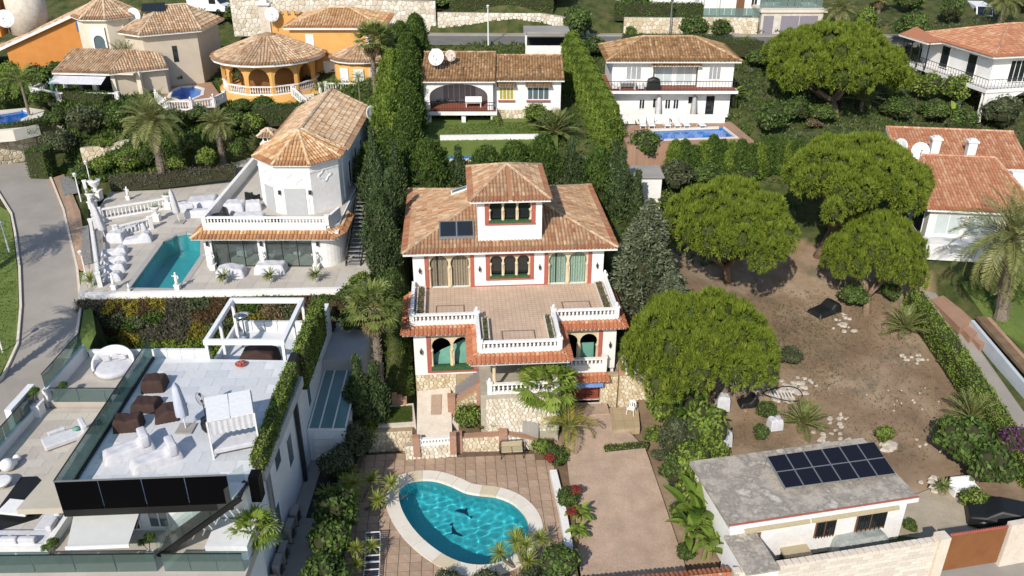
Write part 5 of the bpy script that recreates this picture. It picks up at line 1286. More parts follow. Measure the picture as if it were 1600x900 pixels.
# flower bed between deck and drive
bw = MB()
wl_ = [at(864,742,0),at(878,800,0),at(889,862,0)]
t = thing('low_white_wall','low white garden wall between the pool deck and the drive','wall')
for i in range(2): MB().bar(wl_[i]+Vector((0,0,.15)),wl_[i+1]+Vector((0,0,.15)),.42,.5).build('wall_piece',M['white'],t)
slab('flower_bed',[(862,700),(888,700),(905,880),(884,880)],.06,'soil',.3)
t = thing('plastic_chair','white plastic garden chair on the patio by the stone block','chair',at(986,646,1.0),R(-25))
MB().box(-.24,-.24,.40,.24,.24,.44).build('seat',M['whitepaint'],t,bevel=.015)
for x in (-.24,.24): MB().tube([(x,.22,.42),(x,.27,.66),(x,-.2,.66),(x,-.22,.42)],.022).build('armrest',M['whitepaint'],t)
b = MB().box(-.22,.24,.72,.22,.28,.86)
for k in range(4): b.box(-.2+k*.12,.22,.44,-.15+k*.12,.26,.75)
b.build('backrest',M['whitepaint'],t)
for x in (-.21,.21):
    for y in (-.21,.21): MB().tube([(x,y,.42),(x*1.15,y*1.15,0)],.025).build('leg',M['whitepaint'],t)
# plants of the front garden
palm('fan',at(852,668,.95),3.3,.17,'green fan palm with spreading leaves in front of the villa porch',1.0,'fan_palm',shag=False)
palm('fan_tall',at(597,642,1.2),7.7,.26,'tall shaggy fan palm with dry skirt left of the villa',.98,'fan_palm')
shrub('bright',at(732,672,1.0),2.1,1.9,'round dark green leafy bush in the planter beside the entrance path','leafy_bush')
shrub('dryb',at(750,672,1.0),1.1,.7,'thin brownish shrub in the stone planter between bush and agave')
rosette('spiky',at(768,668,1.0),1.1,'bright green spiky agave in the stone planter','agave_plant')
rosette('cycas',at(780,670,1.0),.6,'small dark rosette plant at the end of the stone planter','rosette_plant')
palm('yellowpalm',at(888,700,.2),1.6,.1,'yellowing feather palm with arching fronds beside the drive',.95,'feather_palm',shag=False)
palm('queen',at(880,690,.3),1.3,.09,'small green feather palm behind the yellowing palm',.6,'feather_palm',shag=False)
shrub('bright',at(846,712,.05),1.7,1.3,'bright green shrub at the deck corner behind the iron sofa')
shrub('hedge',at(868,728,.05),1.9,1.5,'dark shrub with red flowers at the corner of the pool deck')
shrub('red',at(858,722,.9),.9,.6,'red bougainvillea blossoms over the dark shrub by the deck','bougainvillea')
shrub('hedge',at(888,790,.05),1.7,1.3,'dark green shrub with red blossoms along the low white wall')
shrub('red',at(899,772,.7),1.0,.6,'red bougainvillea blossoms beside the upper drive','bougainvillea'); shrub('red',at(893,805,.6),.9,.5,'red bougainvillea blossoms over the low white wall','bougainvillea')
paddle_plant('broad',at(905,812,.05),1.1,'broad leaved green plant spilling onto the drive','leafy_plant',h=.3); paddle_plant('broad',at(902,838,.05),.9,'lower broad leaved plant at the drive edge','leafy_plant',h=.3)
shrub('hedge',at(880,905,0),3.0,2.0,'round dark oleander bush at the bottom of the pool deck','oleander_bush')
yucca_clump(at(822,885,.0),7,'yellow green yucca clump leaning over the kidney pool coping',3,1.15)
yucca_clump(at(556,790,.0),9,'large yucca clump beside the pool deck',4,1.25); yucca_clump(at(560,890,.0),5,'yucca clump beside the dark blue loungers',6,1.0); yucca_clump(at(582,690,.2),5,'yucca clump against the stone retaining wall',8,1.0)
for k,(x,y,w,h,c) in enumerate([(556,722,2.6,2.3,'topmost'),(530,755,2.3,2.2,'second'),(528,835,2.9,2.5,'third'),(528,880,2.8,2.4,'fourth'),(516,930,2.8,2.2,'lowest')]):
    shrub('olive' if k < 2 else 'hedge',at(x,y,.1),w*1.15,h*1.25,f'{c} oleander bush in the row between pool deck and white house','oleander_bush',group='oleander row left of the pool')
for k,(x,y,w,h) in enumerate([(760,930,2.2,1.6),(700,925,2.0,1.3),(826,925,1.8,1.6)]): shrub('olive',at(x,y,0),w,h,f'{("middle", "leftmost", "rightmost")[k]} shrub along the bottom edge below the kidney pool')
# ---------------------------------------------------------------- the white villa with the octagon on the left
M['palefloor'] = grid_floor('pale_stone_tiles',(.50,.46,.40),(.47,.43,.37),(.42,.38,.33),1.1,.02)
LPOOL = [(203,452),(257,378),(270,373),(276,369),(292,366),(308,368),(314,376),(314,402),(284,446),(274,453)]
lp = [at(x,y,5.9) for x,y in LPOOL]
TER = slab_poly([(122,463),(566,453),(592,400),(580,300),(392,246),(262,287),(172,300),(150,330)],6)
o = holed('pool_terrace',TER,[[(p.x,p.y) for p in lp]],6,'palefloor',None,2.6); o['kind'] = 'structure'; CLAMP.append((TER,3.9))
M['pool_lap'] = pool_tiles('green_teal_mosaic',(.05,.33,.36),(.055,.36,.385),(.05,.31,.34),.3); M['coping_grey'] = surf('grey_coping',(.40,.385,.36),(.36,.345,.32),2,.8)
pool('lap_pool','long teal pool beside the glass pavilion of the white villa',lp,6,1.5,'pool_lap','coping_grey',.4,False,10,.03)
tile_parts(o,TER,6.0,1.15,1.15,R(1),[(.50,.46,.40),(.53,.49,.43),(.47,.43,.375)],'floor_slab',[[(-23.2,57.4),(-12.4,57.4),(-12.4,76),(-23.2,76)],[(p.x,p.y) for p in offset_loop([Vector((p.x,p.y,0)) for p in lp],.4)]],rough=.8)
wv = thing('octagon_villa','white villa with glass pavilion, roof terrace and octagonal tower left of the tall cypresses','house')
def left_villa():
    Z,U = 6.0,9.1; X0,X1,Y0 = -22.7,-12.7,57.3
    # pavilion: piers, curved corner, glass front
    mb = MB()
    for x in (-22.7,-18.75,-14.75): mb.box(x,Y0,Z,x+.55,Y0+.5,8.7)
    mb.box(X0,Y0-.02,8.3,X1,Y0+.48,8.9).box(X0,Y0+.5,Z,X0+.3,75,8.9).box(X0+.3,63.5,Z,X1,63.8,8.9)
    mb.build('wall',M['white'],wv)
    cv = MB(); n = 10; r = 1.55; P = [(-14.2,Y0+.02)]+[(X1-r+r*math.sin(a),Y0+.02+r-r*math.cos(a)) for a in np.linspace(0,math.pi/2,n)]+[(X1,75),(X1-.3,75),(X1-.3,Y0+2),(-14.2,Y0+2)]
    cv.prism(P,Z,8.85).build('curved_wall',M['white'],wv,False)
    for a,b in ((-22.15,-18.75),(-18.2,-14.75)):
        f = MB()
        for k in range(4): x = a+(b-a)*k/3; f.box(max(a,x-.03),Y0+.2,Z,min(b,x+.03),Y0+.26,8.3)
        f.box(a,Y0+.2,Z+.002,b,Y0+.26,Z+.08).box(a,Y0+.2,8.22,b,Y0+.26,8.298); g = f.build('glazing_frame',M['iron'],wv)
        for k in range(3): MB().box(a+(b-a)*k/3+.03,Y0+.22,Z+.08,a+(b-a)*(k+1)/3-.03,Y0+.24,8.22).build('pane',M['clear_glass'],g)
    f = MB().box(X0+.27,Y0+.7,Z+.1,X0+.31,62.5,8.2).build('side_pane',M['glassdark'],wv)
    MB().prism([(X0+.1,Y0+.1),(X1-.9,Y0+.1),(X1-.1,Y0+1.2),(X1-.1,75),(X0+.1,75)],8.9,U).build('roof_slab',M['white'],wv)
    MB().prism([(X0+.3,Y0+.5),(X1-.9,Y0+.5),(X1-.2,Y0+1.4),(X1-.2,74.8),(X0+.3,74.8)],U,U+.006).build('roof_terrace_floor',M['palefloor'],wv)
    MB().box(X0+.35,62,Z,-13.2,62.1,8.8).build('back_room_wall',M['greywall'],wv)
    # parapet, balustrade and tile skirt
    MB().box(X0+.15,Y0+.12,U,-13.6,Y0+.34,U+.28).build('parapet',M['white'],wv)
    balustrade(wv,(X0+.25,Y0+.25,U+.28),(-13.5,Y0+.25,U+.28),.62,.24,finial=False)
    MB().bar((-13.45,Y0+.25,U+.45),(-12.95,Y0+2.2,U+.45),.22,.9).build('parapet',M['white'],wv)
    MB().box(X0+.02,Y0+.4,U,X0+.3,74.5,U+.85).build('parapet',M['white'],wv)
    zi,zo,w = 8.98,8.62,.62
    tiled_roof(wv,[[(X0-w,Y0-w,zo),(X1-.2,Y0-w,zo),(X1-.9,Y0+.08,zi),(X0,Y0+.08,zi)],[(X0-w,74,zo),(X0-w,Y0-w,zo),(X0,Y0+.08,zi),(X0,74,zi)]],[((X0-w,Y0-w,zo),(X0,Y0+.08,zi))],'tile_or',.12,'white',pitch=.27,name='tile_skirt')
    tiled_roof(wv,[[(X1-.25,Y0-w,zo),(X1+.35,Y0+.5,zo),(X1-.1,Y0+1.1,zi),(X1-.85,Y0+.1,zi)],[(X1+.35,Y0+.5,zo),(X1+.35,Y0+4,zo),(X1-.05,Y0+4,zi),(X1-.05,Y0+1.1,zi)]],[],'tile_or',.12,'white',pitch=.27,name='tile_skirt')
    # octagonal tower
    cx,cy,hw,E = -16.3,63.3,3.05,13.1; c8 = [(cx+hw/math.cos(math.pi/8)*math.cos(R(22.5+45*k)),cy+hw/math.cos(math.pi/8)*math.sin(R(22.5+45*k))) for k in range(8)]
    MB().prism(c8,U-.5,E).build('tower_wall',M['white'],wv)
    c8b = [(cx+(p[0]-cx)*1.012,cy+(p[1]-cy)*1.012) for p in c8]; MB().prism(c8b,E-.75,E-.6).build('tower_band',M['white'],wv)
    e8 = [(cx+(p[0]-cx)*1.09,cy+(p[1]-cy)*1.09,E) for p in c8]; ap = (cx,cy,E+1.55)
    # body behind the tower
    bx0,bx1,by0,by1 = -18.9,-13.15,63.3,75.5
    MB().box(bx0,by0,U-.5,bx1,by1,E-.02).build('rear_wall',M['white'],wv)
    MB().box(bx1-.3,59.5,6.0,bx1-.005,by1,U).build('rear_wall',M['white'],wv)
    rx = -16.1; ez = E; A,B,C,D = (bx0-.4,by0+1.0,ez),(bx1+.4,by0+.6,ez),(bx1+.4,by1+.4,ez),(bx0-.4,by1+.4,ez); r0,r1 = (rx,by0+.3,ez+1.75),(rx,by1+.4,ez+1.75)
    tiled_roof(wv,[[B,C,r1,r0],[D,A,r0,r1]],[(r0,r1)],'tile_pale',.14,'white',pitch=.27,name='roof')
    pl = [[e8[k],e8[(k+1) % 8],(ap[0],ap[1],ap[2]+.12)] for k in (3,4,5,6,7)]
    tiled_roof(wv,pl,[(e8[k],(ap[0],ap[1],ap[2]+.12)) for k in (3,4,5,6,7,0)],'tile_or',.14,'white',pitch=.25,name='tower_roof')
    def on_face(k,name,mat,w,z0,z1,d=.04,off=0):
        a,b = Vector(c8[k]),Vector(c8[(k+1) % 8]); m = (a+b)/2; u = (b-a).normalized(); nn = Vector((u.y,-u.x)); m = m+u*off
        return MB().bar((*(m-u*w/2+nn*d/2),(z0+z1)/2),(*(m+u*w/2+nn*d/2),(z0+z1)/2),d,z1-z0).build(name,M[mat],wv)
    on_face(5,'door_frame','white',2.0,U,11.35,.06); on_face(5,'shutter_door','doorgrey',1.6,U,11.2,.10)
    on_face(4,'shutter_door','doorgrey',1.2,U,11.1,.06);
    for k in (4,5,6):
        a,b = Vector(c8[k]),Vector(c8[(k+1) % 8]); m = (a+b)/2; u = (b-a).normalized(); nn = Vector((u.y,-u.x)); V = []; q = 32
        for s_ in (.48,.38):
            for i in range(q):
                t = 2*math.pi*i/q; rr = s_*(1+.22*math.cos(4*t)); p = m+u*rr*math.cos(t)*1.05; V.append((p.x+nn.x*.05,p.y+nn.y*.05,11.95+rr*math.sin(t)*.9))
        o = MB().add(V,[(i,(i+1) % q,q+(i+1) % q,q+i) for i in range(q)]).build('quatrefoil',M['white'],wv); o.modifiers.new('s','SOLIDIFY').thickness = .08
    for k,o_ in ((5,-1.15),(5,1.15)):
        a,b = Vector(c8[k]),Vector(c8[(k+1) % 8]); m = (a+b)/2+(b-a).normalized()*o_; sconce(wv,(m.x,m.y,10.9))
    for x in (-22.4,-18.45,-14.3): sconce(wv,(x,Y0,8.0))
    # windows in the shaded side wall
    for y0,y1,z0,z1 in ((65.2,66.2,9.6,11.6),(68.2,69,10.2,11.8),(71,71.8,10.2,11.6),(66.8,67.6,6.8,8.2)): window_x(wv,y0,y1,z0,z1,bx1)
    # chimney
    ch = MB().box(-20.8,68.6,9,-19.9,69.5,12.2).box(-20.95,68.45,11.9,-19.75,69.65,12.1).box(-20.75,68.65,12.2,-19.95,69.45,12.7).build('chimney',M['white'],wv)
    for x in (-20.62,-20.25): MB().box(x,68.63,12.25,x+.24,68.66,12.55).build('vent',M['dark'],ch)
    q = [(-21.05,68.35,12.7),(-19.65,68.35,12.7),(-19.65,69.75,12.7),(-21.05,69.75,12.7)]; a = (-20.35,69.05,13.2)
    tiled_roof(wv,[[q[0],q[1],a],[q[1],q[2],a],[q[2],q[3],a],[q[3],q[0],a]],[(p,a) for p in q],'tile_pale',.1,'white',pitch=.25,name='chimney_cap')
M['doorgrey'] = surf('pale_grey_shutter',(.44,.45,.46),(.40,.41,.42),3,.6)
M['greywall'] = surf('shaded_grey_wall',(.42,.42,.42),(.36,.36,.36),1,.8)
M['tile_or'] = tinted('mixed_orange_cream_tiles',[(0,(.28,.12,.06)),(.3,(.46,.24,.11)),(.6,(.58,.38,.20)),(1,(.70,.55,.38))],.85,.15,noise=(2.5,(.36,.22,.12,1),.52,.75))
left_villa(); rebase(wv,(-17.5,57.3,6))
dish('white satellite dish on the rear corner of the octagon villa roof',(-12.4,73.5,12.2),.75,(.9,-.5,.3))
# furniture seen through the pavilion glass and on its terraces
def armchair(label,loc,rz,mat='fabric_w',s=1.0,name='armchair'):
    t = thing(name,label,'chair',loc,rz); MB().box(-.4*s,-.4*s,.12,.4*s,.4*s,.42*s).build('seat',M[mat],t,bevel=.04); MB().box(-.4*s,.25*s,.42*s,.4*s,.42*s,.85*s).build('backrest',M[mat],t,bevel=.04)
    for x in (-.45*s,.35*s): MB().box(x,-.4*s,.12,x+.1*s,.4*s,.6*s).build('armrest',M[mat],t,bevel=.03)
    for x in (-.35*s,.35*s):
        for y in (-.35*s,.35*s): MB().box(x-.03,y-.03,0,x+.03,y+.03,.14).build('leg',M['iron'],t)
    return t
armchair('white lounge chair behind the left pane of the glass pavilion',(-20.5,59.4,6.006),R(160)); armchair('white chair behind the middle of the left pavilion glazing',(-19.6,60.3,6.006),R(200))
t = thing('dining_table','round pale table seen through the right pavilion glazing','table',(-17.2,60,6.006)); MB().lathe([(.6,.70),(.6,.75)],n=16).build('tabletop',M['whitepaint'],t); MB().lathe([(.3,0),(.06,.06),(.06,.7)],n=8).build('pedestal',M['whitepaint'],t)
for k,(x,y) in enumerate(((-18,59.6),(-16.4,59.5),(-17.2,61))): armchair(f'{("left", "right", "rear")[k]} white chair at the round table inside the pavilion',(x,y,6.006),R((100,-100,0)[k]),s=.7)
for k,(x,y) in enumerate(((178,396),(178,409),(175,422),(168,437))):
    cloth(f'{("first", "second", "third", "fourth")[k]} white covered sun lounger of the row beside the lap pool, counted from the back',at(x,y,6),2.1,.85,.62,'fabric_w',R(8),group='covered loungers beside the lap pool',seed=k)
cloth('white covered round table near the terrace steps',at(184,375,6),1.3,1.3,.8,'fabric_w',0,'covered_table',humps=((0,.9),(.5,1),(1,.9)),seed=9); cloth('white covered sofa nearest the lap pool steps',at(216,377,6),2.2,1.0,.8,'fabric_w',R(12),'covered_sofa',seed=10); cloth('white covered sofa below the white garden railing',at(210,360,6),2.1,.9,.8,'fabric_w',R(10),'covered_sofa',seed=11)
cloth('large white covered daybed behind the pavilion corner',at(318,322,6),2.6,2.2,.8,'fabric_w',R(10),'covered_daybed',humps=((0,.9),(.5,.9),(1,1)),seed=12); cloth('small white covered ottoman beside the closed parasol',at(291,328,6),1.4,1.1,.7,'fabric_w',R(20),'covered_ottoman',humps=((0,.9),(.5,1),(1,.9)),seed=13); cloth('white covered bench with dark shadow beside the pavilion',at(310,338,6),2.2,.8,.7,'fabric_w',R(5),'covered_bench',humps=((0,.9),(1,.9)),seed=14)
cloth('grey white covered table in front of the left pavilion glass',at(362,430,6),2.1,1.3,.8,'fabric_w',R(5),'covered_table',humps=((0,.8),(.5,1),(1,.7)),seed=15); cloth('pale covered long table in front of the right pavilion glass',at(424,424,6),2.3,1.3,.72,'fabric_w',0,'covered_table',humps=((0,.95),(.5,1),(1,.95)),seed=16)
cloth('white covered round table on the roof terrace',(-21.2,60.9,9.106),1.6,1.4,.8,'fabric_w',0,'covered_table',humps=((0,.95),(.5,1),(1,.95)),seed=17); cloth('smaller white covered table on the roof terrace',(-19.9,61.2,9.106),1.2,1.1,.7,'fabric_w',R(15),'covered_table',humps=((0,.95),(.5,1),(1,.95)),seed=18); cloth('white covered low sofa along the roof terrace balustrade',(-19.6,58.9,9.106),2.5,1.1,.6,'fabric_w',R(5),'covered_sofa',humps=((0,.9),(.5,1),(1,.9)),seed=19); cloth('black covered barbecue in the roof terrace corner',(-21.9,59.0,9.106),1.5,1.0,1.0,'black',R(10),'covered_barbecue',seed=20)
armchair('black armchair with white cover on the roof terrace',(-20.4,62.9,9.106),R(150),'black'); armchair('small black chair at the right end of the roof terrace sofa',(-17.6,58.7,9.106),R(180),'black',.7)
parasol_closed('white closed parasol at the back of the pool terrace',at(281,348,6),3.0,lean=(-.3,0)); parasol_closed('white closed parasol beside the terrace steps',at(166,375,6),3.0,lean=(-.35,0))
statue('white statue against the left pier of the glass pavilion',(-22.2,57.0,6),1.5); statue('white statue against the middle pier of the glass pavilion',(-18.4,57.0,6),1.5); statue('white statue against the curved pavilion wall',(-14.5,57.0,6),1.5)
for k,(x,y,h,l) in enumerate(((179,452,1.2,'white cherub statue at the left front edge of the lap pool'),(278,452,1.3,'white cherub statue at the right front corner of the lap pool'),(202,455,.6,'small white finial statue on the terrace edge by the lap pool'))): statue(l,at(x,y,6),h)
for k,(x,y,l) in enumerate(((351,443,'potted cycad in front of the left pavilion glass'),(423,441,'potted cycad in front of the right pavilion glass'),(494,440,'potted cycad near the curved pavilion wall'))): rosette('cycas',at(x,y,6),1.25,l,'potted_cycad',pot='whitepaint')
rosette('yucca',at(143,447,6),1.3,'spiky yellow green agave in the terrace corner by the road','agave_plant',pot='whitepaint')
bp = thing('terrace_parapet','low white parapet along the front of the pool terrace','wall'); A,B = at(124,462,6),at(566,453,6); MB().bar(A+Vector((0,0,-.1)),B+Vector((0,0,-.1)),.3,.6).build('wall_body',M['white'],bp); rebase(bp)
# white garden railing and steps at the left of the terrace
for k,(a,b,l) in enumerate((((157,344),(262,326),'upper white railing along the terrace steps'),((183,372),(237,358),'lower white railing beside the covered sofas'),((145,362),(157,448),'white railing between road and lap pool terrace'),((135,300),(150,355),'white railing post row beside the road entrance'))):
    t = thing('garden_railing',l,'railing'); P,Q = at(*a,6),at(*b,6); balustrade(t,P,Q,1.0,.3,single=False,finial=False); rebase(t)
for k,(x,y,h,pl_,l) in enumerate(((153,312,1.9,'spiky','tall stone urn with plants beside the road entrance'),(146,325,1.4,'agave','low stone urn in front of the entrance planting'),(242,293,1.4,'dry','stone urn at the back of the pool terrace'),(264,326,1.3,'cycas','stone urn at the upper end of the terrace railing'),(246,345,1.3,'cycas','stone urn at the lower end of the terrace railing'))): urn(l,at(x,y,6),h,pl_ if pl_ in ROS else 'agave')
statue('white reclining figure statue behind the terrace railing',at(201,312,6),1.2)
# the road and its verge
ROADL = [(-40,262,6.6),(-6,296,6.5),(18,335,6.2),(24,365,6.0),(31,420,5.7),(33,480,5.2),(28,540,4.6),(5,590,4.2),(-60,660,3.8),(-180,760,3.4)]
ROADR = [(52,252,6.6),(80,280,6.5),(100,330,6.2),(108,365,6.0),(121,420,5.7),(127,480,5.2),(118,540,4.6),(92,590,4.2),(30,690,3.8),(-60,800,3.4)]
road('left_road',[at(*p) for p in ROADL],[at(*p) for p in ROADR],'roadpale')
for nm,pts in (('kerb',ROADL),('kerb',ROADR)):
    mb = MB(); Q = [at(*p) for p in pts]
    for i in range(len(Q)-1): mb.bar(Q[i]+Vector((0,0,.05)),Q[i+1]+Vector((0,0,.05)),.16,.22)
    tag(mb.build('kerb',M['travertine']),kind='structure')
M['brickpave'] = grid_floor('brick_paving',(.36,.22,.14),(.42,.28,.18),(.28,.2,.14),.25,.02); M['pebble'] = surf('dark_pebbles',(.10,.10,.10),(.30,.29,.27),14,.9,lo=.42,hi=.55)
sheet('entrance_paving',[(75,280),(100,272),(125,330),(140,420),(120,420),(105,345)],[6.55,6.55,6.25,6.02,5.8,6.2],'brickpave',.2)
sheet('pebble_strip',[(92,278),(118,274),(124,300),(100,304)],[6.6,6.6,6.5,6.5],'pebble',.1,clamp=False).location.z = .02
sheet('pebble_bed',[(126,355),(138,352),(143,410),(130,412)],[6.3,6.3,6.15,6.15],'pebble',.1,clamp=False).location.z = .02
sheet('verge_lawn',[(-60,290),(14,330),(20,365),(27,420),(29,480),(24,540),(0,585),(-120,640)],[6.5,6.25,6.05,5.75,5.25,4.65,4.25,4.0],'lawn',.1)
sheet('right_verge',[(122,425),(135,425),(150,520),(115,600),(122,540),(131,480)],[5.75,5.75,5.0,4.3,4.7,5.3],'lawn',.1)
tufts('verge_grass','short green lawn on the outer side of the left road',[at(*p)[:] for p in ((-30,340,6.2),(18,345,6.2),(28,430,5.7),(29,500,5.1),(10,570,4.4),(-30,600,4.2))],lambda x,y: hz(x,y)+.12,2500,'grass',9,.12,.04)
for k,(x,y,z,l) in enumerate(((14,392,5.9,'white garden lamp on the lawn beside the left road'),(143,292,6.6,'white lamp post behind the stone urns'),(126,312,6.4,'white lamp post at the brick paved entrance'),(137,440,5.9,'short white lamp post beside the lap pool railing'),(5,552,4.5,'white lamp post on the lawn at the lower bend of the road'))): lamp_post(l,at(x,y,z),2.1)
# black outside stair
st = thing('black_iron_stair','black metal outside stair between white villa and cypresses','stair'); A,B = Vector((-11.9,57.6,6)),Vector((-11.75,64.5,9.6))
for s in (-.55,.55): MB().bar(A+Vector((s,0,0)),B+Vector((s,0,0)),.06,.25).tube([A+Vector((s,0,1)),B+Vector((s,0,1))],.03).build('stringer',M['iron'],st)
for k in range(19): p = A.lerp(B,(k+.5)/19); MB().box(p.x-.52,p.y-.13,p.z,p.x+.52,p.y+.13,p.z+.04).build('tread',M['greymetal'],st)
for k in range(6):
    p = A.lerp(B,k/5)
    for s in (-.55,.55): MB().tube([p+Vector((s,0,0)),p+Vector((s,0,1.0))],.025).build('baluster',M['iron'],st)
rebase(st,A)
# planted retaining wall below the terrace
pwall = thing('planted_wall','tall retaining wall covered with coloured planting below the pool terrace','wall')
def planted():
    A,B = at(124,466,5.75)-Vector((0,.45,0)),at(572,457,5.75)-Vector((0,.45,0)); d = B-A; L = d.length; u = d.normalized(); nn = Vector((u.y,-u.x,0)); H = 4.6; lean = .18
    MB().add([A+nn*.0,B,B+nn*lean*H-Vector((0,0,H)),A+nn*lean*H-Vector((0,0,H)),A-nn*.3,B-nn*.3,B-nn*.3-Vector((0,0,H)),A-nn*.3-Vector((0,0,H))],[(3,2,1,0),(4,5,6,7),(0,1,5,4),(1,2,6,5),(2,3,7,6),(3,0,4,7)]).build('wall_body',M['twig'],pwall)
    r = np.random.default_rng(12); n = 85; cx = r.uniform(0,L,n); cz = r.uniform(0,H,n); kinds = []
    for x,z in zip(cx,cz):
        f = x/L; low = z > H*.62
        p = dict(hedge=.16,yellow=.16,rusty=.26,greybrush=.26,olive=.20)
        if low and .22 < f < .55: p = dict(bright=.6,hedge=.4)
        elif f > .62: p = dict(hedge=.25,rusty=.3,dry=.2,olive=.25)
        elif low: p = dict(yellow=.3,rusty=.4,hedge=.3)
        kinds.append(r.choice(list(p),p=np.array(list(p.values()))/sum(p.values())))
    N = 16000; x = r.uniform(0,L,N); z = r.uniform(-.1,H,N); own_ = np.argmin((x[:,None]-cx)**2+(z[:,None]-cz)**2*1.3,1)
    bul = r.uniform(.1,.45,n)
    dist = np.sqrt((x-cx[own_])**2+(z-cz[own_])**2)
    off = .05+bul[own_]*np.clip(1-dist/1.3,0,1)+r.normal(0,.05,N)
    C = np.array(A)+np.outer(x,np.array(u))+np.outer(off+z*lean,np.array(nn))-np.outer(z,(0,0,1.)); C[:,2] += .12
    for k in range(n):
        m = own_ == k; q = m.sum()
        if q < 5: continue
        Nn = unit(np.array(nn)+r.normal(0,.5,(q,3))); grassy = kinds[k] in ('yellow','greybrush','dry','rusty')
        D = unit(r.normal(0,.7,(q,3))+np.array(nn)*.5+np.array([0,0,.5 if grassy else .2]))
        link('plant_patch',leafmesh('plant_patch',leafquads(C[m],D,Nn,r.uniform(.2,.42,q) if grassy else r.uniform(.16,.28,q),.07 if grassy else .13),r.normal(.5,.22,q),LEAF[kinds[k]]),pwall)
planted(); rebase(pwall)
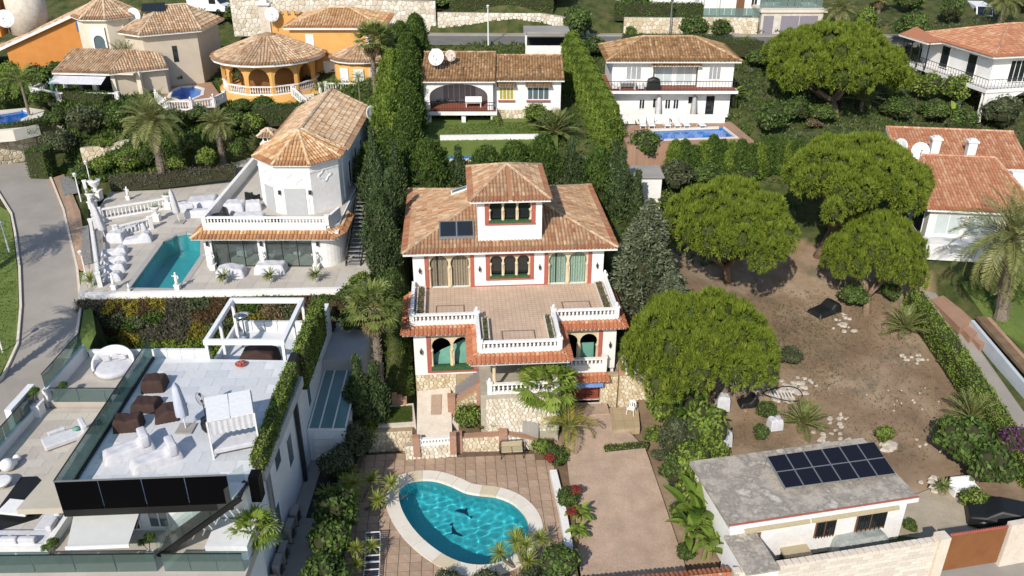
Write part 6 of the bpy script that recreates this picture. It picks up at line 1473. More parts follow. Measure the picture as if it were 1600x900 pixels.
# ---------------------------------------------------------------- the flat roofed modern white house
CLAMP.append(([(-25.4,24),(-9.6,24),(-9.6,52.4),(-25.4,52.4)],.3)); CLAMP.append(([(-27.6,40),(-25,40),(-25,52.2),(-27.9,52.2)],.5))
mh = thing('modern_house','modern white flat roofed house with marble roof terrace and black glass railing','house')
M['marble_t'] = grid_floor('marble_slabs',(.66,.68,.70),(.70,.71,.72),(.60,.62,.63),1.2,.012,.35); M['beigetile'] = grid_floor('beige_plank_tiles',(.50,.46,.40),(.46,.42,.365),(.42,.38,.33),1.0,.012,.5)
M['awn_grey'] = surf('grey_awning',(.50,.51,.50),(.47,.48,.47),2,.8); M['soffit'] = surf('beige_overhang',(.50,.45,.37),(.46,.41,.33),1.2,.7)
def modern():
    Z = 8.2; DK = [(-19.67,28.8),(-12.3,29.25),(-11.85,31),(-12.4,40.7),(-20.2,40.95)]
    MB().prism(DK,Z-.35,Z).build('roof_terrace',M['marble_t'],mh)
    MB().prism([(-19.4,30.9),(-12.35,30.9),(-12.35,40.6),(-19.9,40.8)],.3,Z-.352).build('wall',M['white2'],mh)
    MB().box(-12.6,41.0,.3,-12.3,50.5,6.6).build('wall',M['white2'],mh)
    # black glass front, four panes with steel seams
    A,B = Vector((-19.67,28.76,0)),Vector((-12.37,29.2,0)); f = MB().bar(A+Vector((0,.06,Z-.4)),B+Vector((0,.06,Z-.4)),.1,.5).build('fascia',M['black'],mh)
    for k in range(4):
        p,q = A.lerp(B,k/4),A.lerp(B,(k+1)/4); d = (q-p)*.012; p,q = p+d,q-d
        MB().bar(p+Vector((0,0,Z+.52)),q+Vector((0,0,Z+.52)),.03,1.55).build('black_glass_panel',M['black_glass'],mh)
    MB().bar(A+Vector((0,0,Z+1.33)),B+Vector((0,0,Z+1.33)),.06,.05).build('handrail',M['greymetal'],mh)
    # smoked glass along the left edge
    P = [Vector((-19.72,28.85,0)),Vector((-19.95,34.5,0)),Vector((-20.2,40.9,0))]; n = 8
    for k in range(n):
        a = P[0].lerp(P[2],k/n); b = P[0].lerp(P[2],(k+1)/n); d = (b-a)*.01
        MB().bar(a+d+Vector((0,0,Z+.6)),b-d+Vector((0,0,Z+.6)),.025,1.3).build('glass_panel',M['rail_glass'],mh)
    MB().bar(P[0]+Vector((0,0,Z+1.27)),P[2]+Vector((0,0,Z+1.27)),.05,.04).build('handrail',M['black'],mh); MB().bar(P[0]+Vector((.05,0,Z+.08)),P[2]+Vector((.05,0,Z+.08)),.09,.16).build('glass_channel',M['black'],mh)
    # tapering overhang outside the glass
    MB().prism([(-19.72,28.9),(-21.7,28.8),(-21.2,34.8),(-20.05,35.2)],Z-.55,Z-.25).build('overhang',M['soffit'],mh)
    # low white parapet at the back and the pergola terrace, lower
    for k in range(4): MB().box(-20.15+k*.76,41.0,Z-.3,-19.41+k*.76,41.2,Z+.5).build('parapet_panel',M['white2'],mh)
    MB().prism([(-17.3,40.75),(-12.35,40.72),(-12.35,47.0),(-17.3,47.0)],.3,6.6).build('pergola_terrace',M['marble_t'],mh)
    for k in range(6): MB().box(-17.2+k*.8,46.8,6.6,-16.44+k*.8,47.0,7.25).build('parapet_panel',M['white2'],mh)
    MB().box(-17.45,41.2,6.0,-17.3,47,7.2).build('side_wall',M['white2'],mh)
    # lower terraces
    MB().prism([(-27.2,40.9),(-19.95,40.85),(-19.5,31),(-11.9,31),(-11.9,27.7),(-28.8,27.7)],4.3,4.8).build('lower_terrace',M['beigetile'],mh)
    MB().prism([(-19.45,30.85),(-12.0,30.85),(-12.0,28.1),(-28.2,28.1),(-26.8,40.8),(-20,40.8)],.3,4.298).build('wall',M['white2'],mh)
    MB().prism([(-26.9,46),(-20.3,46),(-20.3,41.0),(-26.9,41.0)],.3,5.2).build('patio',M['beigetile'],mh)
    MB().box(-26.6,45.8,5.2,-20.4,46,5.75).build('patio_wall',M['white2'],mh)
    MB().box(-27.1,41.0,3,-26.85,46.1,6.0).build('patio_wall',M['white2'],mh); MB().box(-27.5,35.0,2.8,-27.25,41.0,5.3).build('patio_wall',M['white2'],mh)
    MB().box(-27.9,38.6,3.0,-27.52,41.2,6.3).build('entrance_pier',M['white2'],mh)
    for (a,b,z,h,nn) in (((-26.98,46),(-26.98,41.2),6.0,.95,4),((-27.38,40.9),(-27.38,28.4),5.0,1.2,7),((-26.6,41.0),(-20.4,41.0),5.2,.95,4),((-28.6,28.1),(-15.9,28.3),4.8,1.05,7),((-15.6,28.3),(-12.0,28.3),4.8,1.05,3)):
        a,b = Vector((*a,0)),Vector((*b,0))
        for k in range(nn):
            p,q = a.lerp(b,k/nn),a.lerp(b,(k+1)/nn); d = (q-p)*.015; MB().bar(p+d+Vector((0,0,z+h/2)),q-d+Vector((0,0,z+h/2)),.025,h).build('glass_panel',M['rail_glass'],mh)
        MB().bar(a+Vector((0,0,z+h)),b+Vector((0,0,z+h)),.05,.035).build('handrail',M['black'],mh)
    # awning over the lower terrace
    q = [at(118,791,7.25),at(223,785,7.25),at(200,852,6.75),at(104,856,6.75)]; o = MB().add(q+[p-Vector((0,0,.03)) for p in q],[(0,1,2,3),(7,6,5,4),(0,4,5,1),(1,5,6,2),(2,6,7,3),(3,7,4,0)]).build('awning',M['awn_grey'],mh)
    MB().bar(q[3]+Vector((-.05,0,-.02)),q[2]+Vector((.05,0,-.02)),.08,.16).build('awning_bar',M['whitepaint'],o)
    for k in (0,1): MB().tube([q[k],q[k].lerp(q[3-k],.5)+Vector((0,0,-.25)),q[3-k]],.03).build('awning_arm',M['greymetal'],o)
    window(mh,-17.2,-16.2,5.0,7.0,30.9,pane='glassblue'); window(mh,-19.2,-17.6,4.85,7.2,30.9,pane='glassdark')
    # black stair from the lower terrace up to the roof
    A,B = Vector((-16.2,29.75,4.8)),Vector((-12.0,29.75,8.2)); n = 15
    s = MB().bar(A+Vector((0,-.55,0)),B+Vector((0,-.55,0)),.06,.3).bar(A+Vector((0,.55,0)),B+Vector((0,.55,0)),.06,.3).build('stair_stringers',M['black'],mh)
    for k in range(n): p = A.lerp(B,(k+.5)/n); MB().box(p.x-.15,p.y-.53,p.z,p.x+.15,p.y+.53,p.z+.05).build('tread',M['black'],s)
    for yy in (-.58,.58):
        for k in range(3):
            p,q_ = A.lerp(B,k/3),A.lerp(B,(k+.97)/3); MB().add([p+Vector((0,yy,.1)),q_+Vector((0,yy,.1)),q_+Vector((0,yy,1.05)),p+Vector((0,yy,1.05))],[(0,1,2,3)]).build('stair_glass',M['clear_glass'],s)
    MB().prism([(-13.9,29.0),(-12.0,29.0),(-12.0,30.8),(-13.9,30.8)],4.8,5.6).build('white_block',M['white2'],mh)
    MB().box(-11.8,30.0,7.3,-11.35,30.6,8.7).build('black_box',M['black_glass'],mh); MB().box(-12.25,39.4,7.2,-11.85,40.4,8.9).build('flue',M['black'],mh)
    MB().box(-12.29,39.6,.3,-12.1,39.85,7.2).build('downpipe',M['iron'],mh); MB().box(-12.29,33.6,.3,-12.12,33.8,7.8).build('downpipe',M['greymetal'],mh)
    for y0,y1,z0,z1 in ((35.2,36.4,4.6,7.0),(37.5,38.6,3.0,5.0),(31.6,32.4,2.6,4.2),(42.5,43.4,3.6,5.4),(34,35,1.4,3.2)): window_x(mh,y0,y1,z0,z1,-12.35 if y0 < 41 else -12.3,pane='glassblue')
    # lean-to with glass roof and panelled door in the side passage
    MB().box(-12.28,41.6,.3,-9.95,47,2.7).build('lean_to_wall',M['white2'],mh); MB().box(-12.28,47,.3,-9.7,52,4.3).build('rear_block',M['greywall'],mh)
    gr = MB()
    for x in (-12.2,-11.55,-10.75,-10.0): gr.bar((x,41.6,2.8),(x,47,3.5),.09,.1)
    g = gr.bar((-12.25,41.6,2.8),(-9.95,41.6,2.8),.1,.12).build('glass_roof_frame',M['whitepaint'],mh)
    for a,b in ((-12.15,-11.6),(-11.5,-10.8),(-10.7,-10.05)): MB().add([(a,41.65,2.82),(b,41.65,2.82),(b,47,3.51),(a,47,3.51)],[(0,1,2,3)]).build('roof_pane',M['tealpane'],g)
    for k in range(4): MB().box(-11.9,41.52,.6+k*.5,-10.7,41.597,1.06+k*.5).build('door_panel',M['whitepaint'],mh)
M['tealpane'] = plain('teal_roof_glass',(.15,.27,.27),.12,.5)
modern(); rebase(mh,(-16,35,.3))
tile_parts(mh,[(-19.5,28.9),(-12.4,29.35),(-12.1,31),(-12.5,40.6),(-20.05,40.8)],8.2,1.2,.8,R(2),[(.57,.59,.61),(.61,.62,.64),(.53,.555,.58),(.59,.60,.61)],'marble_slab',stag=.5); tile_parts(mh,[(-27.1,40.8),(-20,40.8),(-19.6,30.9),(-19.6,28.5),(-28.2,28.5)],4.8,1.2,.6,R(2),[(.50,.46,.40),(.54,.50,.44),(.46,.42,.365)],'floor_slab',seed=3,stag=.5)
slab('side_passage',None,.5,'concrete',.3,P=[(-12.3,24),(-9.7,24),(-9.5,41.6),(-12.3,41.6)],clamp=False)
tag(MB().box(-11.5,36.5,.505,-10.3,41,.53).build('dark_mat',M['black']),'dark mat on the floor of the side passage','mat')
pw2 = thing('passage_wall','narrow white boundary wall beside the oleander row','wall'); MB().bar((-9.75,25,.9),(-9.6,34.6,.9),.28,1.3).build('wall_body',M['white2'],pw2); MB().bar((-9.6,34.6,.75),(-9.1,47,.75),.25,.9).build('wall_body',M['iron'],pw2); rebase(pw2)
for k,y in enumerate((36.2,34.9,33.4,32.3,31.0)):
    t = thing('air_conditioner',f'{("first", "second", "third", "fourth", "fifth")[k]} air conditioning unit along the house wall, counted from the back of the passage','air conditioner',(-11.95,y,.5),R(90),'air conditioners in the passage')
    MB().box(-.45,-.18,.08,.45,.18,.9+.15*(k % 2)).build('casing',M['paleunit'] if 'paleunit' in M else M['concrete'],t,bevel=.02); o = MB().lathe([(.28,0),(.28,.02)],n=14).build('fan_grille',M['iron'],t,False,(-.1,-.19,.48)); o.rotation_euler = (math.pi/2,0,0)
    for x in (-.35,.35): MB().box(x-.04,-.2,0,x+.04,.2,.08).build('foot',M['iron'],t)
# hedges on the roof edge
hedge('planter_hedge','narrow clipped hedge along the right edge of the marble roof terrace',[(-11.75,31.3,8.0),(-11.95,39.2,8.0)],.6,1.0,'bright',.11,260,.08,seed=3,lump=.05)
hedge('pergola_hedge','tall narrow hedge beside the white pergola',[(-11.95,40.6,6.6),(-12.05,46.8,6.6)],.7,2.3,'bright',.12,220,.1,seed=4,lump=.07)
t = thing('planter_trough','grey trough carrying the hedge on the roof edge','planter'); MB().box(-12.08,31.2,7.5,-11.45,39.3,8.05).build('trough',M['greywall'],t); rebase(t)
# pergola
pg = thing('white_pergola','white steel pergola frame over the brown covered table','pergola'); X0,X1,Y0,Y1,ZT = -17.08,-12.8,40.95,45.9,9.4
b = MB().box(X0-.12,Y0-.12,ZT-.28,X1+.12,Y0+.12,ZT).box(X0-.12,Y1-.12,ZT-.28,X1+.12,Y1+.12,ZT).box(X0-.12,Y0+.12,ZT-.26,X0+.12,Y1-.12,ZT-.005).box(X1-.12,Y0+.12,ZT-.26,X1+.12,Y1-.12,ZT-.005).build('beams',M['whitepaint'],pg)
for x in (X0,X1):
    for y in (Y0,(Y0+Y1)/2,Y1): MB().box(x-.08,y-.08,6.6,x+.08,y+.08,ZT-.28).build('post',M['whitepaint'],pg)
rebase(pg,(X0,Y0,6.6))
# furniture on the roof terrace
Z = 8.2
cloth('brown covered table under the white pergola',(-14.9,42.9,6.6),2.2,1.5,1.1,'fabric_br',0,'covered_table',humps=((0,.75),(.5,1.1),(1,.75)),seed=21)
for k,(x,y,L,W,H,hp,l) in enumerate(((243,600,1.2,1.1,.7,((0,.9),(.5,1),(1,.9)),'square brown covered armchair at the back of the roof terrace'),(230,631,1.3,1.1,.5,((0,.95),(1,.95)),'flat brown covered ottoman in the middle of the roof terrace'),(203,662,1.35,.95,.75,((0,1),(.5,.8),(1,1)),'front brown covered armchair on the roof terrace'),(262,645,1.2,1.2,.6,((0,.4),(.5,1),(1,.9)),'brown covered seat partly behind the closed parasol'))): cloth(l,at(x,y+6,Z),L,W,H,'fabric_br',R((5,0,8,20)[k]),'covered_armchair',humps=hp,seed=30+k)
M['fabric_bl'] = surf('pale_blue_cover',(.52,.56,.66),(.45,.49,.60),3,.85,bump=.3,bscale=5)
parasol_closed('pale blue covered parasol on a square base on the roof terrace',at(291,671,Z),2.75,'fabric_bl','concrete',lean=(-.1,0))
for k,(x,y,l) in enumerate(((202,708,'left of two white covered double sun loungers'),(245,722,'right of two white covered double sun loungers'))):
    p = at(x,y,Z); t = thing('covered_double_lounger',l,'sun lounger',p,R(33),'white double loungers on the roof terrace')
    c = cloth('',(0,0,0),2.3,1.0,.55,'fabric_w',0,'cover',humps=((0,.75),(.7,.8),(.74,1.0),(1,1.0)),seed=40+k); c.parent = t
    for q in ('label','category'):
        if q in c: del c[q]
    MB().box(.55,-.5,.3,.95,.5,.95).build('headrest',M['fabric_w'],t,True,bevel=.08)
# four-poster sun bed
p = at(368,690,Z); t = thing('canopy_daybed','white canopy daybed with curtains beside the roof hedge','daybed',p,R(20)); w = 1.05
for x in (-w,w):
    for y in (-w,w): MB().box(x-.04,y-.04,0,x+.04,y+.04,2.1).build('post',M['whitepaint'],t)
MB().box(-w,-w,.25,w,w,.5).build('mattress',M['fabric_w'],t,bevel=.05)
for i in (0,1):
    for j in (0,1): MB().box(-w+i*w+.02,-w+j*w+.02,2.08,-w+(i+1)*w-.02,-w+(j+1)*w-.02,2.13).build('canopy_panel',M['whitepaint'],t)
def drape(x0,y0,x1,y1,z0,z1,n=30):
    V = []
    for i in range(n+1):
        f = i/n; a = .05*math.sin(i*1.7); dx,dy = (y1-y0),-(x1-x0); L = math.hypot(dx,dy); V += [(x0+(x1-x0)*f+dx/L*a,y0+(y1-y0)*f+dy/L*a,z0),(x0+(x1-x0)*f,y0+(y1-y0)*f,z1)]
    return MB().add(V,[(2*i,2*i+2,2*i+3,2*i+1) for i in range(n)])
drape(-w,-w,w,-w,1.35,2.08).build('curtain',M['fabric_w'],t,True); drape(-w,-w,-w,-.6,.2,2.08,10).build('curtain',M['fabric_w'],t,True); drape(w,w,w,-w,1.35,2.08).build('curtain',M['fabric_w'],t,True)
def fan(label,loc,rz):
    t = thing('pedestal_fan',label,'fan',loc,rz); MB().lathe([(.28,0),(.28,.04),(.03,.06),(.025,1.15)],n=14).build('stand',M['iron'],t)
    mb = MB(); n = 28
    for r_ in (.12,.22,.32,.38): mb.tube([(r_*math.cos(2*math.pi*k/n),-.08,1.25+r_*math.sin(2*math.pi*k/n)) for k in range(n+1)],.01,4)
    mb.build('guard',M['iron'],t)
    for k in range(3): a = k*2.094; MB().add([(.04*math.cos(a),0,1.25+.04*math.sin(a)),(.32*math.cos(a-.3),.03,1.25+.32*math.sin(a-.3)),(.32*math.cos(a+.35),-.03,1.25+.32*math.sin(a+.35))],[(0,1,2)]).build('blade',M['black'],t)
    return t
fan('black pedestal fan beside the canopy daybed',at(322,655,Z),R(-30))
o = MB().lathe([(.3,0),(.42,.2),(.44,.5),(.25,.62),(.01,.64)],n=14).build('bean_bag',M['black'],None,True,at(330,672,Z)); tag(o,'round black floor speaker behind the canopy daybed','speaker')
t = thing('patio_heater','steel mushroom patio heater under the white pergola','heater',(-16.3,45.0,6.6)); MB().lathe([(.28,0),(.28,.8),(.1,.86)],n=14).build('gas_housing',M['steel'],t,True); MB().lathe([(.04,.86),(.04,1.95),(.1,1.97),(.1,2.12)],n=10).build('pole',M['steel'],t,True); MB().lathe([(.48,2.12),(.35,2.2),(.05,2.28)],n=20).build('reflector',M['steel'],t,True)
t = thing('fruit_bowl','red bowl of fruit on the edge of the marble terrace','bowl',at(377,571,Z)); MB().lathe([(.15,0),(.3,.08),(.34,.14),(.28,.12)],n=14).build('dish',M['redbowl'] if 'redbowl' in M else M['redtrim'],t,True)
for k in range(4): MB().lathe([(.01,.08),(.09,.14),(.09,.2),(.01,.26)],(.13*math.cos(k*1.6),.13*math.sin(k*1.6),0),8).build('fruit',M['redtrim'],t,True)
# lower terraces: sofa, table, spheres, loungers, plants
Zl = 4.8
t = thing('round_daybed','round white wicker daybed on the upper side patio','daybed',(-24.4,44.3,5.2),R(20)); MB().lathe([(1.05,0),(1.15,.35),(1.0,.42),(.01,.45)],n=26).build('mattress',M['fabric_w'],t,True)
V = []; F = []; n = 22
for i in range(n+1):
    a = -.1+math.pi*1.2*i/n-.2; h = .45+.75*math.sin(math.pi*i/n)
    V += [(1.18*math.cos(a),1.18*math.sin(a),.1),(1.22*math.cos(a),1.22*math.sin(a),h),(1.10*math.cos(a),1.10*math.sin(a),h),(1.06*math.cos(a),1.06*math.sin(a),.4)]
for i in range(n): F += [(4*i+k,4*i+4+k,4*i+5+k,4*i+1+k) for k in range(3)]
MB().add(V,F).build('shell',M['whitepaint'],t,True)
for k,(x,y) in enumerate(((-.4,.6),(.1,.75),(.5,.5))): MB().box(x-.2,y-.08,.45,x+.2,y+.1,.8).build('pillow',M['fabric_w'],t,bevel=.05)
p = at(100,690,Zl); t = thing('white_lounger','white upholstered lounger with green pillow on the lower terrace','sun lounger',p,R(38)); MB().box(-1.0,-.5,.08,1.0,.5,.36).build('mattress',M['fabric_w'],t,bevel=.06); MB().box(.95,-.5,.2,1.25,.5,.85).build('backrest',M['fabric_w'],t,bevel=.08); MB().box(-.6,.55,.08,.3,.75,.5).build('armrest',M['fabric_w'],t,bevel=.05); MB().lathe([(.01,0),(.2,.1),(.2,.16),(.01,.22)],(.75,.1,.36),12).build('pillow',M['teal'],t,True)
tag(slab('rug',[(33,745),(58,744),(92,775),(60,810),(-5,830),(0,790)],Zl+.02,'black',.015,clamp=False),'black outdoor rug on the lower terrace','rug',None,'thing')
t = thing('low_table','low white square table on the black rug','table',at(30,800,Zl+.02),R(-8)); MB().box(-.75,-.5,.22,.75,.5,.34).build('tabletop',M['whitepaint'],t,bevel=.02); MB().box(-.55,-.35,0,.55,.35,.22).build('plinth',M['iron'],t)
t = thing('corner_sofa','white L shaped corner sofa with cushions on the lower terrace','sofa',at(62,850,Zl),R(0)); MB().box(-3.4,-.5,.1,.55,.5,.4).box(-.45,.5,.1,.55,2.9,.4).build('seat',M['fabric_w'],t,bevel=.04); MB().box(-3.5,-.75,.0,.8,-.5,.5).box(.56,-.49,0,.82,2.95,.5).build('back_ledge',M['whitepaint'],t); MB().box(-3.45,-.7,-.0,.75,.45,.1).box(-.4,.45,0,.75,2.85,.1).build('base',M['iron'],t)
for k in range(4): MB().box(-3.2+k*.85,-.5,.4,-2.4+k*.85,-.22,.75).build('cushion',M['cushion_g'] if 'cushion_g' in M else M['fabric_w'],t,bevel=.08)
for k in range(3): MB().box(.25,.3+k*.85,.4,.53,1.08+k*.85,.75).build('cushion',M['fabric_w'],t,bevel=.08)
for k,(x,y,r_,l) in enumerate(((14,735,.36,'largest white sphere lamp of the group on the lower terrace'),(22,728,.22,'middle white sphere lamp of the group'),(28,720,.2,'smallest white sphere lamp of the group'))):
    tag(MB().lathe([(r_*math.cos(a)+.001,r_+r_*math.sin(a)) for a in np.linspace(-1.5,1.5,12)],n=18).build('sphere_lamp',M['whitepaint'],None,True,at(x,y,Zl)),l,'lamp','sphere lamps on the lower terrace')
tag(MB().lathe([(.2,0),(.5,.3),(.55,.38),(.4,.4),(.01,.42)],n=20).build('shell_chair',M['whitepaint'],None,True,at(4,760,Zl)),'white round shell seat at the left photo edge','seat')
def topiary(label,loc,s=1.0,box=None):
    t = thing('topiary',label,'plant',loc); fo,co = SHRUB['hedge1']
    if box: MB().box(-box,-box,0,box,box,box*2.6).build('planter_box',M['whitepaint'],t)
    z = box*2.6 if box else 0; MB().tube([(0,0,z),(.1*s,0,z+.5*s)],.025).tube([(0,0,z),(-.2*s,.05,z+.35*s)],.02).build('stem',M['bark'],t)
    for x,zz,r_ in ((.1,.5,.3),(-.22,.35,.2)): link('foliage',fo,t,(x*s,0,z+zz*s-.1),0,r_*s)
    return t
topiary('ball topiary in white box at the patio corner by the road',(-27.2,40.3,4.8),1.3,.3); topiary('ball topiary behind the patio glass',(-26.3,41.6,5.2),1.2); topiary('ball topiary at the glass railing below the grey awning',at(87,880,Zl),1.3,.15); topiary('ball topiary at the foot of the black stair',at(236,872,Zl),1.3,.15)
palm('fan_small',at(400,838,4.8),.4,.1,'small green palm in the corner of the lower terrace',1.0,'small_palm',shag=False); shrub('bright',at(408,828,4.8),1.1,1.0,'bushy plant beside the small palm on the lower terrace')
# ---------------------------------------------------------------- houses up the hill
def house(name,label,loc,rz): return thing(name,label,'house',loc,rz)
def railing(parent,pts,h=.95,sp=.35,mat='iron',name='railing'):
    """thin metal railing: rail and posts"""
    mb = MB()
    for i in range(len(pts)-1):
        A,B = Vector(pts[i]),Vector(pts[i+1]); n = max(1,round((B-A).length/sp))
        mb.bar(A+Vector((0,0,h)),B+Vector((0,0,h)),.05,.05).bar(A+Vector((0,0,.1)),B+Vector((0,0,.1)),.03,.03)
        for k in range(n+1): p = A.lerp(B,k/n); mb.box(p.x-.014,p.y-.014,p.z,p.x+.014,p.y+.014,p.z+h)
    return mb.build(name,M[mat],parent)
def chimney(parent,x,y,z0,z1,w=.5,mat='white'):
    return MB().box(x-w,y-w,z0,x+w,y+w,z1-.3).box(x-w-.1,y-w-.1,z1-.3,x+w+.1,y+w+.1,z1-.15).box(x-w+.1,y-w+.1,z1-.15,x+w-.1,y+w-.1,z1).build('chimney',M[mat],parent)
M['curtain_w'] = surf('net_curtain_pane',(.34,.35,.36),(.26,.27,.28),6,.3,spec=.6)
# --- low villa behind the hedge in the middle
h = house('bungalow','white bungalow with brown tiled roof and arched porch behind the lawn',at(664,172,11.7),0)
def bungalow():
    mb = MB().box(0,3.2,-.2,6.5,3.5,2.8).box(0,3.5,-.2,.3,8.5,2.8).box(6.3,.9,-.2,13.0,1.2,2.75).box(12.7,1.2,-.2,13.0,8.5,2.8).box(0,8.2,-.2,13,8.5,2.8).box(6.3,1.2,-.2,6.6,3.2,2.75); mb.build('wall',M['white'],h)
    w = MB(); arch_wall(w,-.02,6.52,0,4.75,[(3.25,2.75,0,1.35,1.0)],0,.3); w.v = [(x,y,z if z < 1.35 else 1.35+(z-1.35)*.42) for x,y,z in w.v]; w.build('porch_arch',M['white'],h)
    MB().box(-1.2,-.6,-.35,6.9,3.2,0).build('porch_slab',M['white'],h); MB().box(-1.0,-.5,0,6.8,3.2,.006).build('porch_floor',M['redfloor'],h)
    for x in (.2,3.5,6.3): MB().box(x,-.4,-1.7,x+.4,0,-.35).build('pier',M['white'],h)
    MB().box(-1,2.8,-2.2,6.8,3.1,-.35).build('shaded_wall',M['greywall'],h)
    railing(h,[(-1.1,3,.006),(-1.1,-.5,.006),(6.7,-.5,.006)],.85,.25)
    window(h,1.5,4.8,.1,2.2,3.2,mull=5,pane='curtain_w',name='glazed_door');
    for a,b in ((6.9,8.6),(9.6,12.0)):
        o = window(h,a+.2,b-.1,.75,2.0,.9,mull=3,pane='curtain_y' if a < 8 else 'glassblue'); MB().box(a+.1,.7,.62,b,.9,.75).build('sill',M['redtrim'],o)
        tiled_roof(h,[[(a,.35,2.2),(b+.1,.35,2.2),(b+.1,.88,2.5),(a,.88,2.5)]],[],'tile_brown',.06,'white',.25,name='window_hood')
    MB().box(6.3,.85,-1.4,13,.9,-.2).build('plinth',M['mortar_pale'],h); stone_face(h,(6.3,.85),(13,.85),-1.4,-.2,.4,3,False)
    tiled_roof(h,[[(-.3,-.4,2.85),(6.75,-.4,2.85),(6.75,5,4.4),(-.3,5,4.4)],[(6.75,9.4,2.85),(-.3,9.4,2.85),(-.3,5,4.4),(6.75,5,4.4)]],[((-.3,5,4.4),(6.75,5,4.4))],'tile_brown',.16,'white',.27)
    tiled_roof(h,[[(6.8,.4,2.75),(13.3,.4,2.75),(13.3,5,4.1),(6.8,5,4.1)],[(13.3,9.2,2.75),(6.8,9.2,2.75),(6.8,5,4.1),(13.3,5,4.1)]],[((6.8,5,4.1),(13.3,5,4.1))],'tile_brown',.16,'white',.27)
    MB().box(.6,2.6,3.3,1.3,3.4,5.1).build('chimney',M['white'],h)
M['redfloor'] = surf('red_floor_tiles',(.30,.10,.06),(.25,.08,.05),3,.7); M['curtain_y'] = surf('yellow_curtain',(.42,.36,.05),(.32,.27,.04),6,.9)
bungalow(); b0 = h.location
dish('white oval satellite dish in front of the bungalow chimney',b0+Vector((1.2,1.5,3.6)),.8,(-.3,-.8,.35)); dish('beige satellite dish right of the bungalow chimney',b0+Vector((2.4,2.4,3.9)),.55,(.4,-.8,.3),mat='travertine')
t = thing('porch_bench','white bench on the red tiled porch of the bungalow','bench',b0+Vector((4.6,1.2,.006))); MB().box(-.8,-.25,.4,.8,.25,.46).build('seat',M['whitepaint'],t); MB().box(-.8,.2,.46,.8,.26,.95).build('backrest',M['whitepaint'],t)
for x in (-.7,.7): MB().box(x-.04,-.22,0,x+.04,.22,.4).build('leg',M['whitepaint'],t)
sheet('bungalow_lawn',[(655,186),(872,180),(872,219),(662,222)],[10.7,10.7,10.2,10.2],'lawn',2.2)
tufts('bungalow_grass','mown grass in front of the bungalow',[at(*p)[:] for p in ((665,195,10.6),(868,190,10.6),(868,217,10.25),(668,220,10.25))],lambda x,y: 10.2+(y-75.5)*.09,2600,'grass',8,.12,.05)
t = thing('garden_retaining_wall','white retaining wall between bungalow lawn and narrow pool','wall'); MB().bar(at(688,224,9.9),at(852,222,9.9),.3,1.5).build('wall_body',M['white'],t); rebase(t)
sheet('narrow_pool_deck',[(664,228),(860,228),(860,252),(664,252)],[8.7,8.7,8.6,8.6],'redpave',2.5)
q = [at(x,y,8.75) for x,y in ((682,240),(842,237),(842,247),(682,250))]; tag(MB().prism([p[:2] for p in q],8.5,8.78).build('pool_surround',M['coping_w']),kind='structure'); q = [at(x,y,8.8) for x,y in ((688,241),(835,239),(835,246),(688,248))]
tag(MB().prism([p[:2] for p in q],8.78,8.79).build('narrow_pool',M['pool_blue']),'narrow blue pool strip seen above the cypress hedge','swimming pool')
# --- white villa with pool, back right
h = house('white_villa','two storey white villa with brown hip roof above the blue pool',(9.4,81.4,10.6),0)
def whitevilla():
    mb = MB(); wall_rects(mb,.2,4.1,2.9,5.4,.5,.3,[(1.5,3.0,3.6,4.9)]); wall_rects(mb,4.1,8.4,2.9,5.4,1.2,.3,[(4.4,6.1,2.95,5.0),(6.4,8.1,2.95,5.0)]); wall_rects(mb,8.4,11.8,2.9,5.4,.5,.3,[(9.4,10.6,3.6,4.9)])
    mb.box(.2,.8,0,.5,7,5.4).box(11.5,.8,0,11.8,7,5.4).box(.5,6.7,0,11.5,7,5.4); mb.build('wall',M['white'],h)
    window(h,1.5,3.0,3.6,4.9,.5,mull=2,pane='curtain_w'); window(h,9.4,10.6,3.6,4.9,.5,mull=2,pane='curtain_w')
    for a in (4.4,6.4): window(h,a,a+1.7,2.95,5.0,1.2,pane='shadeblue',name='patio_door')
    lo = MB(); wall_rects(lo,.3,11.7,0,2.6,.3,.3,[(4.2,4.9,.9,1.9),(7.6,8.6,1.3,2.1),(9.4,10.2,0,2.1)]); lo.build('lower_wall',M['white'],h)
    for a,b,c,d in ((2.9,3.5,.8,1.8),(5.4,6.0,.8,1.8),(6.2,6.8,.8,1.8),(4.2,4.9,.9,1.9),(7.6,8.6,1.3,2.1),(9.4,10.2,0.02,2.1)): window(h,a,b,c,d,.3,'iron' if a > 9 else 'whitepaint')
    MB().prism([(-1.0,-.9),(12.1,-.9),(12.1,.3),(.2,.3),(.2,6),(-1.0,6)],2.6,2.85).build('balcony',M['white'],h); MB().prism([(-.85,-.75),(12.0,-.75),(12.0,1.1),(.19,1.1),(.19,5.9),(-.85,5.9)],2.851,2.858).build('balcony_floor',M['redfloor'],h)
    railing(h,[(-.9,5.9,2.86),(-.9,-.8,2.86),(12,-.8,2.86)],.9,.3)
    pl,rd = hip_planes(-.5,-.15,12.3,7.6,5.5,.40); tiled_roof(h,pl,rd,'tile_brown',.18,'white',.27)
    tiled_roof(h,[[(3.9,.0,5.05),(8.6,.0,5.05),(8.6,.9,5.45),(3.9,.9,5.45)]],[],'tile_brown',.1,'white',.25,name='porch_roof')
M['shadeblue'] = surf('pale_blue_blind',(.50,.56,.57),(.45,.51,.52),3,.6)
whitevilla(); o_ = h.location
def table_set(label,loc):
    t = thing('balcony_table',label,'table',loc); MB().box(-.8,-.45,.70,.8,.45,.75).build('tabletop',M['whitepaint'],t)
    for x in (-.7,.7):
        for y in (-.38,.38): MB().box(x-.03,y-.03,0,x+.03,y+.03,.7).build('leg',M['whitepaint'],t)
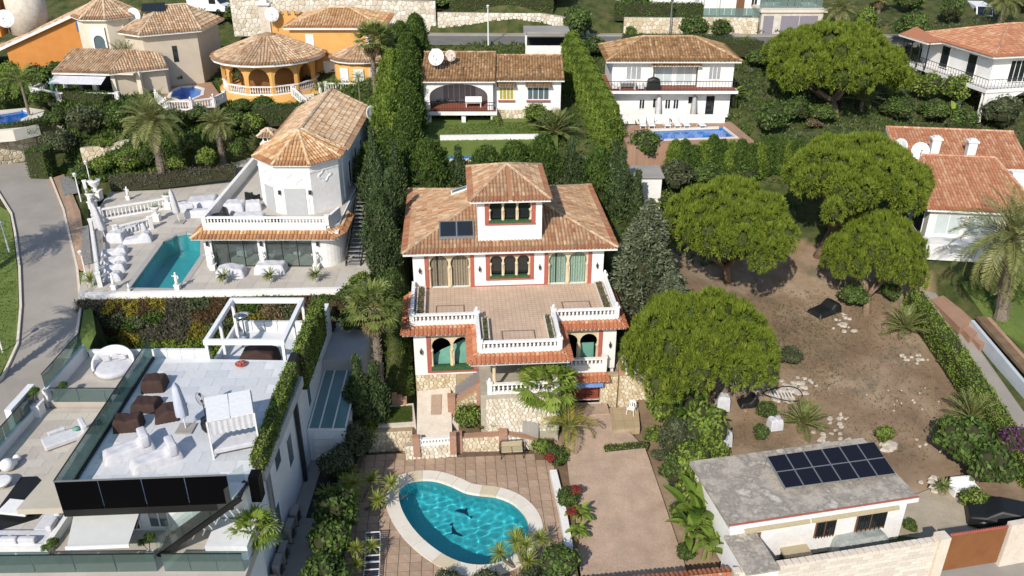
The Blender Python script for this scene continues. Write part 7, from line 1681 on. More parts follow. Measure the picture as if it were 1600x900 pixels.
table_set('white dining table on the villa balcony',o_+Vector((1.6,-.2,2.86))); armchair('white chair left of the balcony table',o_+Vector((.4,-.2,2.86)),R(90),s=.7); armchair('white chair right of the balcony table',o_+Vector((2.9,-.25,2.86)),R(-90),s=.7)
cloth('black covered barbecue on the villa balcony',o_+Vector((4.1,-.3,2.86)),1.3,.7,1.2,'black',0,'covered_barbecue',humps=((0,.8),(.5,1),(1,.8)),seed=51)
M['redpave'] = grid_floor('terracotta_paving',(.40,.24,.16),(.36,.21,.14),(.3,.2,.14),.4)
bpy.data.objects['narrow_pool_deck'].data.materials[0] = M['redpave']
wp = [at(x,y,10.25) for x,y in ((1017,204),(1130,200),(1150,215),(1030,219))]; PV = slab_poly([(966,196),(1142,190),(1178,220),(980,228)],10.3)
holed('pool_paving',PV,[[p[:2] for p in wp]],10.3,'redpave',None,2.4)['kind'] = 'structure'; CLAMP.append((PV,8.6)); pool('blue_pool','rectangular blue pool in front of the white villa',wp,10.3,1.4,'pool_blue','coping_w',.4,False,4,.04)
for k,x in enumerate((1004,1017,1041,1056,1070,1094)):
    t = thing('sun_lounger',f'{("first", "second", "third", "fourth", "fifth", "sixth")[k]} white sun lounger behind the blue pool, counted from the left','sun lounger',at(x,197,10.3),R(-4+2*k),'white loungers behind the blue pool'); MB().box(-.3,-.9,.25,.3,.3,.33).build('seat',M['whitepaint'],t); MB().add([(-.3,.3,.27),(.3,.3,.27),(.3,.85,.75),(-.3,.85,.75),(-.3,.3,.33),(.3,.3,.33),(.3,.82,.81),(-.3,.82,.81)],[(0,3,2,1),(4,5,6,7),(0,1,5,4),(1,2,6,5),(2,3,7,6),(3,0,4,7)]).build('backrest',M['whitepaint'],t)
    for xx in (-.25,.25):
        for y in (-.75,.25): MB().box(xx-.03,y-.03,0,xx+.03,y+.03,.25).build('leg',M['whitepaint'],t)
parasol_closed('beige closed parasol behind the blue pool',at(1027,190,10.3),2.6,'fabric_w'); parasol_closed('dark grey closed parasol behind the blue pool',at(1082,190,10.3),2.6,'greywall')
t = thing('pool_terrace_wall','white low wall behind the sun loungers','wall'); MB().box(10.2,80.75,10.2,20.6,81.0,11.1).build('wall_body',M['white'],t); rebase(t)
t = thing('side_path_wall','concrete steps beside the tall hedge','path'); q = [at(933,118,12.4),at(942,118,12.4),at(966,195,10.4),at(955,195,10.4)]; MB().add(q,[(0,1,2,3)]).build('path_strip',M['concrete'],t); rebase(t)
# --- villa top right
h = house('terrace_villa','white villa with orange tiled roof, arches and long balcony in the upper right corner',(47.9,85.6,9.6),R(12))
def terracevilla():
    mb = MB().box(0,0,3.3,.3,2.2,6.2).box(0,3.6,3.3,.3,6.4,6.2).box(0,7.8,3.3,.3,11,6.2).box(.3,.002,3.3,2,.3,6.2).box(4.5,0,3.3,16,.3,6.2).box(.3,10.7,0,16,11,6.2).box(2,.002,5.6,4.5,.3,6.2).box(0,2.2,5.7,.3,3.6,6.2).box(0,6.4,5.7,.3,7.8,6.2).box(2.5,2.0,0,16,2.3,3.2).box(1.8,2.3,0,2.1,10.7,3.2); mb.build('wall',M['white'],h)
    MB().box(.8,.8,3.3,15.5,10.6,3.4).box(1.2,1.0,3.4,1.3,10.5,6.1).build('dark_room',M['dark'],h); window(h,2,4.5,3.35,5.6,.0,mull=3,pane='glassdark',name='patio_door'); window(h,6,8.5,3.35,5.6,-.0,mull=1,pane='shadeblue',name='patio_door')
    for y0,y1 in ((2.2,3.6),(6.4,7.8)): window_x(h,y0,y1,3.4,5.7,.0,-1)
    MB().prism([(-1.8,-2),(16,-2),(16,.0),(.0,0),(0,12),(-1.8,12)],2.95,3.28).build('balcony',M['white'],h); railing(h,[(-1.7,12,3.28),(-1.7,-1.9,3.28),(15,-1.9,3.28)],.95,.4)
    w = MB(); arch_wall(w,-1.75,14,0,2.95,[(-.7,.75,0,1.4,1.0),(3.2,2.3,0,.6,1.0),(8.6,2.3,0,.6,1.0)],-1.9,.4); w.build('arcade',M['white'],h)
    for y in (1.5,4.0,6.5,9): MB().box(-1.75,y,0,-1.3,y+.45,2.95).build('pier',M['white'],h)
    pl,rd = hip_planes(-.9,-.9,16.5,11.6,6.2,.30); tiled_roof(h,pl,rd,'tile_red',.2,'white',.27); tiled_roof(h,[[(-2.6,7,6.1),(-.6,7,6.1),(-.6,12,6.9),(-2.6,12,6.1)]],[],'tile_red',.15,'white',.27,name='side_roof')
    for y in (7,8.4,9.8,11.2): MB().box(-2.3,y,3.28,-2.2,y+.1,6.1).build('screen_post',M['iron'],h)
terracevilla(); dish('beige satellite dish on the upper right villa roof',h.location+Vector((8.6,7.5,8.3)),.9,(-.3,-.9,.2),mat='travertine')
tag(cloth('beige closed garden umbrella below the arcade',(53,82.2,9.6),2.2,2.2,1.6,'travertine',0,'garden_umbrella',humps=((0,.6),(.5,1),(1,.6)),seed=60),cat='umbrella')
# --- villa with red roof at the right edge
h = house('red_roof_house','house with bright red tiled roof beside the big date palm',(32.9,62.8,4.6),R(-8))
def redhouse():
    MB().box(.4,.5,0,8.2,.8,3.7).box(.4,.8,0,.7,15,3.7).box(7.9,.8,0,8.2,15,3.7).box(.7,14.7,0,7.9,15,3.7).build('wall',M['white'],h)
    for a,b in ((.9,3.0),(3.3,5.6)): window(h,a,b,1.6,3.4,.5,mull=1,pane='shadeblue')
    window_x(h,1.5,4.2,1.0,3.3,.4,-1,pane='glassdark'); MB().box(-.3,-1.0,0,6,.45,1.4).build('ledge',M['white2'],h)
    z = 3.9; a,b,c,d,r0,r1 = (0,0,z),(8.6,0,z),(8.6,9,z),(0,9,z),(1.2,7.4,z+2.1),(7.0,7.4,z+2.1)
    tiled_roof(h,[[a,b,r1,r0],[d,a,r0],[b,c,r1]],[(a,r0),(b,r1),(r0,r1)],'tile_red',.2,'white',.26); tiled_roof(h,[[(-.5,7.8,z+1.1),(10.5,7.8,z+1.1),(10.5,13.5,z+2.7),(-.5,13.5,z+2.7)]],[((-.5,13.5,z+2.7),(10.5,13.5,z+2.7))],'tile_red',.2,'white',.26,name='rear_roof')
    MB().box(8.6,7,0,10.4,13.3,z+1.0).build('rear_wall',M['white'],h)
    chimney(h,2.5,8.9,z+1.2,z+3.4,.35); chimney(h,5.6,9.2,z+1.2,z+3.2,.35)
redhouse(); dish('large white satellite dish on the red tiled roof',(34.9,70.2,9.9),.75,(-.2,-.9,.35)); dish('second white satellite dish half hidden by the pine on the red roof',(33.6,71,10),.75,(-.9,-.5,.2))
# --- upper left: orange house, cream house with octagon, orange rotunda villa
h = house('orange_house','orange rendered house with sloping tiled roof in the upper left corner',at(18,108,11.2),R(10))
def orangehouse():
    mb = MB(); mb.add([(0,0,-1),(9.5,0,-1),(9.5,0,6.4),(0,0,2.6),(0,9,-1),(9.5,9,-1),(9.5,9,6.4),(0,9,2.6)],[(0,1,2,3),(5,4,7,6),(1,5,6,2),(4,0,3,7),(3,2,6,7),(4,5,1,0)]); mb.build('wall',M['orange'],h)
    tiled_roof(h,[[(-8.4,-.4,-.9+.3),(-8.4,9.4,-.9+.3),(9.7,9.4,6.62),(9.7,-.4,6.62)]],[],'tile_pale',.25,'white',.3); MB().bar((-8.3,-.42,-.75),(9.7,-.42,6.5),.2,.3).build('verge_board',M['white'],h)
    w = MB(); n = 10; P = [(8.1,4.0),(8.9,4.0)]+[(8.5+.4*math.cos(a),4.9+.4*math.sin(a)) for a in np.linspace(0,math.pi,n)]; V = [(x,-.03,z) for x,z in P]; w.add(V,[tuple(range(len(V)))]).build('arched_window',M['bluewin'],h)
    o = MB().lathe([(.42,0),(.42,.06)],n=16).build('round_window',M['whitepaint'],h,False,(7.0,0,.8)); o.rotation_euler = (math.pi/2,0,0)
    MB().box(8.2,-.6,-.4,8.7,0,1.8).build('buttress',M['orange'],h); MB().box(8.9,-.06,.2,10.2,-.01,1.6).build('blue_gate',M['bluewin'],h)
    MB().lathe([(2.2,3),(2.2,8.3)],(1.2,6,0),16).build('round_tower',M['stonewhite'],h,True); MB().box(-4,4,3,-1.6,8,8.2).build('upper_block',M['orange'],h); e = [(1.2+2.6*math.cos(k*math.pi/8),6+2.6*math.sin(k*math.pi/8),8.4) for k in range(16)]; tiled_roof(h,[[e[k],e[(k+1) % 16],(1.2,6,10)] for k in range(16)],[],'tile_pale',.15,'white',.3,name='tower_roof')
M['bluewin'] = plain('blue_window',(.03,.13,.35),.3); M['stonewhite'] = surf('white_stone',(.62,.57,.50),(.5,.45,.38),2.2,.9)
orangehouse(); dish('white satellite dish beside the round tower of the orange house',h.location+Vector((.3,1.0,4.2)),1.0,(.2,-.9,.2))
h = house('cream_house','cream house with octagonal tiled tower and grey side wall',at(150,155,10.7),R(-2))
def creamhouse():
    c = (-1.2,8.4); r = 3.1; p8 = [(c[0]+r*math.cos(R(22.5+45*k)),c[1]+r*math.sin(R(22.5+45*k))) for k in range(8)]; MB().prism(p8,0,7.2).build('tower_wall',M['cream2'],h); e = [(c[0]+(x-c[0])*1.15,c[1]+(y-c[1])*1.15,7.2) for x,y in p8]; ap = (c[0],c[1],9.2); tiled_roof(h,[[e[k],e[(k+1) % 8],ap] for k in range(8)],[(e[k],ap) for k in range(8)],'tile_pale',.18,'white',.28,name='tower_roof')
    w = MB(); arch_wall(w,-1.9,-.3,3.2,6.3,[(-1.1,.6,3.5,4.9,1.0)],5.35,.15); w.build('window_surround',M['white'],h); MB().box(-1.7,5.45,3.5,-.5,5.5,5.6).build('pane',M['glassblue'],h)
    q = [(1.4,6.2),(4.0,4.6),(8.8,7.5),(8.8,14),(1.4,14)]; MB().prism(q,0,5.8).build('wall',M['beige'],h)
    e = [(1.0,5.6,5.8),(4.0,3.9,5.8),(9.5,7.2,5.8),(9.5,14.5,5.8),(1.0,14.5,5.8)]; r0,r1 = (4.2,9.5,7.9),(6.7,11,7.9); tiled_roof(h,[[e[0],e[1],r0],[e[1],e[2],r1,r0],[e[2],e[3],r1],[e[4],e[0],r0]],[(e[0],r0),(e[1],r0),(e[2],r1),(r0,r1)],'tile_pale',.2,'white',.28)
    MB().prism([(-3.6,.3),(4.6,-.3),(4.6,4.3),(-3.6,5.6)],2.6,2.75).build('porch_ceiling',M['cream2'],h); tiled_roof(h,[[(-3.9,-.2,2.8),(2.2,-.6,2.8),(2.2,4.5,4.2),(-3.9,4.8,4.2)],[(2.2,-.6,2.8),(7.2,2.4,2.8),(5.5,5,3.79),(2.2,4.5,4.2)]],[],'tile_pale',.2,'white',.28,name='porch_roof')
    for x,y in ((-3.4,.4),(-.2,.2),(2.0,0),(4.4,.6)): MB().box(x,y,-.4,x+.45,y+.45,2.7).build('pillar',M['cream2'],h)
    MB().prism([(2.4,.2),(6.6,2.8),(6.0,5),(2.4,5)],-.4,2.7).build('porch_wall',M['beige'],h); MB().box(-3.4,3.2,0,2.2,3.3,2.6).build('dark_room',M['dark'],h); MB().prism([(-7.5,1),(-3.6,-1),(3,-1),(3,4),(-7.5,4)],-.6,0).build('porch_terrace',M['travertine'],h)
    balustrade(h,(-7.3,1.2,0),(-3.5,-.8,0),.9,.3,single=False,finial=True); balustrade(h,(-3.5,-.8,0),(2.8,-.8,0),.9,.3,single=False,finial=False); balustrade(h,(-7.3,3.8,0),(-7.3,1.2,0),.9,.3,single=False)
    MB().add([(-3.7,-.25,2.5),(1.9,-.6,2.5),(1.9,-2.0,2.0),(-3.7,-1.7,2.0)],[(0,1,2,3)]).build('awning',M['fabric_w'],h); MB().box(-.25,-.05,0,.25,.05,1.7).build('narrow_window',M['glassdark'],h,False,(6.6,6.17,2.6),R(31))
    MB().add([(3.0,7.6,7.6),(5.2,8.6,7.6),(5.0,9.6,8.3),(2.9,8.6,8.3)],[(0,1,2,3)]).build('roof_solar_panel',M['panel_glass'],h)
M['cream2'] = surf('pale_cream_render',(.68,.62,.50),(.62,.56,.45),1,.85)
creamhouse(); dish('white satellite dish between tower and roof of the cream house',h.location+Vector((2.4,7.6,5.9)),.9,(-.2,-.9,.3)); dish('small white satellite dish left of the larger dish on the cream house',h.location+Vector((1.1,6.9,5.6)),.5,(-.5,-.8,.3))
statue('pale green bronze figure on the cream house terrace',h.location+Vector((-4.6,.6,0)),2.0,mat='teal')
h = house('rotunda_villa','orange villa with round tiled pavilion and white balustrades',at(406,151,10.6)+Vector((0,5.6,0)),0)
def rotunda():
    n = 12; r = 5.3; zt = 3.3
    for k in range(n):
        a0,a1 = R(-90-15+30*k),R(-90+15+30*k)
        if math.sin((a0+a1)/2) > .45: continue
        P,Q = Vector((r*math.cos(a0),r*math.sin(a0))),Vector((r*math.cos(a1),r*math.sin(a1))); L = (Q-P).length; w = MB(); arch_wall(w,0,L,0,zt,[(L/2,L*.40,0,1.7,1.0)],0,.35)
        o = w.build('arch_panel',M['orange2'],h,False,(P.x,P.y,0),math.atan2(Q.y-P.y,Q.x-P.x)); balustrade(h,(*(P*.99),0),(*(Q*.99),0),.95,.26,(False,False),single=False,finial=False)
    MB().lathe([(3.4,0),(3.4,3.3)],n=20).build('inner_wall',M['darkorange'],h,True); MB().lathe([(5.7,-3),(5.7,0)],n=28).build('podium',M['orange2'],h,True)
    ne = 20; e = [(6.15*math.cos(2*math.pi*k/ne),6.15*math.sin(2*math.pi*k/ne),zt+.1) for k in range(ne)]; ap = (0,0,zt+2.4); tiled_roof(h,[[e[k],e[(k+1) % ne],ap] for k in range(ne)],[],'tile_pale',.25,'white',.3)
    # wing
    MB().box(2.2,1.2,-3,12.2,9,6.0).build('wing_wall',M['orange2'],h); tiled_roof(h,hip_planes(1.7,.7,12.7,9.5,6.0,.32)[0],hip_planes(1.7,.7,12.7,9.5,6.0,.32)[1],'tile_or',.25,'white',.3,name='wing_roof')
    MB().box(2.2,1.05,2.9,12.2,1.195,3.15).build('string_course',M['brick'],h); MB().lathe([(3.0,-3),(3.0,3.0)],(10,.6,0),20).build('bow_wall',M['orange2'],h,True); e2 = [(10+3.5*math.cos(2*math.pi*k/14),0.6+3.5*math.sin(2*math.pi*k/14),3.0) for k in range(14)]; tiled_roof(h,[[e2[k],e2[(k+1) % 14],(10,.6,4.4)] for k in range(7,14)],[],'tile_pale',.2,'white',.3,name='bow_roof')
    for x,z0,z1,y in ((3.9,4.0,5.2,1.2),(10.6,3.6,5.4,1.2)): MB().box(x,y-.06,z0,x+.9,y-.002,z1).build('shutter',M['paleshade'],h)
    for a in (-120,-88,-56): MB().box(-.55,-.05,0,.55,.05,2.0).build('arched_shutter',M['paleshade'],h,False,(10+3.03*math.cos(R(a)),0.6+3.03*math.sin(R(a)),.2),R(a+90))
    MB().box(5.6,1.1,0,7.4,1.195,2.3).build('garage_shutter',M['paleshade'],h)
    q = [(5.0,-3.6),(12.2,-3.6),(12.2,1.1),(5.0,1.1)]; MB().prism(q,-3,-.02).build('terrace',M['orange2'],h); balustrade(h,(6.6,-3.45,0),(12.1,-3.45,0),.95,.28,single=False,finial=False)
    for A,B in (((3.4,-4.9,-.1),(5.4,-6.9,-1.1)),((6.0,-3.6,-.1),(6.6,-5.9,-1.1)),((5.4,-6.9,-1.1),(3.2,-7.9,-1.9)),((6.6,-5.9,-1.1),(4.6,-8.6,-1.9))): balustrade(h,A,B,.95,.3,single=False,finial=False)
    MB().add([(3.4,-4.8,-.1),(6.0,-3.5,-.1),(6.6,-5.9,-1.1),(5.4,-6.9,-1.1),(3.2,-7.9,-1.95),(4.6,-8.6,-1.95)],[(0,1,2,3),(3,2,5,4)]).build('stairs',M['travertine'],h)
    ch = MB().box(-2.6,7,2.5,-1.4,8.2,7.4).build('chimney',M['stonewhite'],h); MB().box(-2.8,6.8,7.4,-1.2,8.4,7.6).box(-2.4,7.2,7.6,-1.6,8,8.2).build('chimney_cap',M['white'],ch)
    MB().box(-1,6,2.5,2,9,6.4).build('stepped_wall',M['orange2'],h)
    for k in range(4): MB().box(-1+k*.8,6,6.4,-.6+k*.8,6.4,6.9).build('merlon',M['orange2'],h)
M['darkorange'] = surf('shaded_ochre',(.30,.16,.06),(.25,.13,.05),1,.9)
rotunda(); ro = h.location; dish('white satellite dish above the round pavilion roof',ro+Vector((-.6,5.2,5.6)),.8,(.3,-.9,.2))
op = [at(x,y,10.6) for x,y in ((266,153),(270,143),(284,137),(302,136),(316,140),(314,150),(300,156),(282,158))]; OT = slab_poly([(248,152),(262,134),(330,128),(345,150),(330,164),(262,170)],10.7); holed('rotunda_pool_terrace',OT,[[p[:2] for p in op]],10.7,'redpave',None,2.4)['kind'] = 'structure'; CLAMP.append((OT,9.2)); pool('oval_pool','small blue pool in front of the orange rotunda villa',op,10.7,1.3,'pool_blue','coping_w',.3,False,8,.04)
t = thing('pool_balustrade','curved white balustrade around the rotunda pool terrace','railing'); pts = [at(x,y,10.7) for x,y in ((246,160),(262,172),(300,172),(335,167),(352,158))]
for i in range(4): balustrade(t,pts[i],pts[i+1],.95,.26,single=False,finial=i % 2 == 0)
rebase(t)
lp2 = [at(x,y,9.9) for x,y in ((-40,190),(0,179),(36,173),(47,177),(44,184),(34,188),(33,196),(10,201),(-40,206))]; LT = slab_poly([(-60,185),(0,172),(45,168),(70,172),(60,194),(20,203),(-60,209)],10); holed('left_pool_terrace',LT,[[p[:2] for p in lp2]],10,'coping_w',None,1.1)['kind'] = 'structure'; CLAMP.append((LT,9.8)); CLAMP.append(([p[:2] for p in lp2],8.2)); pool('left_pool','bright blue pool cut by the left photo edge',lp2,10,1.4,'pool_blue','coping_w',.3,False,9,.04)
stone_wall('curved_stone_wall','curved cream stone retaining wall below the left blue pool',[at(-30,262,6.6),at(20,250,6.7),at(60,238,7.0),at(90,215,7.6),at(112,205,8)],6.2,[9.2,9.4,9.5,9.3,9.2],.4,.5,61)
stone_wall('garden_stone_wall','low cream stone wall between garden palms behind the pool terrace',[at(128,246,7.6),at(165,244,7.6),at(212,232,7.9)],7.2,[8.5,8.6,8.9],.4,.5,62)
# --- road, walls and things along the top
road('hill_road',[(-26,105.2,14.05),(-5,105.6,14.05),(15,105.4,14.05),(48,104,14)],[(-26,101.2,13.95),(-5,101.4,13.95),(15,101.2,13.95),(48,100,13.9)],'asphalt',thick=.3)
road('hill_pavement',[(-26,106.4,14.2),(48,105.4,14.15)],[(-26,105.3,14.2),(48,104.2,14.15)],'roadpale',thick=.3)
stone_wall('high_stone_wall','long high pale stone wall above the hill road',[(-34,107,0),(-9.2,106.6,0)],13.6,[18.3,17.8],.5,.55,63,mat='stone_pale'); stone_wall('road_stone_wall','pale stone wall with hedge on top beside the street lamp',[(-9.0,106.5,0),(3.5,106.6,0),(9.3,106.3,0)],13.6,[16.5,16.4,15.6],.5,.5,64,mat='stone_pale'); stone_wall('driveway_stone_wall','cream stone wall below the clipped hedge by the back villa road',[(13.5,106.0,0),(22.6,105.6,0)],13.6,16.0,.5,.5,65); stone_wall('garage_stone_wall','cream stone wall left of the grey garage doors',[(22.8,106.4,0),(29.6,105.6,0)],13.6,16.0,.5,.5,66)
hedge('road_hedge','dark clipped hedge on top of the stone wall behind the street lamp',[(-7.5,107.6,16.3),(5.0,107.6,16.2)],1.4,1.9,'hedge',.2,45,.1,seed=21); hedge('villa_hedge','long dark clipped hedge below the white house at the top',[(12.5,107.4,15.8),(23.0,107.0,15.8)],1.4,1.7,'hedge',.2,45,.1,seed=22)
g = thing('garage','stone garage with grey double doors at the top of the road','garage'); MB().box(30.0,106.0,13.8,37.4,112,16.6).build('wall',M['stonewhite'],g); MB().box(29.8,105.8,16.6,37.8,112,16.9).build('roof',M['travertine'],g)
for a,b in ((30.3,31.5),(32.4,34.55),(34.65,36.8)): MB().box(a,105.94,13.9,b,105.99,16.2).build('door',M['garagegrey'],g)

rebase(g)
hs = house('hilltop_house','white house with terrace and brown door at the top edge',(23.2,110,15.6),0); MB().box(-12,3,0,0,8,2.4).box(0,0,0,7.6,8,4).box(-.2,-.6,2.5,7.8,0,2.7).build('wall',M['white'],hs); MB().box(4.6,-.05,0,5.6,-.002,2.2).build('door',M['wood'],hs); window(hs,6.4,7.2,1,2.0,0)
for x in (.2,2.2): MB().box(x,-.5,0,x+.25,-.2,2.5).build('pillar',M['white'],hs)
t = thing('glass_fence','pale green glass fence on the wall above the garage','fence')
for i in range(8): MB().box(22.9+i*.9,106.5,16.0,23.75+i*.9,106.53,17.0).build('pane',M['greenglass'],t)
for i in range(9): MB().box(30+i*.85,107.4,16.95,30.8+i*.85,107.43,18.3).build('pane',M['greenglass'],t)
rebase(t)
cp_ = thing('carport','white carport with pale flat roof beside the road','carport'); p = at(822,84,13.4)
for dx in (0,4.6):
    for dy in (0,3.4): MB().box(p.x+dx-.08,p.y+dy-.08,p.z-.2,p.x+dx+.08,p.y+dy+.08,p.z+2.3).build('post',M['whitepaint'],cp_)
MB().box(p.x-.3,p.y-.4,p.z+2.3,p.x+4.9,p.y+3.8,p.z+2.42).build('roof',M['concrete'],cp_); MB().box(p.x,p.y-.05,p.z-.5,p.x+4.6,p.y+.1,p.z+.9).build('front_wall',M['white'],cp_); MB().box(p.x+.1,p.y+3.3,p.z,p.x+4.5,p.y+3.4,p.z+1.2).build('back_wall',M['dark'],cp_); rebase(cp_)
gb = thing('white_hut','small white hut with grey flat roof between fir and cypress','hut',at(985,318,7.2)); MB().box(0,0,-.5,2.5,2.6,2.3).build('wall',M['white'],gb); MB().box(-.15,-.2,2.3,2.65,2.75,2.45).build('roof',M['concrete'],gb)
lamp_post('tall white street lamp on the hill road beside the stone wall',at(763,68,14),3.9,'street_lamp',r=.06); lamp_post('grey street lamp in front of the villa hedge',at(1046,56,14.1),3.9,'street_lamp','greymetal',r=.06)
def van(label,loc,rz,L=5.4,name='van',paint='whitepaint'):
    t = thing(name,label,name.split('_')[-1],loc,rz); P = [(-L/2,.35),(L/2-.1,.35),(L/2,.9),(L/2-.7,1.25),(L/2-1.5,2.2),(-L/2,2.3)]; n = len(P); MB().add([(x,-.95,z) for x,z in P]+[(x,.95,z) for x,z in P],[tuple(range(n)),tuple(range(n,2*n))[::-1]]+[(i,n+i,n+(i+1) % n,(i+1) % n) for i in range(n)]).build('body',M[paint],t,bevel=.06)
    o = MB().add([(L/2-.74,-.85,1.29),(L/2-.74,.85,1.29),(L/2-1.46,.8,2.14),(L/2-1.46,-.8,2.14)],[(0,1,2,3)]).build('windscreen',M['glassdark'],t); o.location = (.03,0,.03)
    for s in (-1,1): MB().box(L/2-2.2,s*.955-.005,1.25,L/2-1.25,s*.955+.005,1.95).build('side_window',M['glassdark'],t)
    for x in (-L/2+1,L/2-1):
        for s in (-.9,.9): o = MB().lathe([(.33,-.1),(.35,0),(.33,.1)],n=16).build('wheel',M['black'],t,True,(x,s,.34)); o.rotation_euler = (math.pi/2,0,0)
    for s in (-.65,.65): MB().box(L/2-.14,s-.15,.85,L/2-.02,s+.15,1.05).build('headlight',M['greymetal'],t)
    return t
van('white van parked behind the cream house at the top',at(330,20,15.6),R(-15)); van('white delivery van with green stripe at the top right',at(1527,36,14.6),R(-100)); MB().box(1.6,-.97,.7,2.6,.97,.95).build('green_stripe',M['awning_green'] if 'awning_green' in M else M['grille'],bpy.data.objects['van.001'])
hw_ = house('hilltop_white_house','white house behind the palms at the top right edge',(44,118,17),R(-5)); MB().box(0,0,-3,8,5,3).build('wall',M['white'],hw_); window(hw_,1,2.2,.5,2,0); window(hw_,4,5.2,.5,2,0); MB().box(-6,-2.5,-3.5,2,-2,0).build('garden_wall',M['white'],hw_)
van('dark grey car parked beside the upper right villa',at(1405,82,12.6),R(60),4.3,'parked_car','iron').scale = (1,1,.66)
# ---------------------------------------------------------------- right plot: shed, street wall, gate, ramp
SR = R(11.7); sh = thing('outbuilding','low white outbuilding with stained flat concrete roof and solar panels','house',(11.09,33.14,-.3),SR)
M['stainroof'] = surf('stained_concrete_roof',(.42,.375,.315),(.26,.23,.195),1.1,.9,c3=(.52,.48,.42),lo=.40,hi=.55,fine=(7,.18))
def shed():
    mb = MB(); wall_rects(mb,.3,10.5,0,3.1,.35,.3,[(1.1,2.1,0,2.2),(5.2,6.4,1.2,2.3),(7.6,9.4,1.2,2.4)]); mb.box(.3,.65,0,.6,5,3.1).box(10.2,.65,0,10.5,5,3.1).box(.6,4.7,0,10.2,5,3.1); mb.build('wall',M['white'],sh)
    MB().box(0,0,3.1,10.8,5.3,3.3).build('roof',M['stainroof'],sh); MB().box(-.01,-.03,3.3,10.81,.06,3.34).build('roof_edge',M['redtrim'],sh); MB().box(0,-.04,3.0,10.8,-.002,3.25).build('gutter',M['whitepaint'],sh)
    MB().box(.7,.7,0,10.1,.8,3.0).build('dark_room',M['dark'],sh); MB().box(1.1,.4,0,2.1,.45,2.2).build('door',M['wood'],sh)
    for a,b,c,d in ((5.2,6.4,1.2,2.3),(7.6,9.4,1.2,2.4)):
        o = window(sh,a,b,c,d,.35,'wood'); n = 7
        for k in range(n): x = a+.1+(b-a-.2)*k/(n-1); MB().box(x-.02,.22,c,x+.02,.25,d).build('grille_bar',M['iron'],o)
    for a,b in ((.9,4.6),(4.7,9.8)): MB().add([(a,.3,2.95),(b,.3,2.95),(b,.0,2.75),(a,.0,2.75),(b,-.02,2.62),(a,-.02,2.62)],[(0,1,2,3),(3,2,4,5)]).build('awning',M['cushion'],sh)
    an = MB().box(.0,-2.3,0,1.7,.3,2.2).build('annex',M['white'],sh); MB().box(-.05,-2.35,2.2,1.75,.33,2.3).build('annex_roof',M['stainroof'],an)
shed()
fl,fr,bl,br = at(1227,763,3.35),at(1400,740,3.35),at(1198,713,3.95),at(1366,690,3.95); t = thing('solar_array','array of twelve black solar panels on the outbuilding roof','solar panel')
def pan(u,v): return fl.lerp(fr,u).lerp(bl.lerp(br,u),v)
for i in range(6):
    for j in range(2):
        q = [pan((i+a)/6,(j+b)/2) for a,b in ((.01,.012),(.99,.012),(.99,.988),(.01,.988))]; f = MB().add(q+[p-Vector((0,0,.05)) for p in q],[(0,1,2,3),(7,6,5,4),(0,4,5,1),(1,5,6,2),(2,6,7,3),(3,7,4,0)]).build('panel',M['greymetal'],t)
        c = [pan((i+a)/6,(j+b)/2)+Vector((0,0,.006)) for a,b in ((.035,.03),(.965,.03),(.965,.97),(.035,.97))]; MB().add(c,[(0,1,2,3)]).build('cells',M['cells'],f) if 'cells' in M else None
for k in range(7): MB().bar(pan(k/6,0)-Vector((0,0,.1)),pan(k/6,1)-Vector((0,0,.1)),.05,.05).tube([pan(k/6,1)-Vector((0,0,.1)),pan(k/6,1)-Vector((0,0,.9))],.03).build('bracket',M['greymetal'],t)
rebase(t)
sw = thing('block_wall','long whitewashed block street wall in front of the outbuilding','wall'); A,B = Vector((11.0,31.15,0)),Vector((22.6,33.45,0)); u = (B-A).normalized(); nn = Vector((-u.y,u.x,0)); rz_ = math.atan2(u.y,u.x)
MB().bar(A+nn*.14+Vector((0,0,.35)),B+nn*.14+Vector((0,0,.35)),.22,2.8).build('wall_core',M['mortar_pale'],sw); rr = random.Random(2); me_b = [MB().box(0,-.03,0,.57,.06,.205).mesh('block',surf(f'white_block_{k}',c,tuple(x*.9 for x in c),4,.9)) for k,c in enumerate(((.66,.60,.52),(.60,.54,.46),(.70,.65,.57)))]
for j in range(12):
    for i in range(20):
        s_ = i*.59+(.3 if j % 2 else 0)
        if s_+.57 < (B-A).length: p = A+u*s_; link('block',rr.choice(me_b),sw,(p.x,p.y,-.95+j*.225),rz_)
for i in range(30): p = A+u*(i*.394+.02); MB().obox(p+nn*.12+u*.18,.17,.19,1.756,1.84,rz_).build('coping_block',M['travertine'],sw)
MB().obox(B+nn*.1-u*.25,.3,.3,-.9,2.05,rz_).build('pier',M['travertine'],sw); rebase(sw)
gt = thing('steel_gate','brown sheet steel driveway gate with spiked top','gate'); A,B = Vector((22.75,33.55,0)),Vector((26.1,34.2,0)); MB().bar(A+Vector((0,0,.75)),B+Vector((0,0,.75)),.06,2.5).build('leaf',M['rust'],gt); MB().bar(A+Vector((0,0,2.0)),B+Vector((0,0,2.0)),.09,.07).build('top_rail',M['redtrim'],gt)
for k in range(26): p = A.lerp(B,(k+.5)/26); MB().lathe([(.025,2.03),(.004,2.16)],(p.x,p.y,0),5).build('spike',M['redtrim'],gt)
rebase(gt)
t = thing('gate_pillar','white block wall with grey pillar right of the gate','wall'); MB().bar((26.2,34.25,.6),(30,35.1,.6),.35,3.1).build('wall_body',M['travertine'],t); rebase(t)
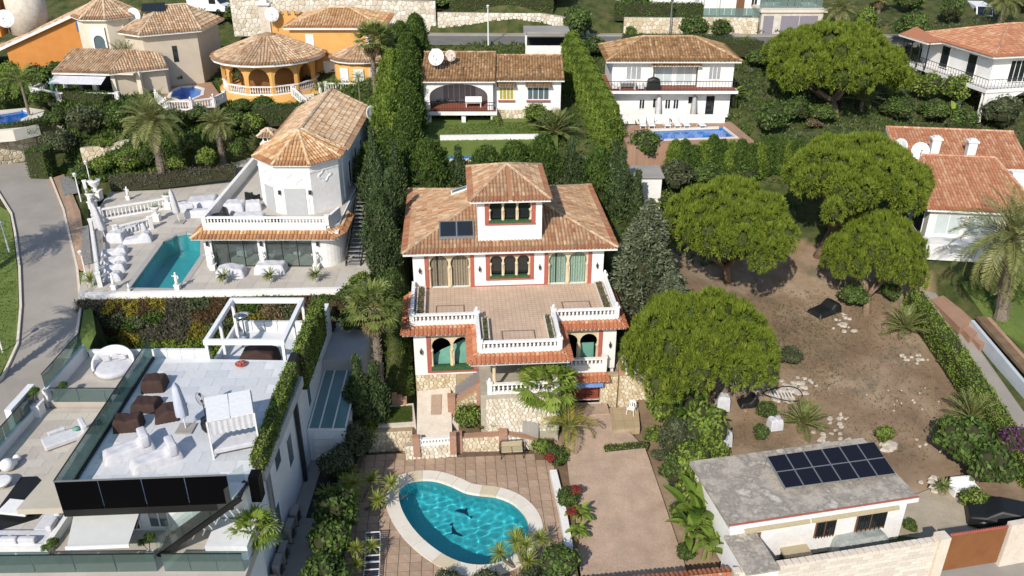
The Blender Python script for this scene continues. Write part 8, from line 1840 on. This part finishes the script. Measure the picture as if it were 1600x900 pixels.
t = thing('tiled_street_wall','tile coped white wall along the street below the drive','wall'); A,B = at(835,930,1.0),at(1142,900,1.0); MB().bar(A-Vector((0,0,1.3)),B-Vector((0,0,1.3)),.3,2.6).build('wall_body',M['white'],t); w = Vector((-.05,.35,.12)); tiled_roof(t,[[A-w*1.0+Vector((0,0,.1)),B-w*1.0+Vector((0,0,.1)),B+Vector((0,0,.28)),A+Vector((0,0,.28))],[B+Vector((0,.38,.1)),A+Vector((0,.38,.1)),A+Vector((0,0,.28)),B+Vector((0,0,.28))]],[],'tile_red2',.06,'white',.24,name='coping'); rebase(t)
t = thing('side_boundary_wall','concrete boundary wall between banana plants and outbuilding','wall'); MB().bar(at(1120,800,1.2)-Vector((0,0,.6)),at(1172,884,1.2)-Vector((0,0,.6)),.25,1.8).build('wall_body',M['concrete'],t); rebase(t)
slab('street',[(820,925),(1145,905),(1480,868),(1620,850),(1700,1000),(820,1100)],-.75,'roadpale',.3)
sheet('yard',[(1425,775),(1500,745),(1590,830),(1560,850),(1440,862),(1150,905),(1140,870)],[-.05,0,-.1,-.25,-.25,-.35,-.35],'yardconc',.3); o = sheet('green_mat',[(1195,868),(1430,828),(1440,852),(1190,895)],[-.3,-.2,-.22,-.32],'turf',.02,clamp=False); o.location.z = .03
t = thing('covered_car','car under a black cover behind the steel gate','car',at(1572,822,-.15),R(-20)); P = [(-2.1,.1),(-2.1,.75),(-1.3,.95),(-.6,1.45),(.8,1.45),(1.6,.95),(2.1,.8),(2.15,.1)]; n = len(P); MB().add([(x,-.88*(1 if z < 1 else .8),z) for x,z in P]+[(x,.88*(1 if z < 1 else .8),z) for x,z in P],[tuple(range(n)),tuple(range(n,2*n))[::-1]]+[(i,n+i,n+(i+1) % n,(i+1) % n) for i in range(n)]).build('cover',M['black'],t,bevel=.12)
for x in (-1.3,1.35):
    for s in (-.8,.8): o = MB().lathe([(.31,-.1),(.33,0),(.31,.1)],n=14).build('wheel',M['iron'],t,True,(x,s,.33)); o.rotation_euler = (math.pi/2,0,0)
cloth('grey green tarpaulin over garden furniture along the street wall',at(1338,858,-.25),3.2,1.2,1.15,'fabric_gr',R(12),'tarpaulin','covered furniture',humps=((0,.9),(.5,1),(1,.95)),seed=71)
t = thing('storage_box','beige covered table beside the outbuilding door','table',at(1238,875,-.3),R(8)); MB().box(-.75,-.6,.7,.75,.6,.85).build('tabletop',M['cushion'],t); MB().box(-.68,-.52,.1,.68,.52,.7).build('body',M['iron'],t)
t = thing('garden_bench','white garden bench with cushions in the yard corner','bench',at(1505,770,-.05),R(8)); MB().box(-.8,-.3,.35,.8,.3,.45).build('seat',M['whitepaint'],t); MB().box(-.8,.3,.4,.8,.4,.95).build('backrest',M['whitepaint'],t)
for x in (-.75,.75): MB().box(x-.05,-.28,0,x+.05,.28,.35).build('leg',M['whitepaint'],t)
rosette('cycas',at(1471,772,-.05),1.1,'dark plant in a pale pot beside the white bench','potted_plant',pot='travertine')
# ramp, retaining wall and lawn of the right neighbour
sheet('ramp_drive',[(1432,452),(1462,458),(1530,545),(1640,700),(1610,760),(1490,575)],[2.9,2.8,1.7,.3,-.1,1.5],'roadpale',.5); sheet('right_lawn',[(1500,440),(1700,420),(1700,600),(1545,505)],[3.3,3.4,2.4,2.5],'lawn',.8); tufts('right_grass','bright lawn around the big date palm',[at(*p)[:] for p in ((1510,445,3.3),(1620,435,3.35),(1620,545,2.5),(1550,500,2.6))],lambda x,y: 2.5+(y-53)*.13,1500,'grass',15,.13,.05)
t = thing('ramp_wall','pale blue grey rendered wall along the neighbour ramp','wall'); A,B = at(1505,515,2.0),at(1640,680,.3); MB().bar(A+Vector((.4,0,0)),B+Vector((.4,0,0)),.25,1.8).build('wall_body',M['bluewall'],t); MB().bar(A+Vector((1.0,0,1.0)),B+Vector((1.0,0,1.2)),.6,.25).build('planter_strip',M['soil'],t); MB().bar(A+Vector((1.6,0,.9)),B+Vector((1.6,0,1.1)),.3,.3).build('brick_edge',M['redpave'],t); rebase(t)
t = thing('terracotta_steps','terracotta paved steps beside the ramp','steps')
for k in range(3): q = [at(x+k*16,y+k*14,2.75-.3*k) for x,y in ((1455,468),(1478,460),(1520,500),(1500,512))]; MB().prism([p[:2] for p in q],2.2-.3*k,2.75-.3*k).build('step',M['redpave'],t)
rebase(t)
# rubble and odds and ends on the bare plot
M['plaster_bits'] = surf('dusty_plaster',(.52,.47,.40),(.42,.37,.30),4,.95)
def rubble(label,px,py,n,spread,size,mat,seed,name='rubble_heap',cat='rubble',flat=.35,z=.25):
    r = random.Random(seed); p = ground_at(px,py); t = thing(name,label,cat,p)
    for k in range(n):
        a,q,s = r.uniform(0,6.28),spread*math.sqrt(r.random()),size*r.uniform(.5,1.3); c = (q*math.cos(a),q*math.sin(a)*.7,r.uniform(0,z)*(1-q/spread)+.02); V = []; m = 6
        for h in (0,1): V += [(c[0]+s*r.uniform(.6,1)*math.cos(i*6.28/m)*(1-.25*h),c[1]+s*r.uniform(.4,.8)*math.sin(i*6.28/m)*(1-.25*h),c[2]-.05+h*(s*flat+.06)) for i in range(m)]
        MB().add(V,[tuple(range(m))[::-1],tuple(range(m,2*m))]+[(i,(i+1) % m,m+(i+1) % m,m+i) for i in range(m)]).build('chunk',M[mat],t)
for a in (('heap of white plaster rubble right of the lowest pine',1218,612,34,1.9,.32,'plaster_bits',1),('white rubble chunks in the middle of the bare plot',1425,560,16,1.1,.22,'plaster_bits',2),('pale stones under the tree at the back of the plot',1318,512,12,1.0,.25,'plaster_bits',3),('rubble behind the solar panels',1300,684,16,1.3,.3,'plaster_bits',4),('broken slabs at the outbuilding corner',1390,700,8,.6,.35,'plaster_bits',5),('white stones along the yard edge',1448,757,8,1.0,.3,'plaster_bits',6),('loose stones along the hedge foot',1450,640,16,3.0,.11,'plaster_bits',7),('grey and white builders rubble beside the hoop',1245,600,22,1.4,.22,'plaster_bits',11),('broken pots and bricks below the lowest pine',1185,640,14,1.2,.2,'brick',12),('pale rubble strip behind the young palm',1290,655,16,1.8,.2,'plaster_bits',13),('stones and broken tiles near the black sheeting',1305,497,14,1.2,.2,'plaster_bits',14),('small stones at the hedge corner',1470,690,14,1.8,.16,'plaster_bits',15),('scattered pale stones in the middle of the dirt',1330,590,14,5.0,.08,'plaster_bits',9)): rubble(*a)
cloth('black plastic sheeting heap under the right pine',ground_at(1288,487),2.4,1.4,.8,'black',R(30),'plastic_heap','tarpaulin',seed=81); cloth('white building sack near the banana plants',ground_at(1128,638),.9,.8,1.1,'fabric_w',0,'building_sack','sack',humps=((0,.9),(.5,1),(1,.9)),seed=82); cloth('lower white sack beside the vine thicket',ground_at(1130,694),.8,.9,1.1,'fabric_w',R(20),'building_sack','sack',humps=((0,.9),(.5,1),(1,.9)),seed=83); cloth('dark grey bin bags below the pine crown',ground_at(1168,632),1.3,.9,.8,'black',R(10),'bin_bags','sack',seed=84); cloth('white sack behind the outbuilding',ground_at(1210,668),.9,.8,.8,'fabric_w',R(10),'building_sack','sack',humps=((0,.9),(.5,1),(1,.9)),seed=85)
t = thing('broken_arbor','black iron hoop and white slatted frame lying on the rubble','scrap',ground_at(1222,622)); MB().tube([(1.3*math.cos(a),.8*math.sin(a),.35+.15*math.sin(a*2)) for a in np.linspace(0,6.28,24)],.035,5).build('hoop',M['iron'],t)
for k in range(7): MB().box(-.8+k*.22,-.4,.3,-.72+k*.22,.4,.34).build('slat',M['whitepaint'],t)
# ---------------------------------------------------------------- trees and garden planting
def G(px,py): return ground_at(px,py)
ORD = 'first second third fourth fifth sixth seventh eighth ninth tenth eleventh twelfth thirteenth fourteenth'.split()
pine('p0',G(1110,640),at(1097,620,3.6)+Vector((0,2.6,0)),1.02,'lowest umbrella pine beside the villa, nearest to the drive','umbrella pines on the bare plot',rz=.3,zs=1.75,trunk_r=.3)
pine('p1',G(1136,438),at(1143,415,7.0)+Vector((0,2.4,0)),1.06,'umbrella pine right of the grey fir with forked trunk','umbrella pines on the bare plot',rz=2,zs=1.65)
pine('p2',G(1277,398),at(1338,330,8.6)+Vector((0,1.5,0)),1.2,'largest umbrella pine with leaning reddish trunk in front of the red roof','umbrella pines on the bare plot',rz=1,zs=1.5,trunk_r=.36)
pine('p0',G(1352,492),at(1375,450,4.4)+Vector((0,2.0,0)),.80,'low dense umbrella pine near the end of the clipped hedge','umbrella pines on the bare plot',rz=4,zs=2.1)
pine('p1',G(1305,182),at(1312,150,12.6)+Vector((0,3.5,0)),1.50,'dark spreading pine with bare forked trunks at the back','umbrella pines on the bare plot',rz=5,zs=1.35,trunk_r=.4,forks=3)
palm('canary',at(1566,490,3.2),6.0,.42,'big date palm with drooping fronds at the right photo edge',1.08,'date_palm',rz=.4,lean=(-.9,0))
palm('date',G(254,274),4.9,.33,'large date palm behind the pool terrace',1.08,'date_palm'); palm('date',G(348,248),3.2,.26,'smaller date palm left of the octagon villa',.66,'date_palm',rz=1); palm('date',G(200,132),2.6,.25,'date palm in front of the cream house',.95,'date_palm',rz=2); palm('queen',G(46,180),3.4,.14,'yellow green palm beside the left blue pool',1.0,'queen_palm',shag=False)
palm('fan_tall',G(588,165),6.6,.24,'tall fan palm against the orange rotunda villa',1.0,'fan_palm',rz=1); palm('fan_tall',G(603,152),5.8,.22,'second tall fan palm close to the conifer hedge',.85,'fan_palm',rz=2)
for k,(x,y,h) in enumerate(((506,170,2.2),(530,172,2.6),(563,162,2.6))): palm('queen',G(x,y),h,.09,f'{("left", "middle", "right")[k]} slender young palm in front of the orange bow wall',.42,'young_palm',shag=False,rz=k)
palm('cyc',G(1253,668),.3,.2,'green young palm beside the rubble heap',1.15,'young_palm',shag=False); palm('cyc',G(1412,522),.5,.2,'young palm against the clipped hedge',1.3,'young_palm',shag=False,rz=1); palm('cyc',G(1515,665),.5,.2,'young palm at the hedge near the bougainvillea',1.4,'young_palm',shag=False,rz=2); palm('cyc',G(866,215),.5,.2,'feathery palm at the corner of the bungalow lawn',1.7,'young_palm',shag=False,rz=3); palm('cyc',G(1345,172),1.0,.2,'young palm below the back pine',1.5,'young_palm',shag=False)
palm('date',G(1306,52),2.5,.3,'leaning date palm beside the garage at the top',.8,'date_palm',shag=False); palm('fan_tall',G(1372,20),2.0,.25,'dark palm by the white building at the top',.8,'palm_tree'); palm('date',G(1560,42),3.0,.25,'palm behind the upper right villa',.9,'date_palm',rz=2)
for k,(x,y,w,h) in enumerate(((652,112,3.6,6),(630,130,3.6,6.2),(640,158,3.2,6.5),(618,176,3.6,6),(640,190,3.2,6.5),(615,218,3.6,6.2),(642,232,3.4,6),(610,262,3.6,6.4),(640,275,3.4,6),(614,312,3.4,6),(566,78,3.4,3.4),(590,95,3.2,4.2))): cone_tree(('leyl','colb')[k in (3,5,7)],G(x,y),w,h,f'{ORD[k]} conifer from the back in the tall dark screen left of the bungalow','conifer',group='conifer screen')
for k in range(9): cone_tree(('leyl','cyp2')[k % 4 == 3],Vector((-11.5+k*2.35,67.4+.5*math.sin(k*2.1),6.9)),3.9+.4*(k % 3),5.6+.6*math.sin(k*1.3),f'{ORD[k]} conifer from the left in the dark row behind the main villa','conifer',group='conifers behind the villa')
for k,(x,y,w,h,l) in enumerate(((600,425,2.6,8.2,'tall cypress closest to the left villa wall'),(592,350,2.6,8.0,'tall cypress beside the black iron stair'),(622,345,2.4,6.6,'cypress in the gap behind the solar collector'),(614,385,2.2,6,'slim cypress in the shade of the villa wall'))): cone_tree('cyp',G(x,y),w,h,l)
cone_tree('cyp',at(566,668,.8),1.9,5.2,'dark cypress in front of the teal glass roof'); cone_tree('cyp2',at(590,660,.9),1.5,4.4,'slim cypress hugging the tall palm trunk')
cone_tree('fir',G(1004,478),5.6,8.0,'grey green fir with drooping sprays right of the main villa','fir_tree'); cone_tree('cyp',G(992,352),1.0,4.6,'slim cypress in front of the white hut'); cone_tree('cyp',G(968,340),2.2,5.8,'dark cypress left of the white hut'); cone_tree('cyp2',G(957,330),2.2,6,'dark cypress behind the villa roof corner'); cone_tree('fir',G(1040,520),3.6,4.6,'smaller grey conifer below the big fir','fir_tree')
for k in range(9): f = k/8; cone_tree('colb',G(893+58*f,112+118*f),2.5,4.2,f'{ORD[k]} bright conifer from the back in the row beside the bungalow','conifer',group='bright conifer row')
for k in range(14): cone_tree('leyl' if k % 3 else 'colb',G(1052+14.5*k,272+5*math.sin(k)),1.5,3.0+.3*math.sin(k*2),f'{ORD[k]} small conifer from the left in the row below the blue pool','conifer',group='small conifers below the blue pool')
H_ = [((at(1424,482,2.5),at(1500,590,1.3),at(1555,680,.4),at(1612,765,-.3)),1.3,1.5,'boundary_hedge','long clipped hedge between bare plot and neighbour ramp',150),((at(1480,210,8.6),at(1560,238,7.8),at(1640,275,6.8)),1.5,1.6,'upper_hedge','clipped hedge behind the red roofed house',70),((at(62,278,6.6),at(78,268,6.6)),2.0,2.6,'cube_hedge','tall cube shaped clipped hedge at the road bend',90),((at(100,162,10.2),at(172,172,10.0)),1.6,1.6,'slope_hedge','dark clipped hedge below the cream house terrace',70),((at(-10,214,9.2),at(40,208,9.3),at(78,198,9.4)),.9,1.1,'pool_hedge','low hedge along the left blue pool',70),((at(245,115,11.2),at(330,95,11.6)),1.8,2.2,'grey_house_hedge','dark hedge along the grey wall of the cream house',50),((at(175,292,6.4),at(250,288,6.5),at(370,272,6.8)),.8,1.0,'lavender_border','brown grey clipped border behind the pool terrace',120),((at(972,74,13.8),at(1100,76,13.8),at(1190,86,13.6)),1.4,1.5,'roadside_hedge','dark hedge behind the white villa along the road',50),((at(400,190,9.8),at(500,186,9.9)),2.0,1.6,'terrace_hedge','clipped hedge between octagon villa and rotunda stairs',70)]
for i,(p,w,h,n,l,d) in enumerate(H_): hedge(n,l,[tuple(q) for q in p],w,h,'greybrush' if 'lavender' in n else 'hedge' if i else 'bright',.15,d,.1,seed=90+i,lump=.08)
T = [('hedge',130,285,2.6,1.8,'dark shrub beside the white lamp post'),('bright',165,272,2.6,1.8,'bright green cycad like shrub left of the large date palm'),('bright',205,270,3.2,2.3,'broad bright shrub in front of the large date palm'),('hedge',228,262,2.4,1.9,'dark shrub at the foot of the large date palm'),('bright',278,268,2.2,1.6,'light green shrub right of the large date palm trunk'),('bright',325,262,2.4,2.0,'round bright shrub left of the small date palm'),('hedge',300,240,3.0,2.0,'dark shrub on the slope between the two date palms'),('hedge',375,250,2.4,2.2,'dark shrub beside the octagon villa chimney'),('bright',398,215,2.8,2.8,'tall bright bush behind the chimney'),('olive',140,215,4.6,3.4,'large grey green olive bush on the slope'),('olive',100,245,4.0,3.0,'olive shrub at the curved stone wall'),('hedge',90,200,2.8,2.0,'dark shrub beside the left pool hedge'),('bright',165,235,2.6,1.4,'low green shrub on the garden stone wall'),('hedge',190,205,3.4,2.4,'dark shrub under the crown of the large date palm'),('hedge',270,205,3.6,2.4,'dark shrub right of the large palm crown'),('hedge',310,195,3.2,2.0,'dark shrub below the rotunda pool balustrade'),('hedge',365,205,3.2,2.2,'dark shrub below the round pavilion'),('hedge',412,176,3.4,1.8,'dense dark bush under the rotunda terrace'),('hedge',378,176,2.6,1.6,'dark bush at the podium of the rotunda'),('bright',10,165,3.2,2.4,'green shrub left of the yellow palm'),('hedge',60,140,4.0,2.8,'dark shrub below the orange house wall'),('hedge',95,135,3.8,2.8,'dark shrub between orange and cream houses'),('bright',20,130,3.4,2.4,'light shrub at the foot of the orange wall'),('bright',68,165,3.0,1.6,'low flowering shrub beside the left pool lawn'),('hedge',262,122,3.0,3.4,'rounded dark bush in front of the grey wall'),('hedge',300,108,3.0,3.0,'second rounded bush along the grey wall'),('bright',280,130,1.4,1.3,'small ball shrub behind the rotunda pool'),('bright',540,172,2.2,1.6,'green shrub at the foot of the young palms'),('bright',575,185,2.6,2.0,'light shrub beside the octagon villa dish'),('hedge',590,215,2.8,2.4,'dark shrub behind the octagon villa corner'),('hedge',585,260,2.4,2.2,'shaded shrub beside the octagon villa side wall'),('hedge',330,40,4.5,2.4,'dark shrub behind the cream house roof'),('hedge',375,38,4.5,2.6,'dark shrub left of the orange chimney'),('hedge',410,32,4.5,2.2,'dark shrub behind the orange wing'),('hedge',860,210,3.4,2.2,'dark bush at the right end of the bungalow lawn'),('bright',835,192,3.0,2.0,'bright shrub at the bungalow plinth'),('bright',650,208,2.6,1.8,'light shrub left of the bungalow lawn'),('bright',775,202,1.6,1.5,'climbing plant at the bungalow porch pier'),('hedge',905,66,5.0,4.2,'large dark bush behind the carport'),('hedge',930,88,4.0,2.4,'dark bush beside the back villa roof'),('hedge',1083,62,4.2,3.0,'left round bush by the villa road'),('hedge',1124,62,3.4,2.5,'right round bush by the villa road'),('bright',985,60,1.8,1.5,'small shrub at the foot of the cream stone wall'),('bright',1165,88,3.2,2.4,'pale green shrub right of the back villa'),('hedge',1190,108,4.2,2.4,'dark shrub beside the back villa drive'),('hedge',1200,212,4.0,3.2,'dark round bush right of the blue pool'),('hedge',1010,250,4.0,3.0,'dark bush left of the small conifer row'),('olive',1055,300,4.2,3.0,'grey green bush behind the forked pine'),('hedge',1100,292,3.6,2.4,'dark bush behind the small white hut'),('hedge',1160,300,3.8,2.4,'dark shrub behind the forked pine crown'),('bright',1028,330,3.0,2.0,'light shrub between hut and fir'),('hedge',1235,190,4.0,2.6,'dark bush under the back pine'),('hedge',1280,192,3.4,2.0,'dark shrub left of the bare pine trunks'),('hedge',1400,190,4.0,2.6,'dark shrub right of the back pine'),('bright',1440,160,3.6,3.2,'green bush below the terrace villa'),('bright',1490,165,4.2,3.4,'leafy tree in front of the arcade'),('hedge',1455,190,3.6,2.2,'dark bush between pine and arcade'),('olive',1560,205,5.0,3.8,'grey green tree in front of the arcade'),('hedge',1500,205,3.6,2.4,'shrub behind the red roof'),('hedge',1415,240,4.0,2.6,'dark shrub left of the red roof ridge'),('hedge',1420,65,4.2,3.6,'tall dark bush behind the upper right villa'),('hedge',1360,70,3.4,1.6,'shrub below the spherical cactus'),('bright',1350,52,3.4,3.0,'spherical pale green tree cactus at the top'),('hedge',1480,40,3.4,4.0,'tall hedge shrub left of the delivery van'),('hedge',1230,28,4.0,2.4,'bush above the garage'),('hedge',1420,20,5.0,3.0,'dark bush at the top right garden'),('hedge',1590,20,5.0,3.4,'bush in the top right corner'),('hedge',990,18,5,2.4,'shrub above the clipped hedge at the top'),('hedge',680,14,5,2.0,'shrub above the high stone wall'),('hedge',600,8,5,2.4,'shrubs at the top edge left of the road hedge'),('hedge',470,6,5,2.4,'shrub at the top edge above the orange villa'),('hedge',870,10,5,3.4,'dark tree at the top edge above the gateway'),
     ('bright',1032,662,3.0,2.8,'vine covered shrub beside the plastic chair'),('hedge',1064,660,3.6,3.2,'dark thicket under the lowest pine'),('bright',1095,705,3.4,3.4,'leafy thicket left of the white sacks'),('olive',1050,715,3.2,3.0,'grey green thicket above the drive edge'),('bright',1078,760,3.2,3.2,'vine thicket in the middle of the drive edge'),('bright',1112,745,2.8,2.6,'leafy bush at the back corner of the outbuilding'),('hedge',1050,762,2.2,2.2,'dark creeper clump hanging over the drive'),('bright',1020,690,1.6,1.2,'low creeper on the drive corner'),('bright',1080,800,2.6,2.4,'leafy bush behind the banana clump'),('hedge',1060,815,1.6,1.4,'dark creeper clump at the middle of the drive edge'),('bright',1108,842,2.0,1.6,'light bush between banana clump and annex'),('hedge',1072,872,1.4,.9,'low creeper at the lower drive corner'),('olive',1030,722,1.4,1.0,'grey creeper clump on the upper drive edge'),('hedge',1195,655,1.8,1.4,'small green bush among the rubble'),('hedge',1190,690,1.5,1.3,'small bush behind the outbuilding'),('olive',1232,570,2.2,1.5,'grey weeds right of the lowest pine'),('hedge',1500,722,4.4,3.4,'large dark bush at the end of the clipped hedge'),('hedge',1535,760,3.8,3.2,'dark bush behind the covered car'),('purple',1572,725,3.0,3.0,'purple bougainvillea at the right photo edge'),('bright',1520,795,2.2,1.4,'bright shrub beside the white bench'),('hedge',1420,830,1.0,.9,'small shrub at the outbuilding corner'),('bright',1380,690,1.5,1.2,'cycad like bush behind the solar panels'),('hedge',985,560,2.2,1.8,'shrub in the shade right of the villa wall'),('hedge',1010,590,2.0,1.6,'shaded shrub below the grey conifer'),('hedge',1330,478,2.8,2.0,'dark shrub under the low dense pine'),('hedge',1390,470,2.4,1.5,'shrub at the back end of the clipped hedge'),('hedge',560,520,2.6,2.2,'shrub on the bank behind the tall palm'),('rusty',530,500,2.4,1.6,'brown shrub at the end of the planted wall'),('purple',518,520,1.2,.9,'purple flowering shrub below the planted wall'),('hedge',548,480,2.2,1.8,'dark shrub at the terrace corner behind the tall palm'),('bright',565,455,2.0,1.6,'bright palm like shrub at the terrace corner'),('hedge',610,470,2.2,2.6,'shaded shrub between palm and villa'),('dryb',1270,200,2.2,1.0,'dry brush near the back pine')]
for k,x,y,w,h,l in T: shrub(k,G(x,y),w,h,l)
for k,(kd,x,y,s,l) in enumerate((('banana',1086,822,1.45,'yellow green banana clump between drive and outbuilding'),('banana2',1106,800,1.15,'second banana clump against the outbuilding corner'),('strel',1076,850,1.25,'low broad leaved plant at the foot of the banana clump'),('strel',1108,872,1.35,'broad leaved plant beside the white paper at the drive'),('banana2',1085,672,1.3,'banana leaves sticking out of the thicket'),('strel',1145,165,1.3,'large leaved strelitzia beside the back villa'),('strel',1485,190,1.3,'banana like plant below the terrace villa'),('strel',545,170,.8,'banana plant in front of the bow wall'))): paddle_plant(kd,G(x,y),s,l,rz=k)
tufts('dry_weeds','sparse dry weeds over the bare plot',[at(*p)[:] for p in ((1160,440,3),(1400,460,2.5),(1480,640,.6),(1440,740,0),(1150,700,.3),(1180,560,1.4))],lambda x,y: hz(x,y),3000,'dry',33,.2,.035); tufts('bank_weeds','rough grass and weeds on the banks behind the villas',[(-12,62),(16,62),(40,80),(44,104),(-25,104),(-60,100),(-60,82),(-24,76)],lambda x,y: hz(x,y),13000,'hedge',34,.42,.13,q=4,avoid=True)
tufts('strip_grass','shaded grass strip along the left wall of the villa',[at(*p)[:] for p in ((600,470,5),(640,470,5),(646,605,2),(605,625,1.5))],lambda x,y: hz(x,y),1600,'grass',35,.16,.05)
tufts('slope_undergrowth','dark undergrowth covering the garden slope behind the pool terrace',[(-24,73),(-40,74),(-52,80),(-58,92),(-40,96),(-16,92),(-14,80)],lambda x,y: hz(x,y),7000,'hedge',36,.5,.16,q=4,avoid=True); tufts('upper_right_scrub','scrub and weeds on the slope below the upper right villa',[(26,70),(36,76),(60,70),(62,108),(24,108),(22,88)],lambda x,y: hz(x,y),6000,'olive',37,.4,.12,q=4,avoid=True)
palm('date',at(-70,640,4),8.0,.3,'palm outside the frame whose shadow falls on the left road',1.0,'date_palm'); palm('date',at(-95,470,5.2),7.5,.3,'second palm outside the frame shading the upper road',1.1,'date_palm',rz=1)
hedge('drive_creeper','thin green creeper lying across the drive',[tuple(at(945,702,.68)),tuple(at(1012,696,.68))],.35,.22,'bright',.12,160,.1,'creeper',seed=77)
tufts('plot_weeds','thin green weeds in patches over the bare plot',[at(*p)[:] for p in ((1200,470,2.5),(1300,470,2.5),(1340,560,1.4),(1280,620,.8),(1220,560,1.4))],lambda x,y: hz(x,y),900,'olive',38,.16,.04)
build_ground()
